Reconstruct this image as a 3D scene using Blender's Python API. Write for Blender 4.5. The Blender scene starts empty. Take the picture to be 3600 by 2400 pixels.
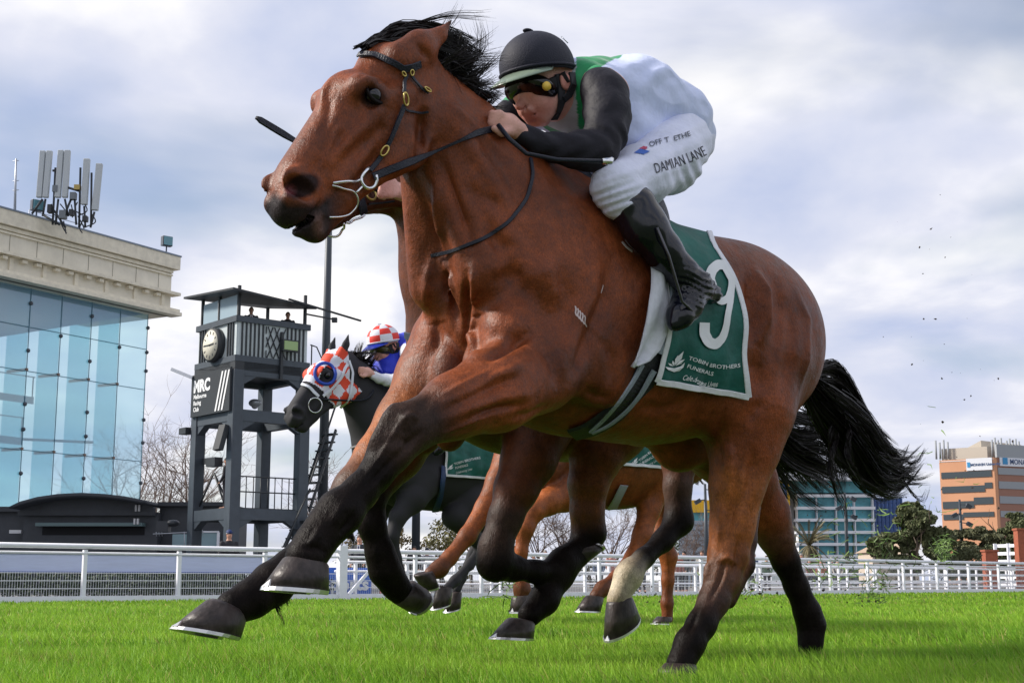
import bpy, bmesh, math, random
import numpy as np
from mathutils import Vector, Matrix
from mathutils.bvhtree import BVHTree
R = math.radians
rnd = random.Random(7)
nrg = np.random.default_rng(11)

# ------------------------------------------------------------------ camera, sky, sun
FL = 4850.0; CH = 0.31; PITCH = math.atan(839 / FL)
scn = bpy.context.scene
col = scn.collection
cd = bpy.data.cameras.new("camera"); cam = bpy.data.objects.new("camera", cd); col.objects.link(cam)
cd.sensor_width = 36; cd.lens = FL / 3600 * 36; cd.clip_start = 0.05; cd.clip_end = 3000
cam.location = (0, 0, CH); cam.rotation_euler = (math.pi / 2 + PITCH, 0, 0)
scn.camera = cam
scn.view_settings.view_transform = 'Standard'; scn.view_settings.look = 'None'
scn.view_settings.gamma = 1; scn.view_settings.exposure = 0.32

SUN_DIR = Vector((-0.85, 0.05, 0.62)).normalized()      # towards the sun
world = bpy.data.worlds.new("World"); scn.world = world; world.use_nodes = True
wn = world.node_tree; wn.nodes.clear()
def wnode(t, **k):
    n = wn.nodes.new(t)
    for a, b in k.items(): setattr(n, a, b)
    return n
def build_world():
    L = wn.links.new
    out = wnode('ShaderNodeOutputWorld')
    sky = wnode('ShaderNodeTexSky', sky_type='NISHITA', sun_disc=False)
    sky.sun_elevation = math.asin(SUN_DIR.z)
    sky.sun_rotation = math.atan2(SUN_DIR.x, SUN_DIR.y)
    bg1 = wnode('ShaderNodeBackground'); bg1.inputs[1].default_value = 0.10
    L(sky.outputs[0], bg1.inputs[0])
    tc = wnode('ShaderNodeTexCoord')
    sep = wnode('ShaderNodeSeparateXYZ'); L(tc.outputs['Generated'], sep.inputs[0])
    # project the view direction on a cloud layer: (x, y) / (z + c)
    ad = wnode('ShaderNodeMath', operation='ADD'); L(sep.outputs[2], ad.inputs[0]); ad.inputs[1].default_value = 0.22
    mx = wnode('ShaderNodeMath', operation='MAXIMUM'); L(ad.outputs[0], mx.inputs[0]); mx.inputs[1].default_value = 0.05
    dx = wnode('ShaderNodeMath', operation='DIVIDE'); L(sep.outputs[0], dx.inputs[0]); L(mx.outputs[0], dx.inputs[1])
    dy = wnode('ShaderNodeMath', operation='DIVIDE'); L(sep.outputs[1], dy.inputs[0]); L(mx.outputs[0], dy.inputs[1])
    cb = wnode('ShaderNodeCombineXYZ'); L(dx.outputs[0], cb.inputs[0]); L(dy.outputs[0], cb.inputs[1])
    n1 = wnode('ShaderNodeTexNoise'); n1.inputs['Scale'].default_value = 1.9; n1.inputs['Detail'].default_value = 7
    n1.inputs['Roughness'].default_value = 0.5; n1.inputs['Distortion'].default_value = 0.25
    n2 = wnode('ShaderNodeTexNoise'); n2.inputs['Scale'].default_value = 1.3; n2.inputs['Detail'].default_value = 4
    n2.inputs['Roughness'].default_value = 0.5
    mp = wnode('ShaderNodeMapping'); mp.inputs['Location'].default_value = (5.3, 1.6, 0)
    L(cb.outputs[0], mp.inputs[0]); L(mp.outputs[0], n1.inputs['Vector'])
    mp2 = wnode('ShaderNodeMapping'); mp2.inputs['Location'].default_value = (1.3, 7.7, 3)
    L(cb.outputs[0], mp2.inputs[0]); L(mp2.outputs[0], n2.inputs['Vector'])
    # cloud brightness: white tops to lavender-grey bases
    cr = wnode('ShaderNodeValToRGB'); L(n1.outputs[0], cr.inputs[0])
    e = cr.color_ramp.elements
    e[0].position = 0.33; e[0].color = (0.42, 0.48, 0.66, 1)
    e[1].position = 0.64; e[1].color = (0.92, 0.90, 0.89, 1)
    m = e.new(0.5); m.color = (0.62, 0.64, 0.74, 1)
    bg2 = wnode('ShaderNodeBackground'); bg2.inputs[1].default_value = 1.0; L(cr.outputs[0], bg2.inputs[0])
    cov = wnode('ShaderNodeMapRange'); L(n2.outputs[0], cov.inputs[0])
    cov.inputs[1].default_value = 0.34; cov.inputs[2].default_value = 0.50
    cov.inputs[3].default_value = 0.25; cov.inputs[4].default_value = 1.0
    ms = wnode('ShaderNodeMixShader'); L(cov.outputs[0], ms.inputs[0]); L(bg1.outputs[0], ms.inputs[1]); L(bg2.outputs[0], ms.inputs[2])
    L(ms.outputs[0], out.inputs[0])
build_world()
sl = bpy.data.lights.new("sun", 'SUN'); sun = bpy.data.objects.new("sun", sl); col.objects.link(sun)
sl.energy = 4.3; sl.angle = R(9); sl.color = (1.0, 0.93, 0.84)
sun.rotation_euler = SUN_DIR.to_track_quat('Z', 'Y').to_euler()

# ------------------------------------------------------------------ pixel <-> world measuring helpers
CAMV = np.array([0, 0, CH])
def ray(px, py):
    x = (px - 1800) / FL; y = (1200 - py) / FL
    return np.array([x, math.cos(PITCH) - y * math.sin(PITCH), math.sin(PITCH) + y * math.cos(PITCH)])
def atY(px, py, Y):                     # point on the pixel's ray at world distance Y
    r = ray(px, py); return CAMV + r * (Y / r[1])
def ground_z(y):
    t = min(max((y - 9) / 16.0, 0), 1); t = t * t * (3 - 2 * t)
    return -0.135 * t
class Frame:
    """an animal's own frame: x forward, y to its left, z up"""
    def __init__(s, O, deg):
        a = R(deg); s.O = np.array(O, float)
        s.f = np.array([-math.sin(a), -math.cos(a), 0]); s.l = np.array([math.cos(a), -math.sin(a), 0]); s.u = np.array([0, 0, 1.])
    def J(s, px, py, lat):
        r = ray(px, py); t = (lat - np.dot(CAMV - s.O, s.l)) / np.dot(r, s.l)
        p = CAMV + r * t - s.O
        return np.array([p @ s.f, lat, p[2]])
    def W(s, p):
        p = np.atleast_2d(p); return s.O + p[:, :1] * s.f + p[:, 1:2] * s.l + p[:, 2:3] * s.u
    def mat(s):
        m = Matrix.Identity(4)
        for i in range(3):
            m[i][0] = s.f[i]; m[i][1] = s.l[i]; m[i][2] = s.u[i]; m[i][3] = s.O[i]
        return m
    def rayl(s, px, py):                # camera ray in local coordinates
        r = ray(px, py); o = CAMV - s.O
        return Vector((o @ s.f, o @ s.l, o[2])), Vector((r @ s.f, r @ s.l, r[2])).normalized()

# ------------------------------------------------------------------ object helpers
def tag(o, label=None, cat=None, group=None, kind=None):
    if label: o['label'] = label
    if cat: o['category'] = cat
    if group: o['group'] = group
    if kind: o['kind'] = kind
    return o
def empty(name, loc=(0, 0, 0), rz=0, **k):
    o = bpy.data.objects.new(name, None); col.objects.link(o); o.location = loc; o.rotation_euler = (0, 0, rz)
    o.empty_display_size = 0.2
    return tag(o, **k)
def add(name, me, mat, parent=None, **k):
    o = bpy.data.objects.new(name, me); col.objects.link(o)
    if mat is not None:
        for m in (mat if isinstance(mat, (list, tuple)) else [mat]): me.materials.append(m)
    if parent is not None: o.parent = parent
    return tag(o, **k)
def npmesh(name, V, Fq, colors=None, smooth=True):
    V = np.asarray(V, np.float32); Fq = np.asarray(Fq, np.int32); n = Fq.shape[1]
    me = bpy.data.meshes.new(name)
    me.vertices.add(len(V)); me.vertices.foreach_set('co', V.ravel())
    me.loops.add(Fq.size); me.loops.foreach_set('vertex_index', Fq.ravel())
    me.polygons.add(len(Fq)); me.polygons.foreach_set('loop_start', np.arange(len(Fq), dtype=np.int32) * n)
    try: me.polygons.foreach_set('loop_total', np.full(len(Fq), n, np.int32))
    except Exception: pass
    me.polygons.foreach_set('use_smooth', np.full(len(Fq), smooth))
    if colors is not None:
        ca = me.color_attributes.new('Col', 'FLOAT_COLOR', 'POINT')
        C = np.ones((len(V), 4), np.float32); C[:, :3] = colors; ca.data.foreach_set('color', C.ravel())
    me.update(); me.validate()
    return me
class MB:
    """collects shapes into one mesh"""
    def __init__(s): s.v = []; s.f = []; s.sm = []; s.mi = []; s.cur = 0
    def addm(s, vs, fs, smooth=False):
        b = len(s.v); s.v += [tuple(map(float, v)) for v in vs]
        s.f += [tuple(b + i for i in f) for f in fs]; s.sm += [smooth] * len(fs); s.mi += [s.cur] * len(fs)
    def box(s, c, d, M=None):
        x, y, z = d[0] / 2, d[1] / 2, d[2] / 2
        vs = [Vector((sx * x, sy * y, sz * z)) for sx in (-1, 1) for sy in (-1, 1) for sz in (-1, 1)]
        if M is not None: vs = [M @ v for v in vs]
        vs = [v + Vector(c) for v in vs]
        s.addm(vs, [(0, 1, 3, 2), (4, 6, 7, 5), (0, 4, 5, 1), (2, 3, 7, 6), (0, 2, 6, 4), (1, 5, 7, 3)])
    def bar(s, a, b, w, h, up=(0, 0, 1)):
        a = Vector(a); b = Vector(b); d = b - a
        if d.length < 1e-6: return
        z = d.normalized(); x = Vector(up).cross(z)
        if x.length < 1e-4: x = Vector((1, 0, 0)).cross(z)
        if x.length < 1e-4: x = Vector((0, 1, 0)).cross(z)
        x.normalize(); y = z.cross(x)
        vs = [p + x * sx * w / 2 + y * sy * h / 2 for p in (a, b) for sx, sy in ((-1, -1), (1, -1), (1, 1), (-1, 1))]
        s.addm(vs, [(3, 2, 1, 0), (4, 5, 6, 7), (0, 1, 5, 4), (1, 2, 6, 5), (2, 3, 7, 6), (3, 0, 4, 7)])
    def tube(s, pts, r, n=8, cap=True, closed=False):
        pts = [Vector(p) for p in pts]; N = len(pts)
        if not hasattr(r, '__len__'): r = [r] * N
        vs = []; x = None
        for i, p in enumerate(pts):
            if closed: t = pts[(i + 1) % N] - pts[i - 1]
            else: t = pts[min(i + 1, N - 1)] - pts[max(i - 1, 0)]
            t.normalize()
            if x is None:
                x = t.orthogonal()
            x = (x - t * x.dot(t))
            if x.length < 1e-6: x = t.orthogonal()
            x.normalize(); y = t.cross(x)
            for k in range(n):
                a = 2 * math.pi * k / n; vs.append(p + (x * math.cos(a) + y * math.sin(a)) * r[i])
        fs = []
        for i in range(N if closed else N - 1):
            j = (i + 1) % N
            for k in range(n):
                k2 = (k + 1) % n; fs.append((i * n + k, i * n + k2, j * n + k2, j * n + k))
        if cap and not closed: fs += [tuple(range(n))[::-1], tuple((N - 1) * n + k for k in range(n))]
        s.addm(vs, fs, True)
    def ribbon(s, pts, nors, w, th):
        """flat strap: points, surface normals, width, thickness"""
        N = len(pts); P = [Vector(p) for p in pts]; vs = []
        if not hasattr(w, '__len__'): w = [w] * N
        for i in range(N):
            t = (P[min(i + 1, N - 1)] - P[max(i - 1, 0)]).normalized(); n = Vector(nors[i])
            n = (n - t * n.dot(t))
            if n.length < 1e-5: n = t.orthogonal()
            n.normalize(); b = t.cross(n)
            h = w[i] / 2
            for (bb, nn) in ((-1, 0), (-.8, 1), (.8, 1), (1, 0)): vs.append(P[i] + b * h * bb + n * th * nn)
        fs = []
        for i in range(N - 1):
            for k in range(4):
                k2 = (k + 1) % 4; fs.append((i * 4 + k, i * 4 + k2, i * 4 + 4 + k2, i * 4 + 4 + k))
        fs += [(3, 2, 1, 0), tuple((N - 1) * 4 + k for k in range(4))]
        s.addm(vs, fs, False)
    def ell(s, c, r, M=None, nu=16, nv=10):
        vs = []; fs = []
        for j in range(nv + 1):
            th = math.pi * j / nv
            for i in range(nu):
                ph = 2 * math.pi * i / nu
                v = Vector((r[0] * math.sin(th) * math.cos(ph), r[1] * math.sin(th) * math.sin(ph), r[2] * math.cos(th)))
                if M is not None: v = M @ v
                vs.append(v + Vector(c))
        for j in range(nv):
            for i in range(nu):
                i2 = (i + 1) % nu; fs.append((j * nu + i, (j + 1) * nu + i, (j + 1) * nu + i2, j * nu + i2))
        s.addm(vs, fs, True)
    def prism(s, poly, a, b):
        """extrude a polygon (list of 3D points) from offset vector a to b"""
        n = len(poly); A = Vector(a); B = Vector(b)
        vs = [Vector(p) + A for p in poly] + [Vector(p) + B for p in poly]
        fs = [tuple(range(n))[::-1], tuple(range(n, 2 * n))] + [(i, (i + 1) % n, n + (i + 1) % n, n + i) for i in range(n)]
        s.addm(vs, fs)
    def build(s, name, mat, parent=None, bevel=0, **k):
        me = bpy.data.meshes.new(name); me.from_pydata(s.v, [], s.f)
        me.polygons.foreach_set('use_smooth', s.sm)
        o = add(name, me, mat, parent, **k)
        if isinstance(mat, (list, tuple)): me.polygons.foreach_set('material_index', s.mi)
        me.validate(); me.update()
        if bevel:
            b = o.modifiers.new('b', 'BEVEL'); b.width = bevel; b.segments = 2; b.limit_method = 'ANGLE'
        return o
def copy_tree(o, parent=None):
    c = o.copy(); col.objects.link(c); c.parent = parent
    for ch in [x for x in o.children]: copy_tree(ch, c)
    return c

# ------------------------------------------------------------------ materials
MATS = {}
def mat(name, c=(.5, .5, .5), rough=.6, metal=0., spec=.5, var=0., vscale=20., bump=0., bscale=80., attr=False, sheen=0., coat=0., aniso=None, alpha=None, det=4, stretch=None):
    if name in MATS: return MATS[name]
    m = bpy.data.materials.new(name); m.use_nodes = True; nt = m.node_tree; L = nt.links.new
    b = nt.nodes['Principled BSDF']
    b.inputs['Base Color'].default_value = (*c, 1); b.inputs['Roughness'].default_value = rough
    b.inputs['Metallic'].default_value = metal; b.inputs['Specular IOR Level'].default_value = spec
    if sheen: b.inputs['Sheen Weight'].default_value = sheen; b.inputs['Sheen Roughness'].default_value = .4
    if coat: b.inputs['Coat Weight'].default_value = coat; b.inputs['Coat Roughness'].default_value = .15
    tc = nt.nodes.new('ShaderNodeTexCoord'); src = tc.outputs['Object']
    if stretch:
        mp = nt.nodes.new('ShaderNodeMapping'); mp.inputs['Scale'].default_value = stretch; L(src, mp.inputs[0]); src = mp.outputs[0]
    base = None
    if attr:
        at = nt.nodes.new('ShaderNodeVertexColor'); at.layer_name = 'Col'; base = at.outputs['Color']
        L(base, b.inputs['Base Color'])
    if var:
        n = nt.nodes.new('ShaderNodeTexNoise'); n.inputs['Scale'].default_value = vscale; n.inputs['Detail'].default_value = det
        n.inputs['Roughness'].default_value = .62
        L(src, n.inputs['Vector'])
        mr = nt.nodes.new('ShaderNodeMapRange'); L(n.outputs[0], mr.inputs[0]); mr.inputs[1].default_value = .3; mr.inputs[2].default_value = .7
        mr.inputs[3].default_value = 1 - var; mr.inputs[4].default_value = 1 + var
        mm = nt.nodes.new('ShaderNodeVectorMath'); mm.operation = 'SCALE'
        if base is None: mm.inputs[0].default_value = c
        else: L(base, mm.inputs[0])
        L(mr.outputs[0], mm.inputs['Scale']); L(mm.outputs[0], b.inputs['Base Color'])
    if bump:
        n = nt.nodes.new('ShaderNodeTexNoise'); n.inputs['Scale'].default_value = bscale; n.inputs['Detail'].default_value = 3
        L(src, n.inputs['Vector']); bp = nt.nodes.new('ShaderNodeBump'); bp.inputs['Strength'].default_value = bump
        bp.inputs['Distance'].default_value = .01; L(n.outputs[0], bp.inputs['Height']); L(bp.outputs[0], b.inputs['Normal'])
    MATS[name] = m
    return m

# ------------------------------------------------------------------ signed-distance modelling
class SDF:
    def __init__(s): s.p = []
    def cone(s, a, b, ra, rb, k=.03, sy=1., ca=None, cb=None, sub=False):
        s.p.append(('c', np.array(a, float), np.array(b, float), ra, rb, k, sy, ca, cb if cb is not None else ca, sub)); return s
    def ell(s, c, r, k=.05, pitch=0., yaw=0., ca=None, sub=False, roll=0.):
        cp, sp = math.cos(R(pitch)), math.sin(R(pitch)); cy, sy_ = math.cos(R(yaw)), math.sin(R(yaw)); cr, sr = math.cos(R(roll)), math.sin(R(roll))
        Ry = np.array([[cp, 0, sp], [0, 1, 0], [-sp, 0, cp]]); Rz = np.array([[cy, -sy_, 0], [sy_, cy, 0], [0, 0, 1]]); Rx = np.array([[1, 0, 0], [0, cr, -sr], [0, sr, cr]])
        M = Rz @ Ry @ Rx
        s.p.append(('e', np.array(c, float), np.array(r, float), M, None, k, 1., ca, ca, sub)); return s
    def chain(s, pts, k=.03, sy=1., cols=None):
        for i in range(len(pts) - 1):
            a, b = pts[i], pts[i + 1]
            s.cone(a[:3], b[:3], a[3], b[3], k, sy, cols[i] if cols else None, cols[i + 1] if cols else None)
        return s
    @staticmethod
    def dist(q, P):
        if q[0] == 'e':
            X = (P - q[1]) @ q[3]; k0 = np.sqrt(((X / q[2]) ** 2).sum(-1)); k1 = np.sqrt(((X / q[2] ** 2) ** 2).sum(-1)) + 1e-9
            return k0 * (k0 - 1) / k1, None
        a, b, ra, rb, sy = q[1], q[2], q[3], q[4], q[6]
        S = np.array([1, sy, 1.]); a_ = a * S; b_ = b * S; X = P * S
        d = b_ - a_; L2 = max(d @ d, 1e-9); h = np.clip(((X - a_) @ d) / L2, 0, 1)
        r = ra + (rb - ra) * h; D = X - a_ - h[..., None] * d
        return (np.sqrt((D ** 2).sum(-1)) - r) / (1 + (sy - 1) * .35), h
    def bounds(s, q):
        if q[0] == 'e':
            e = np.sqrt(((q[3] * q[2]) ** 2).sum(1)); return q[1] - e, q[1] + e
        r = max(q[3], q[4]); return np.minimum(q[1], q[2]) - r, np.maximum(q[1], q[2]) + r
    def mesh(s, name, step, default=(.5, .5, .5), disp=None, wk=.012):
        lo = np.min([s.bounds(q)[0] for q in s.p if not q[9]], 0) - 3 * step
        hi = np.max([s.bounds(q)[1] for q in s.p if not q[9]], 0) + 3 * step
        n = np.ceil((hi - lo) / step).astype(int) + 1
        G = np.full(n, 1.0, np.float32)
        for q in s.p:
            l, h = s.bounds(q); m = q[5] + 2.5 * step
            i0 = np.maximum(np.floor((l - m - lo) / step).astype(int), 0); i1 = np.minimum(np.ceil((h + m - lo) / step).astype(int) + 1, n)
            if (i1 <= i0).any(): continue
            ax = [lo[a] + step * np.arange(i0[a], i1[a]) for a in range(3)]
            P = np.stack(np.meshgrid(*ax, indexing='ij'), -1)
            d, _ = s.dist(q, P); d = d.astype(np.float32); k = q[5]
            sl_ = tuple(slice(i0[a], i1[a]) for a in range(3)); g = G[sl_]
            if q[9]:
                hh = np.maximum(k - np.abs(-d - g), 0) / k; G[sl_] = np.maximum(g, -d) + hh * hh * k * .25
            else:
                hh = np.maximum(k - np.abs(d - g), 0) / k; G[sl_] = np.minimum(g, d) - hh * hh * k * .25
        if disp is not None: disp(G, lo, step)
        V, Fq = surfnets(G, lo, step)
        # colours
        W = np.zeros(len(V)) + 1e-9; C = np.zeros((len(V), 3)) ; defc = np.array(default)
        C += defc * 1e-9
        for q in s.p:
            if q[9]: continue
            l, h = s.bounds(q); sel = np.all((V > l - .05) & (V < h + .05), 1); idx = np.nonzero(sel)[0]
            if not len(idx): continue
            d, hh = s.dist(q, V[idx]); w = np.exp(-np.clip(d / wk, -3, 30))
            ca = defc if q[7] is None else np.array(q[7]); cb = defc if q[8] is None else np.array(q[8])
            c = ca[None] if hh is None else ca[None] * (1 - hh[:, None]) + cb[None] * hh[:, None]
            C[idx] += c * w[:, None]; W[idx] += w
        C /= W[:, None]
        return V, Fq, C
def surfnets(G, lo, step):
    S = G < 0
    c = sum(S[i:S.shape[0] - 1 + i, j:S.shape[1] - 1 + j, k:S.shape[2] - 1 + k].astype(np.int8) for i in (0, 1) for j in (0, 1) for k in (0, 1))
    cell = (c > 0) & (c < 8); I = np.argwhere(cell)
    idm = np.full(cell.shape, -1, np.int32); idm[cell] = np.arange(len(I))
    acc = np.zeros((len(I), 3)); cnt = np.zeros(len(I))
    corner = {}
    for i in (0, 1):
        for j in (0, 1):
            for k in (0, 1): corner[(i, j, k)] = G[I[:, 0] + i, I[:, 1] + j, I[:, 2] + k].astype(float)
    for a in range(3):
        for u in (0, 1):
            for v in (0, 1):
                p0 = [0, 0, 0]; oth = [x for x in range(3) if x != a]; p0[oth[0]] = u; p0[oth[1]] = v; p1 = list(p0); p1[a] = 1
                g0, g1 = corner[tuple(p0)], corner[tuple(p1)]; m = (g0 < 0) != (g1 < 0)
                t = np.where(m, g0 / np.where(m, g0 - g1, 1), 0)
                pt = np.tile(np.array(p0, float), (len(I), 1)); pt[:, a] = t
                acc[m] += pt[m]; cnt[m] += 1
    V = lo + step * (I + acc / cnt[:, None])
    quads = []
    for a in range(3):
        b, c_ = (a + 1) % 3, (a + 2) % 3
        sA = [slice(None)] * 3; sB = [slice(None)] * 3; sA[a] = slice(0, -1); sB[a] = slice(1, None)
        A = S[tuple(sA)]; B = S[tuple(sB)]
        X = np.argwhere(A != B); X = X[(X[:, b] > 0) & (X[:, c_] > 0) & (X[:, b] < S.shape[b] - 1) & (X[:, c_] < S.shape[c_] - 1)]
        ins = A[X[:, 0], X[:, 1], X[:, 2]]
        def cid(db, dc):
            Y = X.copy(); Y[:, b] -= db; Y[:, c_] -= dc; return idm[Y[:, 0], Y[:, 1], Y[:, 2]]
        q = np.stack([cid(1, 1), cid(0, 1), cid(0, 0), cid(1, 0)], 1)
        q[~ins] = q[~ins][:, ::-1]; quads.append(q)
    return V, np.concatenate(quads)
def smooth_mesh(V, Fq, it=2, lam=.5):
    E = np.concatenate([Fq[:, [0, 1]], Fq[:, [1, 2]], Fq[:, [2, 3]], Fq[:, [3, 0]]])
    for _ in range(it):
        for l in (lam, -lam * .9):
            A = np.zeros_like(V); n = np.zeros(len(V))
            for ax in range(3):
                A[:, ax] = np.bincount(E[:, 0], V[E[:, 1], ax], len(V)) + np.bincount(E[:, 1], V[E[:, 0], ax], len(V))
            n = np.bincount(E[:, 0], minlength=len(V)) + np.bincount(E[:, 1], minlength=len(V))
            V = V + l * (A / np.maximum(n, 1)[:, None] - V)
    return V
def bvh_of(V, Fq): return BVHTree.FromPolygons([tuple(v) for v in V], [tuple(int(i) for i in f) for f in Fq])
# ------------------------------------------------------------------ ground and turf
def build_ground():
    xs = np.concatenate([np.linspace(-600, -40, 8), np.linspace(-30, 60, 46), np.linspace(80, 700, 8)]); ys = np.concatenate([[-40, -10, 0], np.linspace(2, 34, 33), [40, 50, 60, 80, 120, 200, 400, 900]])
    V = []; 
    for y in ys:
        for x in xs: V.append((x, y, ground_z(y) - .012))
    W = len(xs); Fq = [(j * W + i, j * W + i + 1, (j + 1) * W + i + 1, (j + 1) * W + i) for j in range(len(ys) - 1) for i in range(W - 1)]
    add('ground', npmesh('ground', V, Fq), mat('turf_soil', (.05, .075, .02), .9, var=.35, vscale=3, bump=.6, bscale=30), kind='structure')
def build_apron():  # hidden paving past the rail, added to cut green bounce on the buildings
    A, B_ = RA - RD * 60, RA + RD * 400; b = MB(); z = ground_z(30) + .004; o = .15
    q = [(A[0] + RN[0] * o, A[1] + RN[1] * o, z), (B_[0] + RN[0] * o, B_[1] + RN[1] * o, z), (B_[0] + RN[0] * 500, B_[1] + RN[1] * 500, z), (A[0] + RN[0] * 500, A[1] + RN[1] * 500, z)]
    b.addm(q, [(0, 1, 2, 3)]); b.build('pavement', mat('asphalt_apron', (.16, .155, .15), .9, var=.15, vscale=.8), None, kind='structure')
def grass_mat():
    m = bpy.data.materials.new('grass_blades'); m.use_nodes = True; nt = m.node_tree; L = nt.links.new; b = nt.nodes['Principled BSDF']
    at = nt.nodes.new('ShaderNodeVertexColor'); at.layer_name = 'Col'; L(at.outputs[0], b.inputs['Base Color']); b.inputs['Roughness'].default_value = .55; b.inputs['Specular IOR Level'].default_value = .25
    tr = nt.nodes.new('ShaderNodeBsdfTranslucent'); L(at.outputs[0], tr.inputs[0]); mx = nt.nodes.new('ShaderNodeMixShader'); mx.inputs[0].default_value = .42
    L(b.outputs[0], mx.inputs[1]); L(tr.outputs[0], mx.inputs[2]); L(mx.outputs[0], nt.nodes['Material Output'].inputs[0]); return m
def build_grass():
    g = nrg; parts = []
    def zone(y0, y1, n, h, w, marg=1.12):
        y = np.sqrt(g.uniform(y0 ** 2, y1 ** 2, n)); x = g.uniform(-1, 1, n) * y * .3711 * marg + 0
        return x, y, h * g.uniform(.55, 1.25, n), w * g.uniform(.7, 1.3, n)
    Z = [zone(3.0, 5.6, 120000, .082, .0040), zone(5.6, 10, 95000, .082, .0065), zone(10, 19, 70000, .078, .011), zone(19, 31, 42000, .075, .019), zone(31, 56, 30000, .075, .034)]
    x, y, h, w = [np.concatenate([z[i] for z in Z]) for i in range(4)]
    # keep in front of the rail
    s = ((x + 10.1) * .7467 - (y - 27.3) * -.0) ; side = (x + 10.1) * (-25.3) + (y - 27.3) * 28.4
    k = side < 0; x, y, h, w = x[k], y[k], h[k], w[k]; n = len(x)
    cl = np.sin(x * 3.1 + 2 * np.sin(y * 1.7)) * np.sin(y * 2.3 + x) ; h = h * (1 + .18 * cl)
    a = g.uniform(0, 2 * np.pi, n); lean = g.uniform(.05, .75, n) * h; la = g.normal(2.6, 1.1, n)
    gz = np.array([ground_z(v) for v in y]) - .012
    dx, dy = np.cos(a) * w / 2, np.sin(a) * w / 2; lx, ly = np.cos(la) * lean, np.sin(la) * lean
    P = np.zeros((n, 5, 3))
    P[:, 0] = np.stack([x - dx, y - dy, gz], 1); P[:, 1] = np.stack([x + dx, y + dy, gz], 1)
    P[:, 2] = np.stack([x + dx * .8 + lx * .32, y + dy * .8 + ly * .32, gz + h * .6], 1); P[:, 3] = np.stack([x - dx * .8 + lx * .32, y - dy * .8 + ly * .32, gz + h * .6], 1)
    P[:, 4] = np.stack([x + lx, y + ly, gz + h * .98], 1)
    base = np.arange(n)[:, None] * 5
    tri = np.concatenate([base + np.array([[0, 1, 2]]), base + np.array([[0, 2, 3]]), base + np.array([[3, 2, 4]])])
    t = g.random(n)[:, None]; patch = np.clip(.5 + .35 * np.sin(x * 2.1 + 1.3 * np.sin(y * 1.5)) + .35 * np.sin(y * 3.3 + 2 * np.sin(x * 1.1)), 0, 1)[:, None]
    c1, c2, c3 = np.array([.135, .330, .018]), np.array([.380, .610, .055]), np.array([.55, .52, .16])
    C = c1 + (c2 - c1) * (t * .6 + patch * .4); dry = g.random(n) < .05; C[dry] = c3 * .9
    worn = np.sin(x * 5.3 + np.sin(y * 4.1)) * np.sin(y * 4.7 + 1.7 * np.sin(x * 3.3)) > .80; C[worn & (g.random(n) < .6)] *= np.array([.75, .62, .8]); C *= g.uniform(.78, 1.22, n)[:, None]
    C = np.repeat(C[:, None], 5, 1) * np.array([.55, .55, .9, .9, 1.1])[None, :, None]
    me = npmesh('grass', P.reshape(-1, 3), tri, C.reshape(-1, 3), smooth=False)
    add('grass', me, grass_mat(), kind='stuff', label='short bright green racecourse turf', cat='grass')

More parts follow.
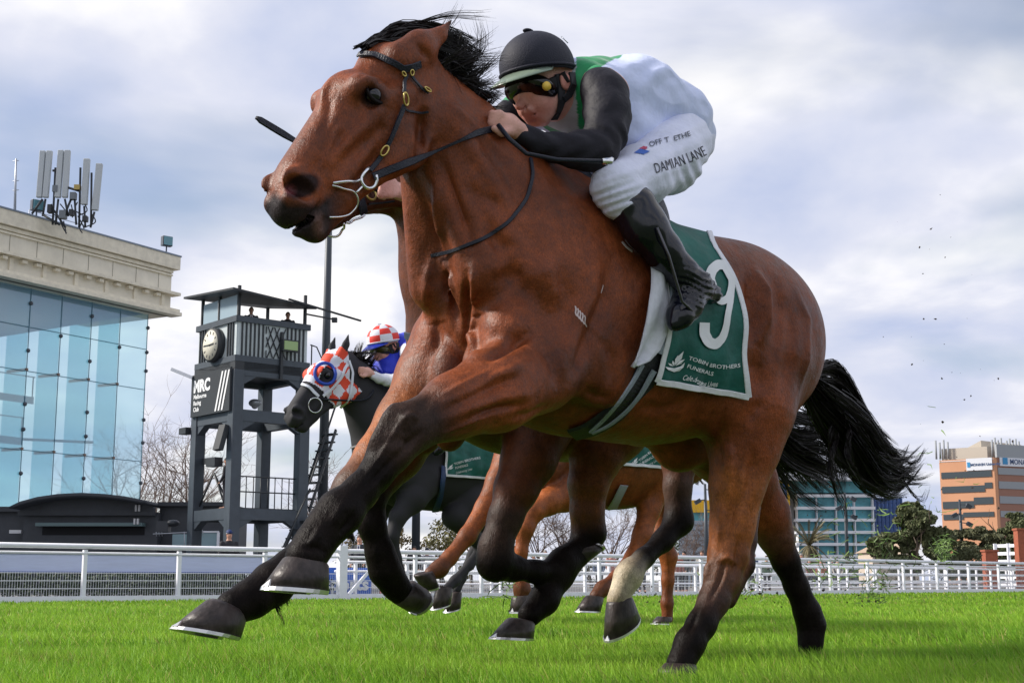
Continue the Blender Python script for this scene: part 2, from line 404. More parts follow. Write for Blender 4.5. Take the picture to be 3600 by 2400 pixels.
# ------------------------------------------------------------------ running rail and fences
RA = np.array([-10.1, 27.3]); RD = np.array([28.4, 25.3]); RD = RD / np.linalg.norm(RD); RN = np.array([-RD[1], RD[0]])
WP = lambda n='white_paint': mat(n, (.84, .85, .90), .4, var=.05, vscale=6)
def rp(s, off=0, z=0):
    p = RA + RD * s + RN * off; return (p[0], p[1], ground_z(28) + z)
def rail_px(px, off=0):
    k = (px - 1800) / FL; A = RA + RN * off; return (k * A[1] - A[0]) / (RD[0] - k * RD[1])
def build_rail():
    h = 1.14
    root = empty('running_rail', rp(0), label='white running rail along the edge of the turf, rounded top on square posts', cat='rail')
    def part(fn, name, m=None, parent=None, **k):
        b = MB(); fn(b); o = b.build(name, m or WP(), None, **k); o.parent = parent or root; o.matrix_parent_inverse = Matrix.Translation(-Vector(rp(0))); return o
    s0, s1 = -4, 44
    part(lambda b: b.tube([rp(s0, 0, h), rp(s1, 0, h - .06)], .052, 12), 'top_rail')
    part(lambda b: b.tube([rp(s0, .0, h - .14), rp(s1, 0, h - .20)], .030, 10), 'under_rail')
    part(lambda b: b.bar(rp(s0, 0, .05), rp(s1, 0, .05), .06, .15), 'base_board')
    for k in range(-2, 21):
        s = 1.85 + 2.13 * k
        if abs(s - rail_px(1210)) < .7: continue
        part(lambda b: b.box(rp(s, .02, h / 2 - .03), (.085, .085, h - .10), Matrix.Rotation(math.atan2(RD[1], RD[0]), 3, 'Z')), 'post', bevel=.008)
    s = rail_px(1210)
    part(lambda b: b.box(rp(s, 0, h / 2 + .05), (.22, .16, h + .12), Matrix.Rotation(math.atan2(RD[1], RD[0]), 3, 'Z')), 'gate_post', bevel=.01)
    # boundary fence behind: mesh panels, boards
    def thing(name, fn, label, cat, m, group=None): b = MB(); fn(b); return b.build(name, m, None, label=label, cat=cat, group=group)
    wire = mat('white_wire', (.74, .76, .80), .5)
    f = empty('mesh_fence', rp(0, .5), label='white wire mesh fence close behind the running rail', cat='fence')
    def fp(fn, name, m=None):
        b = MB(); fn(b); o = b.build(name, m or WP(), None); o.parent = f; o.matrix_parent_inverse = Matrix.Translation(-Vector(rp(0, .5))); return o
    off = .5; sa, sb, sc = -4, rail_px(1190, .5), 44
    def verticals(b):
        s = sa
        while s < sc:
            t = .62 if s < sb else .85; w = .008
            p, q = Vector(rp(s, off, .05)), Vector(rp(s, off, t)); d = Vector((RD[0], RD[1], 0)) * w
            b.addm([p - d * .5, p + d * .5, q + d * .5, q - d * .5], [(0, 1, 2, 3)]); s += .055 + max(0, s) * .0004
    fp(verticals, 'wire_upright', wire)
    for z in (.12, .28, .44, .60): fp(lambda b: b.bar(rp(sa, off, z), rp(sc, off, z), .012, .016), 'wire_crossbar', wire)
    fp(lambda b: b.tube([rp(sb, off + .05, .88), rp(sc, off + .05, .86)], .035, 8), 'rail')
    fp(lambda b: b.tube([rp(sb, off + .05, .66), rp(sc, off + .05, .64)], .030, 8), 'rail')
    fp(lambda b: b.tube([rp(rail_px(2500, off), off + .05, .42), rp(sc, off + .05, .42)], .028, 8), 'rail')
    fp(lambda b: b.tube([rp(rail_px(2500, off), off + .05, .22), rp(sc, off + .05, .22)], .028, 8), 'rail')
    k = 0
    s = sb + .6
    while s < sc: fp(lambda b: b.box(rp(s, off + .05, .44), (.07, .07, .9), Matrix.Rotation(math.atan2(RD[1], RD[0]), 3, 'Z')), 'post'); s += 1.55
    # board with blue edges
    b = MB(); b.bar(rp(sa, .62, .80), rp(rail_px(1140, .62), .62, .80), .03, .36); o = b.build('advertising_board', mat('board_white', (.50, .56, .78), .5, var=.06, vscale=2, stretch=(1, 1, 9)), None, label='long pale blue board behind the rail on the left', cat='board')
    b = MB(); b.bar(rp(sa, .60, .985), rp(rail_px(1140, .6), .60, .985), .04, .02); b.build('edging', mat('edge_blue', (.01, .05, .28), .5), o)
    b = MB(); b.bar(rp(sa, .60, .615), rp(rail_px(1140, .6), .60, .615), .04, .02); b.build('edging', mat('edge_blue', (.01, .05, .28), .5), o)
    # hedge behind
    hd = MB(); g = random.Random(3)
    for i in range(9000):
        s = g.uniform(-4, rail_px(1180, 1) + 0); o_ = g.uniform(.75, 1.3); z = g.uniform(0, .60 + .05 * math.sin(s * 2)); p = Vector(rp(s, o_, z)); a = Vector((g.gauss(0, 1), g.gauss(0, 1), g.gauss(0, 1))).normalized() * g.uniform(.025, .05); c = a.orthogonal().normalized() * g.uniform(.015, .03)
        hd.addm([p - a, p + c, p + a, p - c], [(0, 1, 2, 3)])
    hd.build('hedge', mat('hedge_leaf', (.025, .045, .018), .7, var=.5, vscale=9), None, label='low dark hedge behind the wire mesh on the left', cat='hedge')
    # blue sign with white lettering
    s_a, s_b = rail_px(1128, .85), rail_px(1312, .85); b = MB(); b.bar(rp(s_a, .85, .42), rp(s_b, .85, .42), .03, .66)
    sg = b.build('blue_sign', mat('sign_blue', (.010, .10, .52), .4), None, label='blue sign with white sports lettering behind the gate post', cat='sign')
    txt = MB(); v, fcs = text2d("sports", 0, .03); L = v[:, 0].max(); W_ = s_b - s_a
    txt.addm([rp(s_a + .1 * W_ + x / L * W_ * .84, .825, .22 + y * .42) for x, y in v], fcs); txt.build('lettering', PRINT_, sg)
    b = MB(); b.bar(rp(rail_px(1345, .85), .85, .1), rp(rail_px(1345, .85), .85, .72), .07, .03); b.build('marker_post', mat('marker_red', (.55, .03, .02), .5), None, label='thin red marker post beside the blue sign', cat='post')
    # more railings farther along: stalls of the enclosure
    for idx, (o2, pa, pb, hh, nm) in enumerate(((3.2, 1500, 3600, .95, 'white tubular railing of the enclosure behind the mesh fence'), (6.5, 2650, 3650, 1.05, 'white tubular railing standing deepest in the enclosure'))):
        rt = empty('railing', rp(0, o2), label=nm, cat='railing'); a, c = rail_px(pa, o2), min(rail_px(pb, o2), 80)
        def q(fn, name):
            b = MB(); fn(b); o = b.build(name, WP(), None); o.parent = rt; o.matrix_parent_inverse = Matrix.Translation(-Vector(rp(0, o2))); return o
        for z in (hh, hh * .68, hh * .36): q(lambda b: b.tube([rp(a, o2, z), rp(c, o2, z)], .03, 8), 'rail')
        s = a
        while s < c: q(lambda b: b.box(rp(s, o2, hh / 2), (.07, .07, hh), Matrix.Rotation(math.atan2(RD[1], RD[0]), 3, 'Z')), 'post'); s += 2.4
    # diagonal gate brace
    b = MB(); b.bar(rp(rail_px(1235, .3), .3, .12), rp(rail_px(1322, .3), .3, .80), .05, .07); b.build('gate_brace', WP(), None, label='white diagonal brace beside the gate post', cat='brace')
    # tall white fence at the right edge
    rt = empty('white_fence', atY(3450, 2070, 62), label='tall white boarded fence at the right edge of the photo', cat='fence'); inv = Matrix.Translation(-rt.location)
    z0 = ground_z(60)
    for k in range(6):
        b = MB(); xa, xb = atY(3500, 2000, 62)[0], atY(3640, 2000, 60)[0]; b.bar((xa, 62, z0 + .25 + k * .34), (xb, 60.5, z0 + .25 + k * .34), .05, .14); o = b.build('board', WP(), None); o.parent = rt; o.matrix_parent_inverse = inv
    for k in range(4):
        t = k / 3; b = MB(); x = atY(3500 + 140 * t, 2000, 62 - 1.5 * t)[0]; b.box((x, 61.9 - 1.5 * t, z0 + 1.0), (.12, .12, 2.1)); o = b.build('post', WP(), None); o.parent = rt; o.matrix_parent_inverse = inv
    brick = mat('brick', (.32, .09, .045), .8, var=.2, vscale=9)
    for px, w, hh, lb in ((3485, .50, 1.62, 'short red brick pillar behind the rail at the right'), (3598, .4, 2.5, 'taller red brick pillar cut by the right edge of the photo')):
        p = atY(px, 2050, 58); b = MB(); b.box((p[0], 58, z0 + hh / 2), (w, .5, hh)); b.box((p[0], 58, z0 + hh + .04), (w + .08, .58, .08)); o = b.build('brick_pillar', brick, None, label=lb, cat='pillar', group='brick pillars')
PRINT_ = mat('white_print', (.74, .76, .78), .6)

# ------------------------------------------------------------------ grandstand
def quadV(b, P): b.addm(P, [(0, 1, 2, 3)])
def build_grandstand():
    Yc = 70.0; c = atY(602, 1000, Yc); C = np.array([c[0], Yc]); d = np.array([-.513, -.858]); nrm = np.array([.858, -.513])
    L = 30.0
    zt = lambda py: atY(630, py, Yc)[2]
    pt = lambda s, o, z: (C[0] + d[0] * s + nrm[0] * o, C[1] + d[1] * s + nrm[1] * o, z)
    root = empty('grandstand', pt(0, 0, ground_z(60)), label='glass fronted grandstand with a deep cream cornice at the left', cat='grandstand'); inv = Matrix.Translation(-root.location)
    def part(b, name, m, parent=None):
        o = b.build(name, m, None); o.parent = parent or root; o.matrix_parent_inverse = inv if parent is None else Matrix.Identity(4); return o
    def band(b, z0, z1, o0, o1, s0=-.0, s1=L):
        P = [pt(s, o, z) for s in (s0, s1) for o, z in ((o0, z0), (o1, z0), (o1, z1), (o0, z1))]
        b.addm(P, [(0, 1, 2, 3), (7, 6, 5, 4), (0, 4, 5, 1), (1, 5, 6, 2), (2, 6, 7, 3), (3, 7, 4, 0)])
    cream = mat('cornice_cream', (.74, .69, .58), .8, var=.10, vscale=1.2, bump=.2, bscale=20); cream2 = mat('cornice_trim', (.76, .70, .57), .8, var=.12, vscale=3)
    Z = lambda y: zt(y)
    b = MB(); band(b, Z(1112), Z(900), -6, 0); part(b, 'fascia', cream)
    for y0, y1, o in ((1112, 1100, .55), (1100, 1088, .40), (1040, 1030, .42), (962, 950, .12), (948, 903, .30), (972, 966, .10)): b = MB(); band(b, Z(y0), Z(y1), -.2, o, -.30 * (o > .2)); part(b, 'moulding', cream2)
    b = MB(); band(b, Z(903), Z(898), -6, .34, -.34); part(b, 'roof_edge', mat('zinc', (.20, .24, .30), .5, .3))
    seam = mat('seam', (.26, .24, .19), .9)
    for k in range(18): b = MB(); s = .9 + k * 1.55; band(b, Z(1040), Z(972), -.01, .012, s, s + .025); part(b, 'panel_joint', seam)
    for k in range(15):
        s = .5 + k * 1.9; b = MB(); band(b, Z(1088), Z(1042), -.02, .10, s, s + .22); part(b, 'pilaster', cream2)
        for q in (.45, 1.25): b = MB(); band(b, Z(1053), Z(1043), -.02, .26, s + q, s + q + .28); part(b, 'bracket', cream2)
    # glass wall a little inside the cornice
    s0 = 1.0; o = -.55
    gm = bpy.data.materials.new('stand_glass'); gm.use_nodes = True; nt = gm.node_tree; nt.nodes.remove(nt.nodes['Principled BSDF']); Lk = nt.links.new
    tr = nt.nodes.new('ShaderNodeBsdfTransparent'); tr.inputs[0].default_value = (.66, .92, 1, 1); gl = nt.nodes.new('ShaderNodeBsdfGlossy'); gl.inputs[0].default_value = (.75, .88, 1, 1); gl.inputs['Roughness'].default_value = .03
    df = nt.nodes.new('ShaderNodeBsdfDiffuse'); df.inputs[0].default_value = (.52, .80, .90, 1); m1 = nt.nodes.new('ShaderNodeMixShader'); m1.inputs[0].default_value = .20; Lk(tr.outputs[0], m1.inputs[1]); Lk(gl.outputs[0], m1.inputs[2])
    m2 = nt.nodes.new('ShaderNodeMixShader'); m2.inputs[0].default_value = .30; Lk(m1.outputs[0], m2.inputs[1]); Lk(df.outputs[0], m2.inputs[2]); Lk(m2.outputs[0], nt.nodes['Material Output'].inputs[0])
    zb = ground_z(60); ztop = Z(1113)
    b = MB(); quadV(b, [pt(s0, o, zb), pt(L, o, zb), pt(L, o, ztop), pt(s0, o, ztop)]); part(b, 'glass_wall', gm)
    fin = bpy.data.materials.new('fin_glass'); fin.use_nodes = True; nt = fin.node_tree; nt.nodes.remove(nt.nodes['Principled BSDF']); tr = nt.nodes.new('ShaderNodeBsdfTransparent'); tr.inputs[0].default_value = (.45, .80, .88, 1); df = nt.nodes.new('ShaderNodeBsdfDiffuse'); df.inputs[0].default_value = (.25, .60, .72, 1)
    mx = nt.nodes.new('ShaderNodeMixShader'); mx.inputs[0].default_value = .35; nt.links.new(tr.outputs[0], mx.inputs[1]); nt.links.new(df.outputs[0], mx.inputs[2]); nt.links.new(mx.outputs[0], nt.nodes['Material Output'].inputs[0])
    met = mat('steel_dark', (.09, .10, .12), .5, .4); rust = mat('clamp', (.20, .13, .10), .7)
    for k in range(12):
        s = s0 + .0 + k * 1.85
        b = MB(); b.bar(pt(s, o + .02, zb), pt(s, o + .02, ztop), .03, .03); part(b, 'mullion', mat('silicone', (.10, .22, .28), .5))
        if k: b = MB(); quadV(b, [pt(s, o - .05, zb), pt(s, o - 1.5, zb), pt(s, o - 1.5, ztop), pt(s, o - .05, ztop)]); part(b, 'glass_fin', fin)
        for py, on in ((1370, k > 0), (1622, k > 0)):
            if on:
                z = Z(py) ; b = MB(); b.bar(pt(s, o + .06, z), pt(s, o - 1.3, z), .12, .12); part(b, 'fin_clamp', rust)
        for py in (1160, 1245, 1310, 1480, 1560, 1700):
            if (k + py) % 2 == 0 or k == 0:
                b = MB(); b.ell(pt(s, o + .05, Z(py)), (.10, .10, .10), nu=8, nv=6); part(b, 'spider_fitting', met)
    for py in (1235, 1375, 1625): b = MB(); b.bar(pt(s0, o + .03, Z(py)), pt(L, o + .03, Z(py)), .03, .03); part(b, 'glass_joint', mat('silicone', (.10, .22, .28), .5))
    # interior: ceiling, two balconies, stair flights
    slab = mat('slab_blue', (.015, .10, .30), .7); conc = mat('slab_grey', (.16, .21, .26), .8)
    b = MB(); P = [pt(1.2, -.7, ztop + .0), pt(L, -.7, ztop), pt(L, -17, ztop - .3), pt(1.2, -17, ztop - .3)]; P += [tuple(np.array(p) + np.array([0, 0, .4])) for p in P]; b.addm(P, [(3, 2, 1, 0), (4, 5, 6, 7), (0, 1, 5, 4), (2, 3, 7, 6), (1, 2, 6, 5), (3, 0, 4, 7)]); part(b, 'ceiling', slab)
    for z, s_, dd in ((8.6, 6.5, 8), (6.6, 7.0, 9), (2.6, 10, 9)):
        b = MB(); P = [pt(s_, -2.2, z), pt(L, -2.2, z), pt(L, -dd, z + .9), pt(s_ + 1, -dd, z + .9)]; P += [tuple(np.array(p) + np.array([0, 0, .35])) for p in P]; b.addm(P, [(3, 2, 1, 0), (4, 5, 6, 7), (0, 1, 5, 4), (2, 3, 7, 6), (1, 2, 6, 5), (3, 0, 4, 7)]); bal = part(b, 'balcony', conc)
        b = MB(); b.bar(pt(s_, -2.2, z + 1.3), pt(L, -2.2, z + 1.3), .05, .05); part(b, 'handrail', met)
        for k in range(8): b = MB(); b.bar(pt(s_ + .1 + k * 2, -2.2, z + .3), pt(s_ + .1 + k * 2, -2.2, z + 1.3), .05, .05); part(b, 'baluster', met)
    b = MB(); b.bar(pt(2.0, -3, 7.2), pt(8, -3, 6.9), .12, .12); part(b, 'tie_rod', met)
    # roof railing and things standing on the roof
    rail = empty('roof_railing', pt(3, -1.5, Z(898)), label='thin metal railing on the grandstand roof', cat='railing'); iv = Matrix.Translation(-rail.location)
    wm = mat('galv', (.42, .44, .48), .5, .5); zt0 = Z(898)
    def rr(b, n): o_ = b.build(n, wm, None); o_.parent = rail; o_.matrix_parent_inverse = iv
    for z in (.55, 1.05): b = MB(); b.tube([pt(4.2, -2, zt0 + z * .9), pt(7.6, -2, zt0 + z * .9)], .025, 6); rr(b, 'rail'); b = MB(); b.tube([pt(11.3, -2, zt0 + z * .9), pt(16, -2, zt0 + z * .9)], .025, 6); rr(b, 'rail')
    for s in (4.2, 5.9, 7.6, 11.3, 13.5, 15.8): b = MB(); b.tube([pt(s, -2, zt0 - .1), pt(s, -2, zt0 + .95)], .025, 6); rr(b, 'post')
    # floodlights on the roof edge
    for s, lb, zz in ((.55, 'square floodlight on the right corner of the grandstand roof', .62), (8.9, 'square floodlight at the foot of the antennas on the roof', .55)):
        r = empty('floodlight', pt(s, .1, zt0), label=lb, cat='floodlight', group='floodlights on the grandstand'); iv2 = Matrix.Translation(-r.location)
        for nm, fn, m in (('housing', lambda b: b.box(pt(s, .1, zt0 + zz), (.55, .30, .52), Matrix.Rotation(.7, 3, 'Z')), met), ('lens', lambda b: b.box(np.array(pt(s, .1, zt0 + zz)) + np.array([.12, -.13, 0]), (.46, .05, .44), Matrix.Rotation(.7, 3, 'Z')), mat('lamp_lens', (.12, .28, .34), .15)), ('bracket', lambda b: b.bar(pt(s, .1, zt0), pt(s, .1, zt0 + .4), .06, .06), met)):
            b = MB(); fn(b); o_ = b.build(nm, m, None, bevel=.03 if nm == 'housing' else 0); o_.parent = r; o_.matrix_parent_inverse = iv2
    # panel antennas
    r = empty('antenna_mast', pt(9.5, -.8, zt0), label='cluster of six pale panel antennas on dark steelwork on the grandstand roof', cat='antennas'); iv2 = Matrix.Translation(-r.location)
    pan = mat('antenna_grey', (.46, .49, .51), .6, var=.05); blk = mat('antenna_black', (.03, .034, .04), .6)
    def ap(b, n, m, bevel=0): o_ = b.build(n, m, None, bevel=bevel); o_.parent = r; o_.matrix_parent_inverse = iv2
    Ya = Yc - .858 * 9.5
    W = lambda px, py: Vector(atY(px, py, Ya))
    for (x0, y0, x1, y1, w) in ((151, 531, 138, 695, 20), (175, 531, 160, 695, 20), (215, 529, 203, 695, 20), (238, 529, 228, 695, 20), (306, 559, 296, 720, 22), (350, 576, 334, 740, 22)):
        b = MB(); b.bar(W(x0, y0), W(x1, y1), w / FL * Ya * 1.02, .22, up=(0, 1, 0)); ap(b, 'antenna_panel', pan, .03)
    g = random.Random(5)
    for (a, c_) in (((195, 590), (185, 790)), ((283, 590), (278, 800)), ((322, 608), (320, 790)), ((185, 600), (205, 600)), ((240, 660), (280, 672)), ((150, 700), (112, 752)), ((160, 700), (150, 760)), ((205, 700), (195, 790)), ((228, 700), (240, 760)), ((262, 690), (268, 790)), ((296, 725), (300, 800)), ((332, 745), (318, 800)), ((190, 740), (230, 800)), ((250, 700), (225, 760)), ((150, 755), (210, 790))):
        b = MB(); b.tube([W(*a), W(*c_)], .055, 6); ap(b, 'strut', blk)
    for (x, y, w, hh) in ((196, 665, 18, 24), (258, 690, 20, 26), (273, 660, 20, 18), (176, 735, 14, 30), (300, 770, 16, 20), (222, 755, 24, 30), (252, 748, 14, 22)):
        b = MB(); b.box(W(x, y), (w / FL * Ya, .3, hh / FL * Ya)); ap(b, 'junction_box', mat('box_yellow', (.45, .33, .10), .6) if (x, y) == (273, 660) else (blk if w < 18 else mat('box_grey', (.16, .18, .2), .6)))
    for i in range(10):
        x, y = g.uniform(180, 330), g.uniform(700, 780); b = MB(); b.tube(smoothpts_([W(x, y), W(x + g.uniform(-15, 25), y + 30), W(x + g.uniform(-25, 25), y + 45)]), .03, 5); ap(b, 'cable', blk)
    r = empty('whip_antenna', W(50, 738), label='thin whip antenna with small arms at the far left of the roof', cat='antenna'); iv2 = Matrix.Translation(-r.location)
    b = MB(); b.tube([W(52, 738), W(57, 558)], [.07, .04], 6); o_ = b.build('mast', wm, None); o_.parent = r; o_.matrix_parent_inverse = iv2
    for y in (565, 635, 668): b = MB(); b.tube([W(45, y + 2), W(66, y)], .02, 5); o_ = b.build('arm', wm, None); o_.parent = r; o_.matrix_parent_inverse = iv2
def smoothpts_(P):
    out = []
    for i in range(len(P) - 1):
        for k in range(4): out.append(P[i].lerp(P[i + 1], k / 4))
    out.append(P[-1])
    for _ in range(3): out = [out[0]] + [(out[i - 1] + out[i] * 2 + out[i + 1]) / 4 for i in range(1, len(out) - 1)] + [out[-1]]
    return out
def build_pavilion():
    """low charcoal building with an arched roof before the grandstand"""
    Y = 52.0; W = lambda px, py, y=Y: Vector(atY(px, py, y)); z0 = ground_z(50); root = empty('pavilion', (W(330, 1900)[0], Y, z0), label='low charcoal building with a shallow arched roof under the grandstand', cat='building'); iv = Matrix.Translation(-root.location)
    dk = mat('charcoal_wall', (.040, .045, .055), .6, var=.15, vscale=2); dk2 = mat('charcoal_trim', (.026, .030, .038), .5); gr = mat('trim_teal', (.10, .16, .17), .4)
    def part(b, n, m, bevel=0): o = b.build(n, m, None, bevel=bevel); o.parent = root; o.matrix_parent_inverse = iv; return o
    def slabpx(x0, x1, y0, y1, n, m, dy0=0, dy1=4): 
        b = MB(); a, c = W(x0, y0), W(x1, y1); b.addm([(a.x, Y + dy0, c.z), (c.x, Y + dy0, c.z), (c.x, Y + dy0, a.z), (a.x, Y + dy0, a.z), (a.x, Y + dy1, c.z), (c.x, Y + dy1, c.z), (c.x, Y + dy1, a.z), (a.x, Y + dy1, a.z)], [(0, 1, 2, 3), (7, 6, 5, 4), (0, 4, 5, 1), (1, 5, 6, 2), (2, 6, 7, 3), (3, 7, 4, 0)]); return part(b, n, m)
    slabpx(85, 545, 1800, 2085, 'wall', dk)
    slabpx(-60, 82, 1795, 2085, 'side_wall', dk, .6, 5); slabpx(548, 770, 1775, 2085, 'side_wall', dk, .6, 5)
    slabpx(-60, 82, 1778, 1796, 'eave', dk2, .3, 5); slabpx(548, 780, 1762, 1776, 'eave', dk2, .3, 5)
    # arch roof
    b = MB(); top = [(72, 1786), (110, 1768), (170, 1752), (240, 1742), (320, 1738), (400, 1742), (470, 1750), (530, 1762), (548, 1772)]; vs = []
    for x, y in top:
        p = W(x, y); t = .32 if 72 < x < 548 else .12; vs += [(p.x, Y - 1.2, p.z), (p.x, Y - 1.2, p.z - t * .5), (p.x, Y + 5, p.z - t * .5), (p.x, Y + 5, p.z)]
    b.addm(vs, [(i * 4 + k, i * 4 + (k + 1) % 4, i * 4 + 4 + (k + 1) % 4, i * 4 + 4 + k) for i in range(len(top) - 1) for k in range(4)] + [(3, 2, 1, 0), tuple(len(vs) - 4 + k for k in range(4))], True); part(b, 'roof', dk2)
    b = MB(); P = [W(x, y + 12) for x, y in top]; Q = [W(x, 1812) for x, y in reversed(top)]; poly = [Vector((p.x, Y - .3, p.z)) for p in P] + [Vector((p.x, Y - .3, p.z)) for p in Q]; b.prism(poly, (0, 0, 0), (0, .28, 0)); part(b, 'arch_panel', dk)
    slabpx(140, 512, 1838, 1850, 'canopy_beam', gr, -.5, 0); slabpx(150, 508, 1850, 1880, 'opening', mat('deep_black', (.004, .004, .006), .8), -.02, .2)
    for x in (485, 496): slabpx(x, x + 5, 1776, 1798, 'wall_light', mat('lamp_white', (.6, .6, .62), .4), -.4, -.3); slabpx(x, x + 5, 1824, 1844, 'wall_light', mat('lamp_white'), -.6, -.5)
    slabpx(36, 76, 1862, 1874, 'wall_light', mat('lamp_white'), -.1, .1)
    slabpx(595, 655, 1875, 1925, 'window', mat('pane_teal', (.22, .34, .38), .15), .5, .62); slabpx(680, 755, 1868, 1925, 'window', mat('pane_teal'), .5, .62)
    slabpx(676, 759, 1864, 1869, 'window_frame', WP(), .45, .6); slabpx(754, 760, 1868, 1925, 'window_frame', WP(), .45, .6)
    b = MB(); b.tube([W(538, 1876, 50), W(715, 1868, 50)], .02, 6); b.tube([W(648, 1868, 50), W(648, 1930, 50)], .02, 6)
    for x in (548, 558, 568, 704, 712): b.tube([W(x, 1862, 50), W(x + 2, 1884, 50)], .012, 5)
    b.build('yagi_aerial', mat('galv', (.42, .44, .48)), None, label='small yagi aerial above the rail in front of the charcoal building', cat='aerial')
    b = MB(); b.box(W(575, 1850, 47), (.42, .4, .36)); b.ell(W(608, 1838, 47), (.24, .3, .12), nu=10, nv=6); b.build('covered_machine', dk2, None, label='dark covered machine beside the tower foot', cat='machine')

# ------------------------------------------------------------------ clock tower
def text_plane(b, s, o, ux, uz, h, shear=0, bold=0, off=None):
    v, f = text2d(s, shear, bold); o = Vector(o); b.addm([o + Vector(ux) * (x * h / .7) + Vector(uz) * (y * h / .7) for x, y in v], f); return v[:, 0].max() * h / .7
def build_tower():
    Y = 45.0; cx = atY(836, 1200, Y)[0]; a = 2.55; th = R(40); e1 = Vector((math.cos(th), math.sin(th), 0)); e2 = Vector((-math.sin(th), math.cos(th), 0)); C = Vector((cx, Y, 0)); up = Vector((0, 0, 1))
    z0 = ground_z(45); Z = lambda py: atY(850, py, Y)[2]; P = lambda u, v, z: C + e1 * u + e2 * v + up * z
    root = empty('judges_tower', P(0, 0, z0), label='grey steel judging tower with a clock and a black club sign', cat='tower'); iv = Matrix.Translation(-root.location)
    M = Matrix((e1, e2, up)).transposed()
    tm = mat('tower_grey', (.050, .064, .082), .5, var=.12, vscale=4); td = mat('tower_dark', (.022, .026, .032), .5); pn = mat('tower_panel', (.50, .56, .58), .5, var=.1, vscale=2)
    def part(b, n, m, parent=None, bevel=0):
        o = b.build(n, m, None, bevel=bevel); o.parent = parent or root
        o.matrix_parent_inverse = iv if parent is None else Matrix.Identity(4); return o
    def bx(u, v, z, du, dv, dz, n, m=tm, bevel=0): b = MB(); b.box(P(u, v, z), (du, dv, dz), M); return part(b, n, m, None, bevel)
    for u in (0, a):
        for v in (0, a): bx(u, v, (Z(1300) + z0) / 2, .38, .38, Z(1300) - z0, 'leg', tm, .02)
    for zz, hh in ((Z(1805), .36), (Z(1458), .38), (Z(1292), .5)):
        for v in (0, a): bx(a / 2, v, zz, a - .38, .30, hh, 'beam')
        for u in (0, a): bx(u, a / 2, zz, .30, a - .38, hh, 'beam')
    # haunches under the beams
    for zz in (Z(1805) - .18, Z(1458) - .19, Z(1292) - .25):
        for (u, v, du, dv) in ((.19, 0, 1, 0), (a - .19, 0, -1, 0), (0, .19, 0, 1), (0, a - .19, 0, -1)):
            b = MB(); p = P(u, v, zz); q = p + (e1 * du + e2 * dv) * .5; r = p - up * .3; n = (e2 if du else e1) * .13; b.addm([p - n, q - n, r - n, p + n, q + n, r + n], [(0, 1, 2), (5, 4, 3), (0, 3, 4, 1), (1, 4, 5, 2), (2, 5, 3, 0)]); part(b, 'haunch', tm)
    bx(a / 2, a / 2, Z(1785), a, a, .06, 'deck', td); bx(a / 2, a / 2, Z(1285), a + .3, a + .3, .30, 'cabin_floor', td)
    # cabin
    zb, zs, zr = Z(1268), Z(1116), Z(1034); w = a + .10
    bx(a / 2, -.05, (zb + zs) / 2, w, .06, zs - zb, 'cabin_wall', pn); bx(-.05, a / 2, (zb + zs) / 2, .06, w, zs - zb, 'cabin_wall', pn); bx(a / 2, a + .05, (zb + zs) / 2, w, .06, zs - zb, 'cabin_wall', pn); bx(a + .05, a / 2, (zb + zs) / 2, .06, w, zs - zb, 'cabin_wall', pn)
    for zz in (zb + .08, zs - .05):
        bx(a / 2, -.10, zz, w + .2, .12, .20, 'trim'); bx(-.10, a / 2, zz, .12, w + .2, .20, 'trim')
    for k in range(16):
        u = .1 + k * (a - .2) / 15
        if not 1.0 < u < 1.75: bx(u, -.10, (zb + zs) / 2, .05, .06, zs - zb - .3, 'slat', td)
    for k in range(3): bx(-.10, .15 + k * .17, (zb + zs) / 2, .06, .05, zs - zb - .3, 'slat', td); bx(-.10, a - .1 - k * .17, (zb + zs) / 2, .06, .05, zs - zb - .3, 'slat', td)
    for k in range(4):
        b = MB(); u = 1.0 + k * .25; b.bar(P(max(u - .45, 1.0), -.11, zb + .2 + max(0, (1.0 - (u - .45))) * 1.8), P(u, -.11, zs - .2), .035, .03); part(b, 'lattice_bar', td)
        b = MB(); b.bar(P(u, -.13, zb + .2), P(max(u - .45, 1.0), -.13, zs - .2 - max(0, (1.0 - (u - .45))) * 1.8), .035, .03); part(b, 'lattice_bar', td)
    for (u, v) in ((0, 0), (a, 0), (0, a), (a, a), (0, a * .52)): bx(u, v, (zs + zr) / 2 + .1, .09, .09, zr - zs + .4, 'cabin_post', td)
    for v0, v1 in ((.1, a * .5), (a * .56, a - .1)): b = MB(); b.addm([P(-.02, v0, zs + .05), P(-.02, v1, zs + .05), P(-.02, v1, zr), P(-.02, v0, zr)], [(0, 1, 2, 3)]); part(b, 'window', mat('cabin_glass', (.35, .45, .52), .1))
    # roof, sloping, with overhang and awning poles
    b = MB(); q = [P(-.5, -.5, zr + .02), P(a + .15, -.5, zr - .25), P(a + .15, a + .4, zr + .30), P(-.5, a + .5, zr + .25)]; b.addm(q + [p + up * .07 for p in q], [(3, 2, 1, 0), (4, 5, 6, 7), (0, 1, 5, 4), (1, 2, 6, 5), (2, 3, 7, 6), (3, 0, 4, 7)]); part(b, 'roof', td)
    b = MB(); b.bar(P(a * .6, -.6, zr - .06), P(a + 1.9, -.6, zr - .45), .06, .06); part(b, 'awning_arm', td)
    b = MB(); b.bar(P(a, 0, zr - .35), P(a + 1.2, 0, zr - .40), .05, .05); part(b, 'awning_arm', td); b = MB(); b.box(P(a + 1.2, 0, zr - .42), (.18, .18, .16)); part(b, 'camera', td)
    # clock
    cc = P(-.16, a * .5, (Z(1199))); b = MB(); b.tube([cc + e1 * .12, cc - e1 * .16], .58, 40); ck = part(b, 'clock', td)
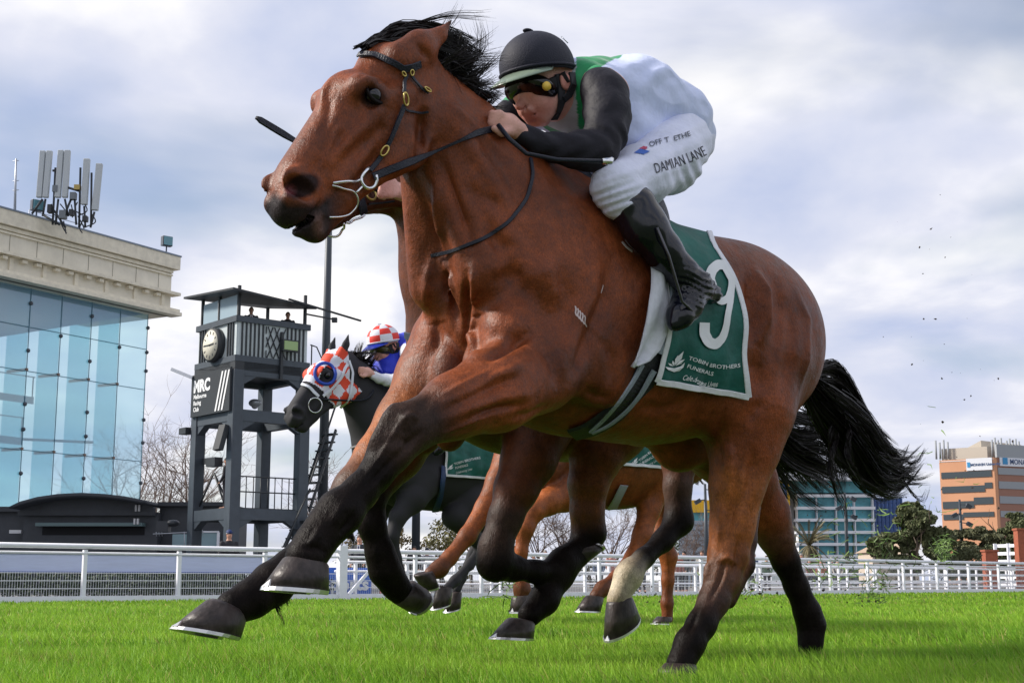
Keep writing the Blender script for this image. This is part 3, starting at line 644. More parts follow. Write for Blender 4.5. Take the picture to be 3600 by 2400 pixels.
    b = MB(); b.tube([cc - e1 * .162, cc - e1 * .185], .51, 40); part(b, 'clock_face', mat('clock_white', (.62, .60, .50), .5))
    ur = -e2
    for k in range(12):
        an = math.pi / 6 * k; dd = ur * math.sin(an) + up * math.cos(an); b = MB(); b.bar(cc - e1 * .19 + dd * .36, cc - e1 * .19 + dd * .46, .035, .01, up=e1); part(b, 'hour_mark', td)
    for an, l, ww in ((R(272), .40, .035), (R(86), .26, .05)): dd = ur * math.sin(an) + up * math.cos(an); b = MB(); b.bar(cc - e1 * .20 - dd * .08, cc - e1 * .20 + dd * l, ww, .012, up=e1); part(b, 'clock_hand', td)
    # sign on the left face
    zs0, zs1 = Z(1445), Z(1292); b = MB(); b.box(P(-.24, a / 2, (zs0 + zs1) / 2), (.08, a + .15, zs1 - zs0), M); part(b, 'sign_board', mat('sign_black', (.018, .022, .028), .5))
    hh = zs1 - zs0; o = P(-.29, a - .12, zs0); b = MB(); Lm = text_plane(b, "MRC", o + up * hh * .58, ur, up, hh * .27, bold=.05); part(b, 'sign_lettering', PRINT_)
    for k, s in enumerate(("Melbourne", "Racing", "Club")): b = MB(); text_plane(b, s, o + up * (hh * (.42 - .15 * k)) + ur * .02, ur, up, hh * .10, bold=.03); part(b, 'sign_lettering', PRINT_)
    for k in range(3):
        b = MB(); s0 = a * .60 + k * .22; p = o + ur * s0 + up * hh * .04; q = p + ur * .42 + up * hh * .90; b.addm([p, p + ur * .10, q + ur * .10, q], [(0, 1, 2, 3)]); part(b, 'sign_stripe', PRINT_)
    # floodlight, screen, cctv
    bx(1.78, -.35, Z(1200), .62, .12, .40, 'screen_box', td); bx(1.78, -.42, Z(1200), .52, .03, .30, 'screen', mat('screen_glow', (.30, .42, .18), .3)); bx(1.55, -.2, Z(1235), .10, .10, 1.6, 'screen_bracket', td)
    b = MB(); b.bar(P(-.3, a, Z(1300)), P(-.9, a + .4, Z(1270)), .12, .10); part(b, 'cctv_camera', WP())
    b = MB(); b.ell(P(a * .5, 1.0, Z(1395)), (.22, .22, .14), nu=12, nv=8); b.ell(P(a * .5, 1.0, Z(1404)), (.12, .12, .12), nu=10, nv=8); part(b, 'dome_camera', mat('galv', (.42, .44, .48)))
    b = MB(); b.box(P(-.35, .25, Z(1538)), (.18, .42, .85), M @ Matrix.Rotation(.25, 3, 'Y')); part(b, 'loudspeaker', td)
    b = MB(); b.box(P(-.2, a + .5, Z(1490)), (.3, .5, .22), M); part(b, 'loudspeaker', td)
    # deck railing
    for z in (.55, 1.05):
        b = MB(); b.tube([P(.2, .05, Z(1785) + z), P(a + .0, .05, Z(1785) + z)], .022, 6); part(b, 'railing', td)
    for k in range(9): u = .25 + k * (a - .4) / 8; b = MB(); b.tube([P(u, .05, Z(1785)), P(u, .05, Z(1785) + 1.05)], .02, 5); part(b, 'railing_post', td)
    # stairs on the right side
    def flight(ua, za, ub, zb_, n, v):
        for s in (-.35, .35): b = MB(); b.bar(P(ua, v + s, za), P(ub, v + s, zb_), .07, .22, up=(0, 1, 0)); part(b, 'stringer', td)
        for s in (-.35,): b = MB(); b.bar(P(ua, v + s, za + .95), P(ub, v + s, zb_ + .95), .05, .05); part(b, 'handrail', td)
        for k in range(n): t = (k + .5) / n; b = MB(); b.box(P(ua + (ub - ua) * t, v, za + (zb_ - za) * t), (.28, .7, .05), M); part(b, 'tread', td)
    flight(a + .45, Z(1785), a + 1.45, Z(1480), 10, .5); flight(a * .55, z0, a + .1, Z(1810), 9, -.1); 
    b = MB(); b.tube([P(a + .25, 0, Z(1180)), P(a + .5, 0, Z(1185)), P(a + .9, 0, Z(1260)), P(a + .95, 0, Z(1330))], .025, 6); part(b, 'ladder_hoop', td); b = MB(); b.tube([P(a + .3, 0, Z(1180)), P(a + .3, 0, Z(1300))], .025, 6); part(b, 'ladder_hoop', td)
    # tv camera on a tripod
    r = empty('video_camera', P(.15, 1.9, Z(1785)), label='video camera on a tripod on the lower deck of the tower', cat='camera'); iv2 = Matrix.Translation(-r.location)
    def cpart(b, n): o_ = b.build(n, td, None); o_.parent = r; o_.matrix_parent_inverse = iv2
    ct = P(.15, 1.6, Z(1650)); 
    for q in ((-.1, .9), (.7, 0), (.1, -.75)): b = MB(); b.tube([ct, ct + e2 * q[1] + e1 * q[0] + up * (Z(1785) - ct.z)], .035, 6); cpart(b, 'tripod_leg')
    b = MB(); b.box(ct + up * .35, (.3, .6, .3), M); b.box(ct + up * .42 + e2 * .5, (.18, .4, .2), M); cpart(b, 'camera_body')
    return P, a, zs, Z
def build_masts():
    dk = mat('mast_grey', (.045, .055, .068), .45, .2)
    def mast(pxb, Y, w0, ptop, label, lamps=0, hid=False):
        b = MB(); p0 = atY(pxb, 2060, Y); zt = atY(pxb, ptop, Y)[2]; zb = ground_z(Y); r = empty('light_mast', (p0[0], Y, zb), label=label, cat='mast', group='light masts'); iv = Matrix.Translation(-r.location)
        b.tube([(p0[0], Y, zb), (p0[0], Y, zt)], [w0 / 2, w0 / 5], 14); o = b.build('pole', dk, None); o.parent = r; o.matrix_parent_inverse = iv
        for k in range(lamps):
            b = MB(); z = zt - .3 - k * .55; sx = (-1) ** k; b.bar((p0[0], Y, z), (p0[0] + sx * .38, Y - .2, z - .05), .06, .05); b.box((p0[0] + sx * .45, Y - .25, z - .12), (.34, .3, .22), Matrix.Rotation(sx * .5, 3, 'Y')); o = b.build('lamp_head', dk, None); o.parent = r; o.matrix_parent_inverse = iv
    mast(1127, 49, .42, 330, 'tall tapering dark mast just right of the judging tower')
    mast(1460, 60, .40, 620, 'dark mast seen between the legs of the black horse')
    mast(2487, 75, .32, 1700, 'thin dark mast with lamps beside the yellow roof', 3); mast(2983, 85, .30, 1730, 'thin dark mast with lamps before the white office block', 3); mast(3390, 85, .32, 1755, 'thin dark mast with lamps before the orange office block', 3)

# ------------------------------------------------------------------ far buildings
def facade_box(root_name, label, cat, c0, c1, depth, z0, z1, m):
    pass
def build_far():
    WN = mat('window_teal', (.09, .34, .40), .3, var=.45, vscale=.6, spec=.4); DK = mat('window_dark', (.05, .065, .075), .2); white = mat('concrete_white', (.70, .72, .76), .7); yel = mat('panel_yellow', (.75, .42, .01), .5); blue = mat('panel_blue', (.07, .16, .44), .3, var=.15, vscale=.5)
    z0 = ground_z(100)
    def mk(name, loc, **k): r = empty(name, loc, **k); return r, Matrix.Translation(-r.location)
    def part(b, n, m, r, iv, parent=None): o = b.build(n, m, None); o.parent = r; o.matrix_parent_inverse = iv; return o
    # white office block
    Y = 125.0; W = lambda px, py, y=Y: Vector(atY(px, py, y)); r, iv = mk('office_block', (W(2900, 2000).x, Y, z0), label='white framed office block with teal glass and a yellow corner', cat='building')
    def box(x0, x1, y0, y1, n, m, d0=0, d1=10, zb=None):
        a, c = W(x0, y0), W(x1, y1); zc = c.z if zb is None else zb; b = MB(); b.addm([(a.x, Y + d0, zc), (c.x, Y + d0, zc), (c.x, Y + d0, a.z), (a.x, Y + d0, a.z), (a.x, Y + d1, zc), (c.x, Y + d1, zc), (c.x, Y + d1, a.z), (a.x, Y + d1, a.z)], [(0, 1, 2, 3), (7, 6, 5, 4), (0, 4, 5, 1), (1, 5, 6, 2), (2, 6, 7, 3), (3, 7, 4, 0)]); return part(b, n, m, r, iv)
    box(2805, 3068, 1742, 2060, 'wall', mat('core_grey', (.12, .15, .17), .6), 1.2, 14)
    cols = [2803, 2872, 2940, 3005, 3070]; rows = [1738, 1781, 1823, 1866, 1908, 1950, 1992]
    for y in rows: box(2798, 3076, y - 1, y + 9, 'floor_slab', white, -.2, 1.2)
    for x in cols: box(x - 1, x + 7, 1745, 1995, 'column', white, -.1, 1.1)
    for i in range(4):
        for j in range(6): box(cols[i] + 7, cols[i + 1] - 1, rows[j] + 8, rows[j + 1] - 1, 'window', WN, .6, .8)
    box(2765, 3085, 1690, 1730, 'top_storey', WN, .5, 12); box(2690, 3090, 1672, 1690, 'roof_edge', white, -1.5, 12); box(2700, 3040, 1655, 1660, 'parapet', white, -1, 0)
    for k in range(22): box(2702 + k * 16, 2704 + k * 16, 1658, 1674, 'parapet_post', white, -1, -.7)
    box(2675, 2768, 1690, 1778, 'yellow_panel', yel, -1.2, 1.1); box(2728, 2757, 1702, 1778, 'blue_window', mat('pane_blue', (.02, .09, .35), .2), -1.4, -1.2)
    box(2770, 2803, 1742, 1900, 'side_wall', mat('side_grey', (.2, .2, .2), .6), 1.0, 10)
    box(3068, 3200, 1745, 1900, 'blue_wing', blue, 2, 14)
    for k in range(8): box(3068, 3200, 1745 + k * 17, 1746 + k * 17, 'panel_joint', mat('joint_dark', (.03, .07, .2), .5), 1.9, 2.0)
    for k in range(9): box(3080 + k * 14, 3081 + k * 14, 1745, 1895, 'panel_joint', mat('joint_dark'), 1.85, 1.95)
    # low building with the yellow roof
    Y = 110.0; r, iv = mk('low_building', (W(2440, 2000, Y).x, Y, z0), label='low glass building with a yellow roof band behind the bare shrubs', cat='building')
    W2 = W; W = lambda px, py, y=None: Vector(atY(px, py, Y))
    box(2380, 2520, 1757, 1800, 'roof_band', yel, 0, 12); box(2385, 2520, 1800, 1828, 'glazing', WN, .3, 12); box(2385, 2520, 1828, 2060, 'wall', mat('wall_bluegrey', (.30, .36, .42), .6), .2, 12)
    for k in range(5): box(2385, 2520, 1842 + k * 18, 1844 + k * 18, 'panel_joint', mat('joint_grey', (.18, .22, .27), .6), .1, .2)
    # orange office block: two faces
    Y = 165.0; orange = mat('facade_orange', (.58, .29, .16), .7, var=.06, vscale=.3); side = mat('facade_shaded', (.30, .15, .105), .7); beige = mat('plant_beige', (.50, .45, .38), .7); gry = mat('roof_grey', (.32, .34, .36), .7)  # side facade: its shade is put in as a darker orange
    cE = Vector(atY(3494, 1640, Y)); r, iv = mk('office_tower', (cE.x, Y, z0), label='orange and grey banded office tower at the far right', cat='building')
    dl = Vector((-.80, .60, 0)); dr = Vector((.90, .43, 0))
    def zc(py): return atY(3494, py, Y)[2]
    def facepart(d, s0, s1, py0, py1, n, m, out=0., th=.4):
        nn = Vector((d.y, -d.x, 0)); nn = nn if nn.y < 0 else -nn; b = MB(); A, B_ = cE + d * s0 + nn * out, cE + d * s1 + nn * out; za, zb = zc(py0), (zc(py1) if py1 else z0)
        q = [Vector((A.x, A.y, zb)), Vector((B_.x, B_.y, zb)), Vector((B_.x, B_.y, za)), Vector((A.x, A.y, za))]; b.addm(q + [p - nn * th for p in q], [(0, 1, 2, 3), (7, 6, 5, 4), (0, 4, 5, 1), (1, 5, 6, 2), (2, 6, 7, 3), (3, 7, 4, 0)]); return part(b, n, m, r, iv)
    Ll, Lr = 6.6, 20
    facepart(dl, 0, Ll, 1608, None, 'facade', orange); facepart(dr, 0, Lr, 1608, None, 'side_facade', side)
    facepart(dl, 0, Ll * 1.0, 1612, 1614, 'coping', white, .05)
    for s0, s1, a_, b_ in ((0.3, Ll * .97, 1652, 1674), (.3, 1.2, 1694, 1714), (1.2, Ll * .97, 1703, 1726), (.3, 2.6, 1745, 1770), (2.6, Ll * .97, 1757, 1782), (0.3, Ll * .6, 1797, 1814), (Ll * .6, Ll * .97, 1803, 1822)): facepart(dl, s0, s1, a_, b_, 'window_band', DK, .08, .2)
    for a_, b_ in ((1642, 1666), (1690, 1716), (1742, 1768), (1794, 1816)): facepart(dr, .6, Lr, a_, b_, 'window_band', mat('band_grey', (.28, .30, .32), .5), .08, .2)
    facepart(dr, .0, .5, 1608, None, 'corner_pier', orange, .02)
    b = MB(); n1 = dl.cross(Vector((0, 0, 1))); t = zc(1563)
    A = cE + dl * 0 + Vector((0, 2, 0)); q = [A + dl * Ll * .85, A, A + dr * Lr, A + dr * Lr + dl * Ll]; b.addm([Vector((p.x, p.y, zc(1608))) for p in q] + [Vector((p.x, p.y, t)) for p in q], [(0, 1, 5, 4), (1, 2, 6, 5), (2, 3, 7, 6), (3, 0, 4, 7), (4, 5, 6, 7)]); part(b, 'plant_room', beige, r, iv)
    b = MB(); A = cE + Vector((.5, 4, 0)); q = [A + dl * Ll * .55, A + dl * .5, A + dr * 6, A + dr * 6 + dl * Ll * .5]; zz = [zc(1578), zc(1535), zc(1545), zc(1580)]; b.addm([Vector((p.x, p.y, t)) for p in q] + [Vector((p.x, p.y, z)) for p, z in zip(q, zz)], [(0, 1, 5, 4), (1, 2, 6, 5), (2, 3, 7, 6), (3, 0, 4, 7), (4, 5, 6, 7)]); part(b, 'roof_structure', beige, r, iv)
    facepart(dr, .5, Lr, 1560, 1606, 'roof_screen', gry, .1, .3)
    for (s, d, n_) in ((Ll * .75, dl, 4), (0.6, dr, 4), (3, dr, 5)):
        for k in range(n_): p = cE + d * (s + k * .5) + Vector((0, 1.5, 0)); b = MB(); b.tube([(p.x, p.y, zc(1600)), (p.x, p.y, zc(1540 - 8 * (k % 2)))], .12, 6); part(b, 'rooftop_aerial', gry, r, iv)
    nnl = Vector((dl.y, -dl.x, 0)); nnl = nnl if nnl.y < 0 else -nnl; nnr = Vector((dr.y, -dr.x, 0)); nnr = nnr if nnr.y < 0 else -nnr
    facepart(dl, .15, 3.25, 1607, 1650, 'sign_board', mat('sign_white', (.68, .70, .75), .5), .14, .1); facepart(dr, .9, 14, 1606, 1636, 'sign_board', mat('sign_white'), .14, .1)
    navy = mat('sign_navy', (.02, .06, .16), .5)
    b = MB(); o = cE + dl * 2.70 + nnl * .18; o.z = zc(1634); Lt = text_plane(b, "MONASH University", o, -dl, (0, 0, 1), .29, bold=.035); part(b, 'sign_lettering', navy, r, iv)
    b = MB(); o = cE + dr * 2.5 + nnr * .18; o.z = zc(1628); text_plane(b, "MONASH University", o, dr, (0, 0, 1), .60, bold=.01); part(b, 'sign_lettering', navy, r, iv)
    b = MB(); o = cE + dr * 1.3 + nnr * .18; o.z = zc(1630); b.addm([o, o + dr * .8, o + dr * .8 + Vector((0, 0, .8)), o + Vector((0, 0, .8))], [(0, 1, 2, 3)]); part(b, 'sign_emblem', mat('sign_lightblue', (.03, .25, .5), .5), r, iv)
    b = MB(); o = cE + dl * 3.12 + nnl * .18; o.z = zc(1638); b.addm([o, o - dl * .35, o - dl * .35 + Vector((0, 0, .6)), o + Vector((0, 0, .6))], [(0, 1, 2, 3)]); part(b, 'sign_emblem', mat('sign_lightblue'), r, iv)
    # low pale houses between the trees
    for (px, w, py, lb) in ((3110, 80, 1915, 'low pale house left of the round gum tree'), (3200, 60, 1905, 'pale gabled house half behind the gum tree')):
        Yh = 95; p = atY(px, 2000, Yh); ww = w / FL * Yh; zt = atY(px, py + 25, Yh)[2]; za = atY(px, py, Yh)[2]
        r2, iv2 = mk('house', (p[0], Yh, z0), label=lb, cat='house', group='low houses'); b = MB(); b.box((p[0], Yh + 2, (z0 + zt) / 2), (ww, 4, zt - z0)); part(b, 'wall', mat('house_cream', (.50, .42, .34), .8), r2, iv2)
        b = MB(); x = ww / 2 + .2; b.addm([(p[0] - x, Yh - .2, zt), (p[0] + x, Yh - .2, zt), (p[0], Yh - .2, za), (p[0] - x, Yh + 4.2, zt), (p[0] + x, Yh + 4.2, zt), (p[0], Yh + 4.2, za)], [(0, 1, 2), (5, 4, 3), (0, 2, 5, 3), (1, 4, 5, 2), (0, 3, 4, 1)]); part(b, 'roof', mat('house_roof', (.38, .28, .20), .8), r2, iv2)

# ------------------------------------------------------------------ trees
LEAF = {}
def leafmat(n, c): return mat(n, c, .6, var=.45, vscale=2.2, spec=.2)
def crown(b, g, c, r, n, size, clumps=14, flat=.75):
    """leaf clumps through an uneven crown"""
    C = Vector(c); cl = []
    for k in range(clumps):
        v = Vector((g.gauss(0, 1), g.gauss(0, 1), g.gauss(0, 1))).normalized() * g.uniform(.35, .95); cl.append((C + Vector((v.x * r[0], v.y * r[1], v.z * r[2])), g.uniform(.22, .42)))
    for k in range(n):
        cc, q = cl[k % clumps]; v = Vector((g.gauss(0, 1), g.gauss(0, 1), g.gauss(0, 1))).normalized() * (g.random() ** .4); p = cc + Vector((v.x * r[0] * q, v.y * r[1] * q, v.z * r[2] * q * flat))
        a = Vector((g.gauss(0, 1), g.gauss(0, 1), g.gauss(0, 1))).normalized(); s = size * g.uniform(.6, 1.5); u = a.orthogonal().normalized() * s; w = a.cross(u).normalized() * s * .55
        b.addm([p - u, p + w, p + u, p - w], [(0, 1, 2, 3)])
def branch(b, g, p, d, L, r, depth, gen=2, up=.1):
    pts = [Vector(p)]; d = Vector(d).normalized(); n = 4
    for k in range(n): d = (d + Vector((g.gauss(0, .16), g.gauss(0, .16), g.gauss(0, .1) + up))).normalized(); pts.append(pts[-1] + d * L / n)
    b.tube(pts, [r * (1 - .7 * k / n) for k in range(n + 1)], 5 if depth > 1 else 3, cap=False)
    if depth > 0:
        for k in range(gen + (depth > 1)):
            i = g.randint(1, n); q = pts[i]; dd = (d + Vector((g.gauss(0, .75), g.gauss(0, .75), g.gauss(0, .45)))).normalized(); branch(b, g, q, dd, L * g.uniform(.5, .8), max(r * .45, .012), depth - 1, gen, up)
def tree(name, label, px, py_top, py_base, Y, w_px, seed, kind, col_, group, n=2600):
    g = random.Random(seed); p = atY(px, py_base, Y); z0 = ground_z(Y); zt = atY(px, py_top, Y)[2]; H = zt - z0; w = w_px / FL * Y
    r = empty(name, (p[0], Y, z0), label=label, cat='tree', group=group); bark = mat('bark', (.10, .075, .055), .85, var=.3, vscale=5)
    def part(b, nm, m): o = b.build(nm, m, r); return o
    if kind == 'bare':
        b = MB(); branch(b, g, (0, 0, 0), (0, 0, 1), H * .5, H * .022, 1, 0, .1); part(b, 'trunk', bark); b = MB()
        for k in range(9): a = g.uniform(0, 6.28); branch(b, g, (0, 0, H * g.uniform(.18, .48)), (math.cos(a) * w / H * .9, math.sin(a) * .5, 1), H * g.uniform(.40, .62), H * .010, 3, 3, .05)
        part(b, 'crown', mat('twigs', col_, .85, var=.2, vscale=3)); return r
    if kind == 'gum':
        b = MB(); branch(b, g, (0, 0, 0), (.05, 0, 1), H * .6, H * .035, 2, 3, .15); part(b, 'trunk', bark); b = MB()
        for (cx, cz, rx, rz, m_) in ((0, .72, .34, .24, n), (-.30, .48, .22, .20, n // 2), (.28, .50, .24, .22, n // 2), (.05, .88, .20, .12, n // 3), (-.12, .30, .25, .15, n // 3)):
            crown(b, g, (cx * w, 0, cz * H), (rx * w, rx * w * .8, rz * H), m_, .021 * w, 22)
        part(b, 'crown', leafmat(name + '_leaf' + str(seed), col_)); return r
    if kind == 'bush':
        b = MB(); branch(b, g, (0, 0, 0), (0, 0, 1), H * .5, H * .05, 2, 3, .1); part(b, 'trunk', bark); b = MB(); crown(b, g, (0, 0, H * .52), (w * .5, w * .4, H * .48), n, .022 * max(w, H), 22); part(b, 'crown', leafmat('bush_leaf' + str(seed), col_)); return r
    if kind == 'palm':
        b = MB(); b.tube([(0, 0, 0), (0, 0, H * .5)], [w * .10, w * .08], 10); part(b, 'trunk', bark); b = MB()
        for k in range(60):
            a = g.uniform(0, 6.28); el = g.uniform(-.9, 1.2); L = w * g.uniform(.4, .62); pts = []
            for s in range(7): t = s / 6; pts.append(Vector((math.cos(a) * L * t * math.cos(el * .6), math.sin(a) * L * t * math.cos(el * .6), H * .55 + L * (math.sin(el) * t - .55 * t * t * (1.2 - el * .4)) + (H * .18 if el > 0 else 0) * t)))
            for s in range(6):
                d = pts[s + 1] - pts[s]; sd = d.cross(Vector((0, 0, 1))).normalized() * w * .035
                for q in (-1, 1):
                    for f in (0, .33, .66): m0 = pts[s] + d * f; b.addm([m0, m0 + d * .35, m0 + sd * q * 1.2 + d * .4 - Vector((0, 0, w * .035))], [(0, 1, 2)])
        part(b, 'crown', leafmat('palm_leaf', col_)); return r
def build_trees():
    GR = 'trees beyond the racecourse'; tw = (.16, .115, .095)
    for i, (px, top, w, Y, lb) in enumerate(((560, 1640, 180, 95, 'bare winter tree right of the glass wall'), (655, 1625, 170, 95, 'bare winter tree behind the legs of the tower'), (1110, 1690, 150, 90, 'bare winter tree behind the tower stairs'), (420, 1650, 180, 98, 'bare tree seen faintly through the grandstand glass'))):
        tree('bare_tree', lb, px, top, 2060, Y, w, 100 + i, 'bare', tw, GR)
    for i, (px, top, w, lb) in enumerate(((1660, 1690, 150, 'bare tree seen through the gap behind the black horse'), (1900, 1790, 190, 'bare tree with many thin stems between the galloping legs'), (1990, 1800, 160, 'bare tree right of the thin stemmed one'), (2150, 1780, 210, 'dense twiggy bare tree behind the folded foreleg'), (2520, 1850, 130, 'small bare tree beside the thin mast'), (2430, 1880, 120, 'low bare tree under the yellow roof band'))):
        tree('bare_tree', lb, px, top, 2060, 88, w, 120 + i, 'bare', (.17, .13, .10), GR)
    for i, (px, top, w, c, lb) in enumerate(((1250, 1850, 190, (.16, .13, .07), 'olive brown bush right of the long foreleg'), (1400, 1830, 200, (.17, .13, .065), 'olive brown bush behind the dark mast'), (1560, 1815, 200, (.15, .14, .055), 'tallest olive bush between the horses legs'), (1740, 1850, 160, (.10, .11, .045), 'green brown bush left of the bare trees'), (2080, 1900, 160, (.10, .10, .05), 'dark bush low behind the rail'), (2330, 1880, 130, (.06, .075, .035), 'small dark green bush beside the white sock'))):
        tree('bush', lb, px, top, 2060, 80, w, 140 + i, 'bush', c, 'bushes behind the rail', 1500)
    tree('palm_tree', 'shaggy palm with dead fronds before the white office block', 2850, 1790, 2060, 82, 150, 160, 'palm', (.17, .15, .085), GR)
    tree('gum_tree', 'round dark green gum tree left of the orange tower', 3215, 1765, 2060, 80, 300, 161, 'gum', (.12, .135, .065), GR, 13000)
    tree('gum_tree', 'wide olive gum tree under the orange tower', 3445, 1850, 2060, 84, 330, 162, 'gum', (.13, .135, .075), GR, 11000)
    tree('gum_tree', 'olive gum tree cut by the right edge of the photo', 3580, 1800, 2060, 84, 240, 163, 'gum', (.12, .135, .065), GR, 7000)
    tree('bush', 'bright green small bush in front of the office block', 2990, 1935, 2060, 78, 70, 164, 'bush', (.08, .11, .03), 'bushes behind the rail', 500)
    tree('bush', 'dark green bush at the foot of the round gum tree', 3150, 1925, 2060, 76, 120, 165, 'bush', (.05, .07, .03), 'bushes behind the rail', 900)
    tree('bush', 'broad olive bush under the thin mast at the right', 3420, 1900, 2060, 80, 200, 167, 'bush', (.11, .12, .06), 'bushes behind the rail', 2600)
    tree('bush', 'olive bush rising behind the brick pillars', 3540, 1890, 2060, 80, 180, 168, 'bush', (.10, .12, .055), 'bushes behind the rail', 2400)
    tree('bush', 'dark olive bush right of the round gum tree', 3330, 1930, 2060, 78, 130, 166, 'bush', (.05, .06, .03), 'bushes behind the rail', 900)
# ------------------------------------------------------------------ people behind the rail
def proto_person():
    S = SDF(); sk = (.50, .27, .19); c = S.cone
    S.ell((0, 0, 1.62), (.092, .072, .105), .02, ca=sk); S.ell((.03, 0, 1.57), (.06, .055, .06), .03, ca=sk); c((.085, 0, 1.62), (.105, 0, 1.59), .012, .016, .01)
    for s in (-1, 1): S.ell((0, .075 * s, 1.61), (.018, .010, .03), .01)
    c((0, 0, 1.42), (0, 0, 1.54), .055, .052, .03); S.ell((0, 0, 1.25), (.11, .19, .22), .06); S.ell((0, 0, 1.0), (.11, .16, .16), .08)
    for s in (-1, 1):
        c((0, .19 * s, 1.38), (.02, .24 * s, 1.1), .052, .042, .04); c((.02, .24 * s, 1.1), (.14, .20 * s, .92), .040, .030, .03); c((.14, .20 * s, .92), (.20, .18 * s, .86), .026, .022, .02)
        for k in range(4): c((.20, (.165 + .012 * k) * s, .86), (.25, (.16 + .016 * k) * s, .81), .010, .007, .005)
        c((.19, .16 * s, .87), (.23, .14 * s, .85), .010, .008, .005)
        c((0, .09 * s, .92), (0, .10 * s, .5), .085, .058, .04); c((0, .10 * s, .5), (0, .10 * s, .09), .056, .04, .03); c((-.02, .10 * s, .05), (.15, .12 * s, .04), .045, .035, .02)
    V, Fq, C = S.mesh('person_body', .02, sk); return V, Fq, C
def build_people(tw):
    V, Fq, C = proto_person(); N = vnormals(V, Fq)
    def shell(sel, off):
        m = sel(V); fc = m[Fq].all(1); F_ = Fq[fc]; u = np.unique(F_); mp = -np.ones(len(V), int); mp[u] = np.arange(len(u)); return V[u] + N[u] * off, mp[F_]
    me_b = npmesh('body', V, Fq, C)
    coatV, coatF = shell(lambda v: (v[:, 2] > .78) & (v[:, 2] < 1.45) & ~((v[:, 0] > .15) & (v[:, 2] < .9)), .014); trV, trF = shell(lambda v: (v[:, 2] > .1) & (v[:, 2] < .9) & (v[:, 0] < .12), .012)
    hrV, hrF = shell(lambda v: (v[:, 2] > 1.60 + .5 * (v[:, 0])) & (v[:, 2] > 1.5), .014)
    me_c = npmesh('coat', coatV, coatF); me_t = npmesh('trousers', trV, trF); me_h = npmesh('hair', hrV, hrF)
    sm = skin_mat()
    me_b.materials.append(sm)
    for me in (me_c, me_t, me_h): me.materials.append(None)
    def person(loc, rz, label, coat, hair_, group='spectators behind the rail', cap=None, tie=None, sc=1.0, shirt=None):
        r = empty('person', loc, rz, label=label, cat='person', group=group); r.scale = (sc,) * 3
        def ch(nm, me, m=None):
            o = bpy.data.objects.new(nm, me); col.objects.link(o); o.parent = r
            if m: o.material_slots[0].link = 'OBJECT'; o.material_slots[0].material = m
            return o
        ch('body', me_b); ch('jacket', me_c, coat); ch('trousers', me_t, mat('trousers_dark', (.03, .03, .04), .8)); ch('hair', me_h, hair_)
        if cap:
            b = MB(); b.ell((-.005, 0, 1.66), (.106, .086, .085), nu=16, nv=8); b.build('cap', cap, r); b = MB(); b.box((.12, 0, 1.665), (.09, .13, .012)); b.build('cap_peak', cap, r)
        if tie: b = MB(); b.box((.128, 0, 1.29), (.012, .035, .22)); b.build('tie', tie, r); b = MB(); b.box((.120, 0, 1.33), (.012, .09, .20)); b.build('shirt', mat('shirt_white', (.7, .7, .72), .7), r)
        return r
    k = lambda n, c: mat('coat_' + n, c, .8); hair = [mat('hair_black', (.015, .012, .012), .7), mat('hair_brown', (.07, .04, .025), .7), mat('hair_grey', (.25, .24, .23), .7)]
    zg = ground_z(40)
    def at(px, Y, pyhead): p = atY(px, 2050, Y); s = (atY(px, pyhead, Y)[2] - zg) / 1.73; return (p[0], Y, zg), s
    for (px, Y, py, lb, c, h, cap, tie, rz) in (
        (800, 38, 1862, 'grey haired man in a navy cap and black vest below the tower', k('black', (.02, .02, .025)), hair[2], mat('cap_navy', (.01, .03, .12), .7), None, R(-60)),
        (1262, 41, 1878, 'man in a dark suit and tie beside the gate post', k('charcoal', (.03, .035, .045)), hair[1], None, mat('tie_blue', (.03, .04, .12), .6), R(-100)),
        (1455, 46, 1918, 'dark haired spectator under the dark mast', k('black', (.02, .02, .025)), hair[0], None, None, R(-90)),
        (1500, 46, 1925, 'spectator in a dark cap between the two horses legs', k('grey', (.2, .2, .22)), hair[0], mat('cap_dark', (.02, .02, .03), .7), None, R(-90))):
        l, s = at(px, Y, py); person(l, rz, lb, c, h, cap=cap, tie=tie, sc=s)
    P, a, zs, Z = tw
    for (u, v, lb, tie) in ((.8, .6, 'man in a dark suit and red tie standing in the tower cabin', mat('tie_red', (.3, .02, .04), .6)), (2.2, .55, 'man in a black coat at the right end of the tower cabin', None)):
        p = P(u, v, zs - 1.15); person((p.x, p.y, p.z), R(-75), lb, k('black', (.02, .02, .025)), hair[1], 'officials in the tower', tie=tie, sc=.98)
    p = P(.35, 1.1, Z(1785)); person((p.x, p.y, p.z), R(175), 'camera operator in black half hidden by a tower leg', k('black', (.02, .02, .025)), hair[0], 'officials in the tower', sc=1)
    g = random.Random(9); cols_ = [(.30, .08, .05), (.02, .025, .04), (.35, .33, .30), (.06, .09, .16), (.45, .20, .16), (.05, .10, .05), (.5, .5, .52), (.12, .03, .03)]
    cn = ['rust red', 'black', 'pale grey', 'navy', 'pink', 'dark green', 'white', 'maroon']
    spots = [(1835, 1945), (1880, 1950), (1920, 1938), (2110, 1950), (2150, 1944), (2200, 1950), (2255, 1948), (2350, 1955), (2385, 1944), (2408, 1942), (2472, 1940), (2655, 1950), (2650, 1950), (2700, 1958), (2822, 1950), (2848, 1962), (2892, 1963), (2930, 1962), (2945, 1963)]
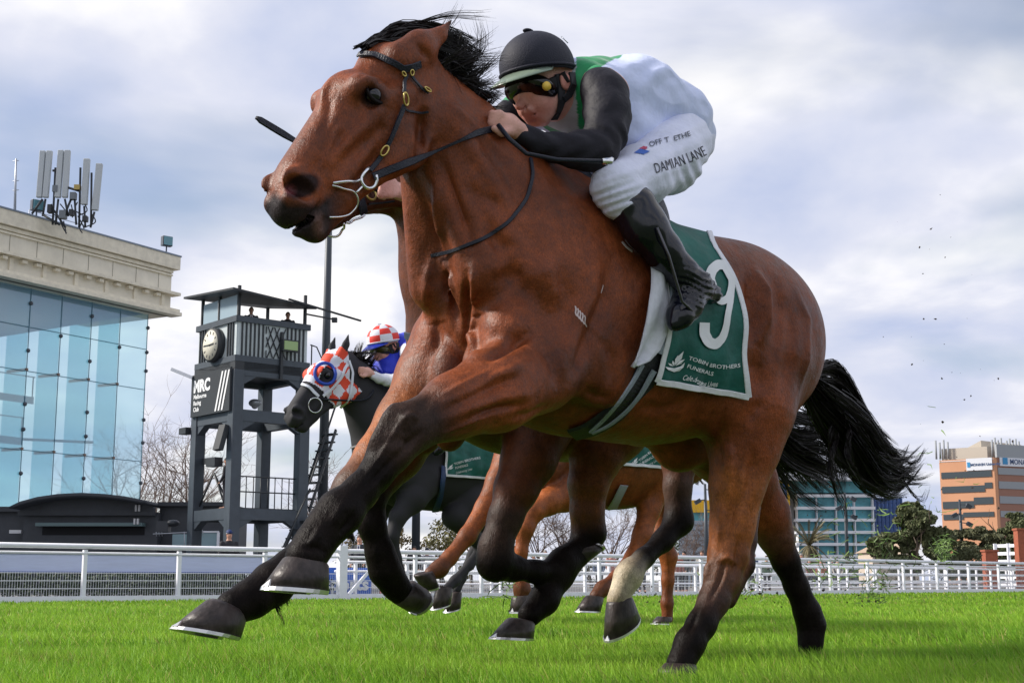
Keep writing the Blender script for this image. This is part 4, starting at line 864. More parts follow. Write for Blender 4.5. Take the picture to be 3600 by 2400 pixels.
    near = ['left of the folded foreleg', 'behind the folded knee', 'just left of the upturned hoof', 'right of the black hind leg', 'near the white post', 'left of the white sock', 'behind the white sock', 'right of the white sock', 'left of the thin mast', 'close to the thin mast', 'at the foot of the thin mast', 'behind the leader hind leg', 'between the leader hind legs', 'right of the leader hind leg', 'left of the palm', 'under the palm', 'right of the palm', 'under the office block', 'before the office block']
    for i, (px, py) in enumerate(spots):
        Y = 52 + g.uniform(0, 3); l, s = at(px + g.uniform(-3, 3), Y, py - 6); j = i % 8
        person(l, R(-90 + g.uniform(-50, 50)), f'spectator behind the far rail, {near[i]}', k(cn[j].replace(' ', '_'), cols_[j]), hair[i % 3], sc=s)
def build_turf_bits():
    b = MB(); g = random.Random(77)
    def clod(p, s):
        s *= .62; M_ = Matrix.Rotation(g.uniform(0, 3), 3, 'X') @ Matrix.Rotation(g.uniform(0, 3), 3, 'Y'); q = [Vector(p) + M_ @ Vector((x * s * g.uniform(.4, 1.5), y * s * g.uniform(.3, 1.1), z * s * g.uniform(.3, 1.1))) for x, y, z in ((1, 0, 0), (-1, .3, 0), (0, 1, .2), (0, -1, 0), (.2, 0, 1), (0, .1, -1))]
        b.addm(q, [(0, 2, 4), (2, 1, 4), (1, 3, 4), (3, 0, 4), (2, 0, 5), (1, 2, 5), (3, 1, 5), (0, 3, 5)])
    for (cx, cy, sx, sy, n, s, Y) in ((2700, 2060, 130, 60, 90, .007, 5.4), (2960, 1750, 180, 200, 60, .007, 6.2), (3050, 2080, 80, 50, 70, .010, 7.5), (3150, 1900, 220, 130, 60, .008, 7), (2260, 2070, 60, 40, 60, .008, 7), (3300, 1000, 160, 500, 22, .008, 6), (1780, 2050, 30, 60, 25, .006, 6), (3480, 1650, 120, 300, 25, .009, 7)):
        for i in range(n):
            px, py = g.gauss(cx, sx * .6), g.gauss(cy, sy * .6)
            if py > 2200: continue
            clod(atY(px, py, Y + g.uniform(-.5, .5)), s * g.choice([.35, .5, .7, 1, 1.5]))
    b.build('flying_dirt', mat('soil', (.035, .022, .014), .9), None, kind='stuff', label='crumbs of dark soil thrown up behind the hooves', cat='dirt')
    b = MB()
    for (cx, cy, sx, sy, n, Y, L) in ((3080, 1900, 160, 110, 90, 7, .07), (3080, 2070, 60, 50, 80, 7.2, .06), (3315, 1925, 26, 34, 130, 7, .05), (2600, 2050, 90, 50, 50, 5.6, .05), (1775, 2060, 25, 60, 26, 6, .10), (3320, 1650, 120, 250, 16, 6.5, .07), (2930, 2000, 140, 60, 60, 6.5, .06)):
        for i in range(n):
            p = Vector(atY(g.gauss(cx, sx * .6), g.gauss(cy, sy * .6), Y + g.uniform(-.4, .4))); d = Vector((g.gauss(0, 1), g.gauss(0, 1), g.gauss(0, 1))).normalized() * L * g.uniform(.4, 1.2); w = d.orthogonal().normalized() * .003; m = p + d * .5 + Vector((g.gauss(0, .3), 0, g.gauss(0, .3))) * L * .5
            b.addm([p - w, p + w, m + w, m - w], [(0, 1, 2, 3)]); b.addm([m - w, m + w, p + d], [(0, 1, 2)])
    b.build('flying_grass', mat('torn_grass', (.10, .18, .025), .6, var=.4, vscale=30), None, kind='stuff', label='torn grass blades flying behind the horses', cat='grass')
# ------------------------------------------------------------------ horses
BAY = (0.168, 0.041, 0.0120); DARKB = (0.0085, 0.006, 0.0055); MUZ = (0.026, 0.018, 0.019); LEGG = (0.036, 0.020, 0.015)
f1o = CAMV + ray(1190, 330) * 3.42; HD1 = 46
_a = R(HD1); f1o = f1o + np.array([math.sin(_a), math.cos(_a), 0]) * 1.0; f1o[2] = 0
F1 = Frame(f1o, HD1)
def shift(Fr, dx, dy, deg=None):
    return Frame(Fr.O + Fr.f * dx + Fr.l * dy, HD1 if deg is None else deg)

def head_prims(S, T, c=BAY, mz=MUZ, ears=True, painted=False):
    """T maps main-horse local points to this horse; the head is symmetric, built from measured points of its near side"""
    def P(px, py, lat, s=1):
        p = F1.J(px, py, lat); p[1] *= s; return T(p)
    S.ell(P(1375, 285, 0), (.105, .078, .100), .05, ca=c)
    S.ell(P(1240, 350, 0), (.074, .070, .074), .05, ca=c)
    MS = tuple((a + b) / 2 for a, b in zip(c, mz))
    if painted: MS = mz = c
    for s in (-1, 1):
        S.ell(P(1283, 309, .080, s), (.044, .026, .036), .040, ca=c)                          # brow
        S.cone(P(1265, 318, .088, s), P(1335, 300, .086, s), .012, .012, .012, ca=c)        # upper lid ridge
        S.cone(P(1340, 350, .078, s), P(1430, 330, .070, s), .026, .026, .03, ca=c)           # zygomatic arch
        S.cone(P(1315, 405, .074, s), P(1160, 550, .050, s), .020, .010, .022, ca=c)          # facial crest
        S.ell(P(1415, 445, .054, s), (.100, .036, .112), .03, ca=c)                        # cheek
        S.cone(P(1370, 575, .042, s), P(1215, 700, .022, s), .032, .022, .03, ca=c, cb=MS)    # jaw bar
        S.cone(P(1440, 520, .050, s), P(1370, 575, .042, s), .046, .033, .025, ca=c)
        S.cone(P(1190, 420, .030, s), P(1050, 590, .022, s), .012, .010, .02, ca=c)           # nasal edge
        S.cone(P(1300, 480, .062, s), P(1200, 640, .050, s), .014, .012, .02, ca=c)         # cheek muscle
    S.cone(P(1210, 385, 0), P(1040, 612, 0), .060, .040, .05, ca=c)             # nose bridge
    S.cone(P(1290, 430, 0), P(1105, 650, 0), .088, .056, .05, 1.2, ca=c)        # upper jaw
    S.ell(P(1030, 690, 0), (.054, .050, .056), .035, ca=mz)                       # muzzle
    for s in (-1, 1):
        S.ell(P(1060, 652, .044, s), (.056, .021, .040), .016, pitch=-25, ca=c)
        S.ell(P(1040, 705, .036, s), (.038, .024, .024), .018, ca=mz)
    S.ell(P(1020, 755, 0), (.042, .042, .034), .03, ca=mz)                      # upper lip
    S.cone(P(1075, 765, .0), P(1165, 700, 0), .040, .040, .03, ca=mz, cb=MS)
    S.cone(P(1052, 806, 0), P(1105, 800, 0), .020, .032, .010, ca=mz)             # lower lip and chin
    S.cone(P(1105, 802, 0), P(1200, 708, 0), .033, .034, .02, ca=mz, cb=MS)
    for yy in (-.045, -.03, -.015, 0, .015, .03, .045):
        a_, b_ = P(1030, 806, 0), P(1118, 742, 0); a_ = a_ + np.array([0, yy, 0]); b_ = b_ + np.array([0, yy, 0]); S.cone(a_, b_, .0075, .0045, .004, sub=True)
    for s in (-1, 1):
        S.ell(P(1064, 655, .070, s), (.049, .032, .026), .008, pitch=-24, sub=True)
        S.ell(P(1040, 660, .048, s), (.024, .022, .016), .010, pitch=-18, sub=True)
        S.ell(P(1309, 336, .104, s), (.026, .022, .021), .010, pitch=10, sub=True)
        S.cone(P(1048, 796, .045, s), P(1150, 720, .050, s), .007, .006, .010, sub=True)   # mouth slit
        S.cone(P(1150, 720, .050, s), P(1195, 668, .055, s), .006, .004, .010, sub=True)
        S.cone(P(1180, 470, .075, s), P(1120, 590, .062, s), .010, .008, .03, sub=True)
        S.ell(P(1345, 255, .098, s), (.030, .018, .020), .03, sub=True)                # hollow above the eye
    if ears:
        for s in (-1, 1):
            d = 0 if s > 0 else 14
            S.cone(P(1408, 215 + d, .060, s), P(1478, 168 + d, .072, s), .050, .044, .018, 1.2, ca=c)
            S.cone(P(1478, 168 + d, .072, s), P(1545, 124 + d, .080, s), .044, .021, .015, 1.3, ca=c)
            S.cone(P(1545, 124 + d, .080, s), P(1586, 74 + d, .084, s), .018, .003, .01, ca=c, cb=DARKB)
            S.cone(P(1492, 330 + d, .098, s), P(1482, 560, .092, s), .010, .012, .03, sub=True)
            S.ell(P(1500, 180 + d, .115, s), (.034, .020, .010), .012, pitch=-33, sub=True)

def neck_trunk(S, T, c=BAY, neck=True, low=True):
    def P(px, py, lat, s=1):
        p = F1.J(px, py, lat); p[1] *= s; return T(p)
    if neck:
        S.cone(P(1460, 345, 0), P(1610, 520, 0), .106, .126, .06, 1.40, ca=c)
        S.cone(P(1610, 520, 0), P(1765, 760, 0), .126, .190, .08, 1.30, ca=c)
        S.cone(P(1450, 262, 0), P(1680, 495, 0), .066, .076, .05, 1.25, ca=c)
        S.cone(P(1680, 495, 0), P(1990, 745, 0), .076, .120, .06, 1.2, ca=c)
        S.cone(P(1765, 760, 0), P(1860, 960, 0), .190, .245, .10, 1.1, ca=c)
        for s in (-1, 1):
            S.cone(P(1535, 610, .03, s), P(1655, 900, .05, s), .042, .048, .022, ca=c)      # throat
            S.cone(P(1570, 430, .065, s), P(1850, 960, .15, s), .045, .075, .03, ca=c)
            S.cone(P(1560, 560, .062, s), P(1700, 960, .10, s), .035, .065, .02, ca=c)
    e = lambda x, y, z, rx, ry, rz, k=.08, **q: S.ell(T(np.array([x, y, z])), (rx, ry, rz), k, ca=c, **q)
    e(.16, 0, 1.06, .46, .270, .355)
    e(-.16, 0, 1.05, .42, .275, .315, .1)
    e(-.12, 0, .98, .40, .24, .25, .1, pitch=-4)
    e(.10, 0, 1.27, .24, .10, .13, .08)            # withers
    for s in (-1, 1):
        e(.38, .140 * s, 1.08, .16, .100, .28, .04, pitch=12)            # shoulder blade
        e(.52, .130 * s, .925, .095, .085, .130, .03)                      # point of shoulder
        e(.545, .062 * s, .83, .080, .060, .135, .015)                      # pectorals
        e(.31, .180 * s, .91, .18, .070, .12, .04, pitch=-35)            # triceps
        e(-.42, .14 * s, 1.10, .36, .165, .24, .08)                       # croup side
        e(-.56, .15 * s, 1.03 if low else 1.06, .225, .140, .22 if low else .20, .07, pitch=-14)             # buttock
        e(-.30, .16 * s, .92 if low else .97, .16, .11, .20 if low else .15, .06)                        # flank fold
        if low: e(-.50, .13 * s, .86, .15, .12, .22, .05, pitch=-20)
    e(-.48, 0, 1.13, .40, .19, .19, .1)
    e(-.84, 0, 1.06, .10, .070, .10, .06)

def hoof(F, toe, heel, cf, cb, lat, wtoe=.066, name='hoof', parent=None, m=None, shoe=True, T=None, wc=.047):
    """toe, heel: bottom points; cf, cb: coronet front and back, all (px,py)"""
    q = lambda p, l: Vector(T(F.J(p[0], p[1], l))) if T else Vector(F.J(p[0], p[1], l))
    t, h, f, b = q(toe, lat), q(heel, lat), q(cf, lat), q(cb, lat)
    def ring(p0, p1, w, back=.78):
        c = (p0 + p1) / 2; ax = (p0 - p1) / 2; side = Vector((0, 1, 0)); out = []
        for i in range(28):
            a = 2 * math.pi * i / 28; ca_, sa = math.cos(a), math.sin(a)
            ww = w * (1 if ca_ > -.2 else 1 - (1 - back) * min(1, (-.2 - ca_) / .8))
            out.append(c + ax * ca_ + side * sa * ww)
        return out
    mb = MB(); nrm = (f - t + b - h).normalized()
    r0 = ring(t, h, wtoe); cm = (t + h) / 2
    r1 = ring(t.lerp(f, .5), h.lerp(b, .5), (wtoe + wc) / 2 * 1.02); r2 = ring(t.lerp(f, .90), h.lerp(b, .90), wc * 1.0); r3 = ring(f.lerp(b, .05), b.lerp(f, .05), wc * .88)
    r4 = ring(f.lerp((f + b) / 2, .35), b.lerp((f + b) / 2, .35), wc * .6)
    rin = [cm + (p - cm) * .72 for p in r0]; rin2 = [p + nrm * .012 for p in rin]
    vs = rin2 + rin + r0 + r1 + r2 + r3 + r4; n = 28; fs = []
    for k in range(6):
        for i in range(n):
            j = (i + 1) % n; fs.append((k * n + i, k * n + j, (k + 1) * n + j, (k + 1) * n + i))
    fs.append(tuple(range(n))[::-1]); fs.append(tuple(6 * n + i for i in range(n)))
    mb.addm(vs, fs, True)
    o = mb.build(name, m, parent)
    if shoe:
        sb = MB(); ro = [cm + (p - cm) * 1.03 for p in r0]; ri = [cm + (p - cm) * .74 for p in r0]; d = -nrm * .008
        idx = [i % 28 for i in range(-11, 12)]; vs = []
        for i in idx: vs += [ro[i] + nrm * .001, ro[i] + d, ri[i] + d, ri[i] + nrm * .001]
        fs = []
        for a in range(len(idx) - 1):
            for k in range(4):
                k2 = (k + 1) % 4; fs.append((a * 4 + k, a * 4 + k2, a * 4 + 4 + k2, a * 4 + 4 + k))
        fs += [(3, 2, 1, 0), tuple((len(idx) - 1) * 4 + k for k in range(4))]
        sb.addm(vs, fs, False)
        # toe clip
        up = (f - t).normalized(); fr = (t - h).normalized(); s_ = Vector((0, 1, 0))
        sb.addm([t + s_ * .012 + fr * .004, t - s_ * .012 + fr * .004, t + up * .02 + fr * .003, t + s_ * .012 - fr * .002, t - s_ * .012 - fr * .002, t + up * .02 - fr * .002],
                [(0, 1, 2), (5, 4, 3), (0, 2, 5, 3), (1, 4, 5, 2), (0, 3, 4, 1)])
        sb.build('horseshoe', mat('shoe_steel', (.62, .62, .62), .35, .9), o)
    return o
def vnormals(V, Fq):
    n = np.cross(V[Fq[:, 2]] - V[Fq[:, 0]], V[Fq[:, 3]] - V[Fq[:, 1]]); N = np.zeros_like(V)
    for c_ in range(4):
        for ax in range(3): N[:, ax] += np.bincount(Fq[:, c_], n[:, ax], len(V))
    return N / (np.linalg.norm(N, axis=1)[:, None] + 1e-12)
def relief(V, Fq, F, lines):
    """soft grooves (-) and ridges (+) along lines measured on the animal's near side: (points, height, width)"""
    bv = bvh_of(V, Fq); N = vnormals(V, Fq); D = np.zeros(len(V))
    for pts, h, w in lines:
        Q = []
        for i in range(len(pts) - 1):
            a, b = np.array(pts[i], float), np.array(pts[i + 1], float); n = max(2, int(np.linalg.norm(b - a) / 5))
            for k in range(n): Q.append(a + (b - a) * k / n)
        Q.append(np.array(pts[-1], float)); H = []
        for q in Q:
            o, d = F.rayl(q[0], q[1]); hit = bv.ray_cast(o, d)
            if hit[0] is not None: H.append(np.array(hit[0]))
        if len(H) < 2: continue
        H = np.array(H); lo = H.min(0) - 3 * w; hi = H.max(0) + 3 * w
        idx = np.nonzero(np.all((V > lo) & (V < hi), 1))[0]
        if not len(idx): continue
        X = V[idx]; best = np.full(len(idx), 9.0)
        n_ = len(H); fade = np.zeros(len(idx))
        for i in range(n_):
            d2 = ((X - H[i]) ** 2).sum(1); m_ = d2 < best; best[m_] = d2[m_]; fade[m_] = min(1, 3.0 * min(i + .5, n_ - i - .5) / n_)
        val = h * np.exp(-best / (w * w)) * fade
        D[idx] += val
    return V + N * (D * 2.3)[:, None]
def finish_horse(S, name, F, m, step, parent, it=1, lines=None):
    V, Fq, C = S.mesh(name, step); V = smooth_mesh(V, Fq, it)
    if lines:
        E = F1.J(1308, 336, .09); A = V * np.array([1, 0, 1]); A[:, 1] = np.abs(V[:, 1]); q = project(F1.W(A))
        d = np.sqrt(((q[:, 0] - 1308) / 46) ** 2 + ((q[:, 1] - 337) / 36) ** 2); m_ = (np.abs(A[:, 1] - .08) < .05) & (d < 1.6); w = np.clip(1.5 - d, 0, 1)[:, None] * m_[:, None]; C = C * (1 - w) + np.array([.010, .007, .008]) * w
        L_ = np.interp(q[:, 0], [900, 940, 985, 1010, 1120, 1150, 1180, 1260], [664, 668, 690, 716, 716, 690, 665, 700]); m_ = (A[:, 0] > .95) & (V[:, 2] > .6)
        w = np.clip((q[:, 1] - L_ + 16) / 34, 0, 1)[:, None] * m_[:, None] * np.clip((1230 - q[:, 0]) / 80, 0, 1)[:, None]; C = C * (1 - w) + np.array(MUZ) * w
        d = np.sqrt(((q[:, 0] - 1122) / 24) ** 2 + ((q[:, 1] - 792) / 42) ** 2); w = np.clip(1.4 - d, 0, 1)[:, None] * m_[:, None] * .75; C = C * (1 - w) + np.array([.13, .062, .045]) * w
        xr, yr = q[:, 0] - 1062, q[:, 1] - 654; d = np.sqrt(((xr * .94 - yr * .34) / 60) ** 2 + ((xr * .34 + yr * .94) / 38) ** 2); m_ = (A[:, 0] > .95); w = np.clip((1.25 - d) * 3, 0, 1)[:, None] * m_[:, None] * .95; C = C * (1 - w) + np.array([.014, .009, .010]) * w
        d = np.sqrt(((q[:, 0] - 1022) / 20) ** 2 + ((q[:, 1] - 670) / 22) ** 2); w = np.clip(1.3 - d, 0, 1)[:, None] * m_[:, None] * .6; C = C * (1 - w) + np.array([.22, .05, .06]) * w
    if lines: V = relief(V, Fq, F, lines)
    ob = add(name, npmesh(name, V, Fq, C), m, parent)
    return ob, V, Fq, bvh_of(V, Fq)
def coat_mat(name, gloss=.44, spec=.19):
    if name in MATS: return MATS[name]
    m = bpy.data.materials.new(name); m.use_nodes = True; nt = m.node_tree; L = nt.links.new; b = nt.nodes['Principled BSDF']
    at = nt.nodes.new('ShaderNodeVertexColor'); at.layer_name = 'Col'; tc = nt.nodes.new('ShaderNodeTexCoord')
    def noise(s, det, st=None, rg=.6):
        n = nt.nodes.new('ShaderNodeTexNoise'); n.inputs['Scale'].default_value = s; n.inputs['Detail'].default_value = det; n.inputs['Roughness'].default_value = rg
        if st:
            mp = nt.nodes.new('ShaderNodeMapping'); mp.inputs['Scale'].default_value = st; L(tc.outputs['Object'], mp.inputs[0]); L(mp.outputs[0], n.inputs['Vector'])
        else: L(tc.outputs['Object'], n.inputs['Vector'])
        return n
    a = noise(5.5, 4); f = noise(420, 3, (1, 1, .35)); d = noise(38, 5)
    def mr(n, lo, hi):
        q = nt.nodes.new('ShaderNodeMapRange'); L(n.outputs[0], q.inputs[0]); q.inputs[1].default_value = .3; q.inputs[2].default_value = .7; q.inputs[3].default_value = lo; q.inputs[4].default_value = hi; return q
    x = nt.nodes.new('ShaderNodeMath'); x.operation = 'MULTIPLY'; L(mr(a, .55, 1.4).outputs[0], x.inputs[0]); L(mr(f, .6, 1.42).outputs[0], x.inputs[1])
    y = nt.nodes.new('ShaderNodeMath'); y.operation = 'MULTIPLY'; L(x.outputs[0], y.inputs[0]); L(mr(d, .74, 1.26).outputs[0], y.inputs[1])
    mm = nt.nodes.new('ShaderNodeVectorMath'); mm.operation = 'SCALE'; L(at.outputs['Color'], mm.inputs[0]); L(y.outputs[0], mm.inputs['Scale']); L(mm.outputs[0], b.inputs['Base Color'])
    lm = nt.nodes.new('ShaderNodeRGBToBW'); L(at.outputs['Color'], lm.inputs[0]); sp_ = nt.nodes.new('ShaderNodeMapRange'); L(lm.outputs[0], sp_.inputs[0]); sp_.inputs[1].default_value = .006; sp_.inputs[2].default_value = .05; sp_.inputs[3].default_value = .06; sp_.inputs[4].default_value = .26; L(sp_.outputs[0], b.inputs['Specular IOR Level'])
    if name == 'coat_black': sp_.inputs[3].default_value = .0; sp_.inputs[4].default_value = .1; b.inputs['IOR'].default_value = 1.1
    b.inputs['Roughness'].default_value = gloss; b.inputs['Specular IOR Level'].default_value = spec
    L(mr(d, gloss - .08, gloss + .12).outputs[0], b.inputs['Roughness'])
    bp = nt.nodes.new('ShaderNodeBump'); bp.inputs['Strength'].default_value = .35; bp.inputs['Distance'].default_value = .0025
    L(f.outputs[0], bp.inputs['Height'])
    bp2 = nt.nodes.new('ShaderNodeBump'); bp2.inputs['Strength'].default_value = .42; bp2.inputs['Distance'].default_value = .022
    n3 = noise(13, 6, (1, 1, .6), .7); L(n3.outputs[0], bp2.inputs['Height']); L(bp2.outputs[0], bp.inputs['Normal'])
    L(bp.outputs[0], b.inputs['Normal'])
    MATS[name] = m
    return m
def leg(S, F, pts, cols, k=.025, T=None):
    q = []
    for (px, py, lat, r) in pts:
        p = F.J(px, py, lat); q.append((*(T(p) if T else p), r))
    S.chain(q, k, 1., cols)

ID = lambda p: p
RELIEF1 = [
    # head: facial veins, crest, cheek edge
    ([(1180, 480), (1150, 540), (1130, 600)], .003, .006), ([(1215, 420), (1180, 470), (1150, 520)], .0025, .008),
    ([(1300, 420), (1230, 490), (1170, 560)], .004, .012), ([(1330, 450), (1260, 530), (1210, 590)], -.004, .014),
    ([(1240, 430), (1200, 500), (1160, 570)], -.003, .012), ([(1360, 400), (1330, 470), (1260, 560)], -.003, .016),
    ([(1490, 370), (1492, 450), (1478, 540)], -.012, .016), ([(1250, 300), (1290, 280), (1330, 285), (1360, 310)], .004, .010),
    ([(1255, 345), (1300, 372), (1350, 365)], -.003, .008), ([(1170, 250), (1140, 330), (1130, 400)], .004, .012),
    ([(1160, 330), (1150, 420), (1120, 500)], -.003, .014),
    # neck: groove of the vein, muscle edges, skin folds
    ([(1520, 480), (1580, 640), (1640, 800), (1670, 930)], -.012, .028), ([(1560, 420), (1650, 560), (1760, 720), (1860, 860)], -.006, .03),
    ([(1560, 330), (1660, 440), (1790, 560)], .005, .02), ([(1620, 640), (1700, 700), (1790, 720)], -.004, .02),
    ([(1530, 620), (1545, 760), (1575, 900)], .008, .018), ([(1550, 900), (1590, 980), (1600, 1050)], .006, .010),
    ([(1515, 905), (1500, 1000), (1490, 1080)], .004, .014), ([(1580, 930), (1575, 1000), (1570, 1060)], -.008, .014),
    ([(1660, 930), (1665, 1010), (1660, 1060), (1690, 1040)], .006, .012),
    # breast
    ([(1640, 940), (1640, 1060), (1642, 1180), (1640, 1270)], -.009, .014), ([(1665, 1080), (1655, 1180), (1670, 1260)], .007, .016),
    ([(1530, 1120), (1540, 1200), (1520, 1260)], -.005, .014), ([(1690, 1270), (1760, 1230), (1830, 1190), (1880, 1160)], -.012, .016),
    ([(1700, 1010), (1760, 980), (1840, 950)], -.004, .024), ([(1700, 1120), (1780, 1150), (1860, 1120)], .004, .03),
    # shoulder and barrel
    ([(1900, 880), (1940, 1000), (1950, 1100)], .006, .04), ([(1960, 920), (1990, 1040), (1960, 1160)], -.006, .03),
    ([(2160, 880), (2130, 1040), (2060, 1200), (1990, 1370)], -.009, .026), ([(2100, 900), (2080, 1050), (2010, 1220), (1960, 1350)], .006, .03),
    ([(1780, 930), (1830, 1000), (1850, 1080)], -.004, .026), ([(1840, 780), (1880, 860), (1900, 960)], -.004, .04),
    ([(2110, 1180), (2160, 1260), (2150, 1380)], -.004, .02), ([(2050, 1360), (2100, 1400), (2160, 1400)], -.005, .016),
    # upper foreleg
    ([(1880, 1260), (1760, 1320), (1640, 1390), (1530, 1440)], .005, .014), ([(1860, 1310), (1740, 1350), (1620, 1410), (1520, 1460)], -.006, .013),
    ([(1880, 1380), (1760, 1400), (1640, 1440), (1560, 1480)], .005, .014), ([(1860, 1420), (1740, 1440), (1640, 1470)], -.006, .012),
    ([(1900, 1180), (1950, 1280), (1970, 1380)], -.007, .026), ([(1930, 1420), (1860, 1460), (1780, 1470)], -.004, .014),
    ([(1480, 1440), (1440, 1480), (1420, 1520)], .004, .014), ([(1500, 1500), (1440, 1560), (1390, 1620)], -.004, .009),
    ([(1400, 1590), (1330, 1670), (1260, 1740)], -.004, .007), ([(1370, 1640), (1300, 1710), (1240, 1780)], .002, .008),
    ([(1540, 1360), (1480, 1440), (1400, 1560)], -.003, .02), ([(1400, 1390), (1340, 1500), (1280, 1610)], .004, .016),
    ([(1150, 1940), (1110, 1925), (1060, 1925)], -.003, .006),
    ([(1002, 804), (1040, 797), (1080, 772), (1112, 735), (1128, 702)], -.007, .006), ([(1130, 820), (1142, 790), (1140, 750)], -.003, .008),
    ([(1340, 1560), (1400, 1545), (1460, 1560)], -.003, .010), ([(1400, 1480), (1440, 1460), (1480, 1465)], .003, .010), ([(1215, 1760), (1190, 1800), (1165, 1850)], .003, .010),
    ([(1250, 1790), (1225, 1840), (1190, 1880)], -.004, .008), ([(1130, 1850), (1110, 1890), (1080, 1925)], .003, .008), ([(1470, 1420), (1400, 1500), (1340, 1600), (1260, 1700)], .002, .006),
    ([(1750, 1290), (1640, 1345), (1540, 1395)], .003, .008), ([(1780, 1440), (1690, 1470), (1600, 1505), (1540, 1530)], .003, .006), ([(2560, 1500), (2580, 1620), (2560, 1760)], .003, .007),
    ([(2620, 1500), (2650, 1440), (2700, 1400)], -.004, .02), ([(2540, 1440), (2530, 1540), (2545, 1620)], -.004, .016), ([(2460, 2130), (2440, 2180), (2420, 2230)], -.003, .007), ([(2520, 1970), (2560, 1960), (2600, 1985)], .004, .010),
    ([(1690, 800), (1760, 860), (1850, 880)], -.003, .02), ([(1930, 700), (2000, 820), (2080, 880)], -.003, .03), ([(1950, 1180), (2000, 1240), (2010, 1330)], -.003, .015),
    ([(2230, 1430), (2330, 1440), (2440, 1400)], -.004, .02), ([(2060, 1130), (2100, 1150), (2130, 1210)], .002, .01),
    # hindquarter
    ([(2650, 930), (2685, 1030), (2690, 1130), (2665, 1220)], .012, .022), ([(2630, 960), (2645, 1060), (2650, 1150), (2640, 1220)], -.010, .022),
    ([(2720, 960), (2745, 1080), (2735, 1200), (2700, 1290)], -.007, .03), ([(2770, 1040), (2790, 1160), (2775, 1280), (2740, 1400)], -.007, .024),
    ([(2790, 1000), (2835, 1120), (2835, 1260), (2800, 1400)], .006, .02), ([(2620, 1240), (2660, 1300), (2680, 1400)], -.005, .03),
    ([(2530, 1520), (2560, 1600), (2560, 1700)], .006, .018), ([(2650, 1560), (2640, 1680), (2610, 1800)], -.006, .016),
    ([(2590, 1640), (2580, 1780), (2550, 1900)], -.005, .014), ([(2540, 1760), (2535, 1860), (2520, 1930)], .005, .012),
    ([(2555, 1960), (2530, 2040), (2490, 2120)], -.004, .008), ([(2505, 1960), (2490, 1990), (2480, 2050)], .005, .012),
    ([(2600, 1880), (2590, 1960), (2575, 2040)], -.005, .009)]
def build_main_horse():
    root = empty('racehorse', tuple(F1.O), 0, label='large galloping bay racehorse in the foreground wearing a green saddlecloth with a white 9', cat='horse', group='racehorses galloping on the turf')
    root.matrix_world = F1.mat()
    S = SDF(); head_prims(S, ID, painted=True); neck_trunk(S, ID)
    K, G, B = DARKB, LEGG, BAY; OR = (.27, .082, .020)  # OR: sunlit orange put into the coat colour of the legs
    # near foreleg
    leg(S, F1, [(1895, 1310, .165, .105), (1740, 1372, .18, .094), (1600, 1425, .175, .070), (1480, 1490, .165, .056)], [B, B, B, G], .055)
    leg(S, F1, [(1480, 1480, .165, .055), (1425, 1510, .16, .060), (1375, 1580, .155, .050), (1330, 1650, .15, .037), (1265, 1725, .145, .036), (1195, 1800, .14, .050),
                (1150, 1850, .135, .044), (1105, 1910, .13, .042), (1075, 1960, .13, .046)], [G, G, G, K, K, K, K, K, K], .02)
    leg(S, F1, [(1430, 1560, .15, .03), (1330, 1690, .145, .022), (1235, 1800, .135, .028)], [K, K, K], .012)      # tendon
    # far foreleg
    leg(S, F1, [(1590, 1230, -.16, .125), (1530, 1330, -.17, .105), (1430, 1480, -.165, .078), (1330, 1610, -.16, .062)], [B, B, OR, OR], .03)
    leg(S, F1, [(1330, 1610, -.16, .060), (1250, 1720, -.15, .056), (1200, 1790, -.145, .048), (1100, 1900, -.14, .038), (1010, 2000, -.135, .040), (960, 2050, -.13, .050),
                (890, 2100, -.13, .044), (820, 2135, -.13, .042)], [OR, (.11, .045, .02), G, K, K, K, K, K], .02)
    # near hind leg
    leg(S, F1, [(2640, 1270, .17, .16), (2630, 1440, .175, .125), (2615, 1590, .17, .088), (2588, 1720, .16, .068), (2575, 1850, .15, .053), (2560, 1950, .145, .055)], [B, B, B, OR, OR, OR], .06)
    leg(S, F1, [(2560, 1950, .145, .058), (2540, 2030, .14, .050), (2510, 2110, .14, .043), (2465, 2195, .14, .040), (2425, 2260, .14, .041), (2392, 2335, .14, .040)], [OR, (.12, .045, .02), (.05, .025, .018), K, K, K], .02)
    leg(S, F1, [(2640, 1780, .13, .03), (2622, 1900, .135, .030), (2612, 1985, .14, .032), (2560, 2110, .14, .024)], [B, (.04, .02, .015), K, K], .02)  # achilles, hock
    # far hind leg
    leg(S, F1, [(2480, 1400, -.10, .15), (2540, 1545, -.13, .13), (2625, 1680, -.15, .088), (2695, 1800, -.14, .066), (2725, 1880, -.14, .060)], [B, B, B, B, (.1, .04, .02)], .06)
    leg(S, F1, [(2725, 1880, -.14, .060), (2762, 1970, -.14, .046), (2800, 2060, -.135, .040), (2838, 2150, -.13, .045), (2852, 2195, -.13, .047), (2850, 2250, -.13, .040), (2848, 2300, -.13, .038)], [(.08, .03, .02), K, K, K, K, K, K], .02)
    # muscle relief
    for s in (-1, 1):
        S.cone(F1.J(1645, 930, 0) + np.array([.03, 0, 0]), F1.J(1645, 1260, 0) + np.array([.06, 0, 0]), .006, .010, .02, sub=True)
    m = coat_mat('coat_bay')
    ob, V, Fq, bv = finish_horse(S, 'body', F1, m, .0052, root, 1, RELIEF1)
    hm = mat('hoof_dark', (.040, .031, .029), .42, spec=.3, var=.6, vscale=34, stretch=(1, 1, .5), bump=.2, bscale=90)
    hoof(F1, (936, 2060), (1146, 2080), (1014, 1948), (1148, 1982), .13, .062, parent=root, m=hm)
    hoof(F1, (618, 2200), (838, 2245), (742, 2098), (862, 2172), -.13, .066, parent=root, m=hm)
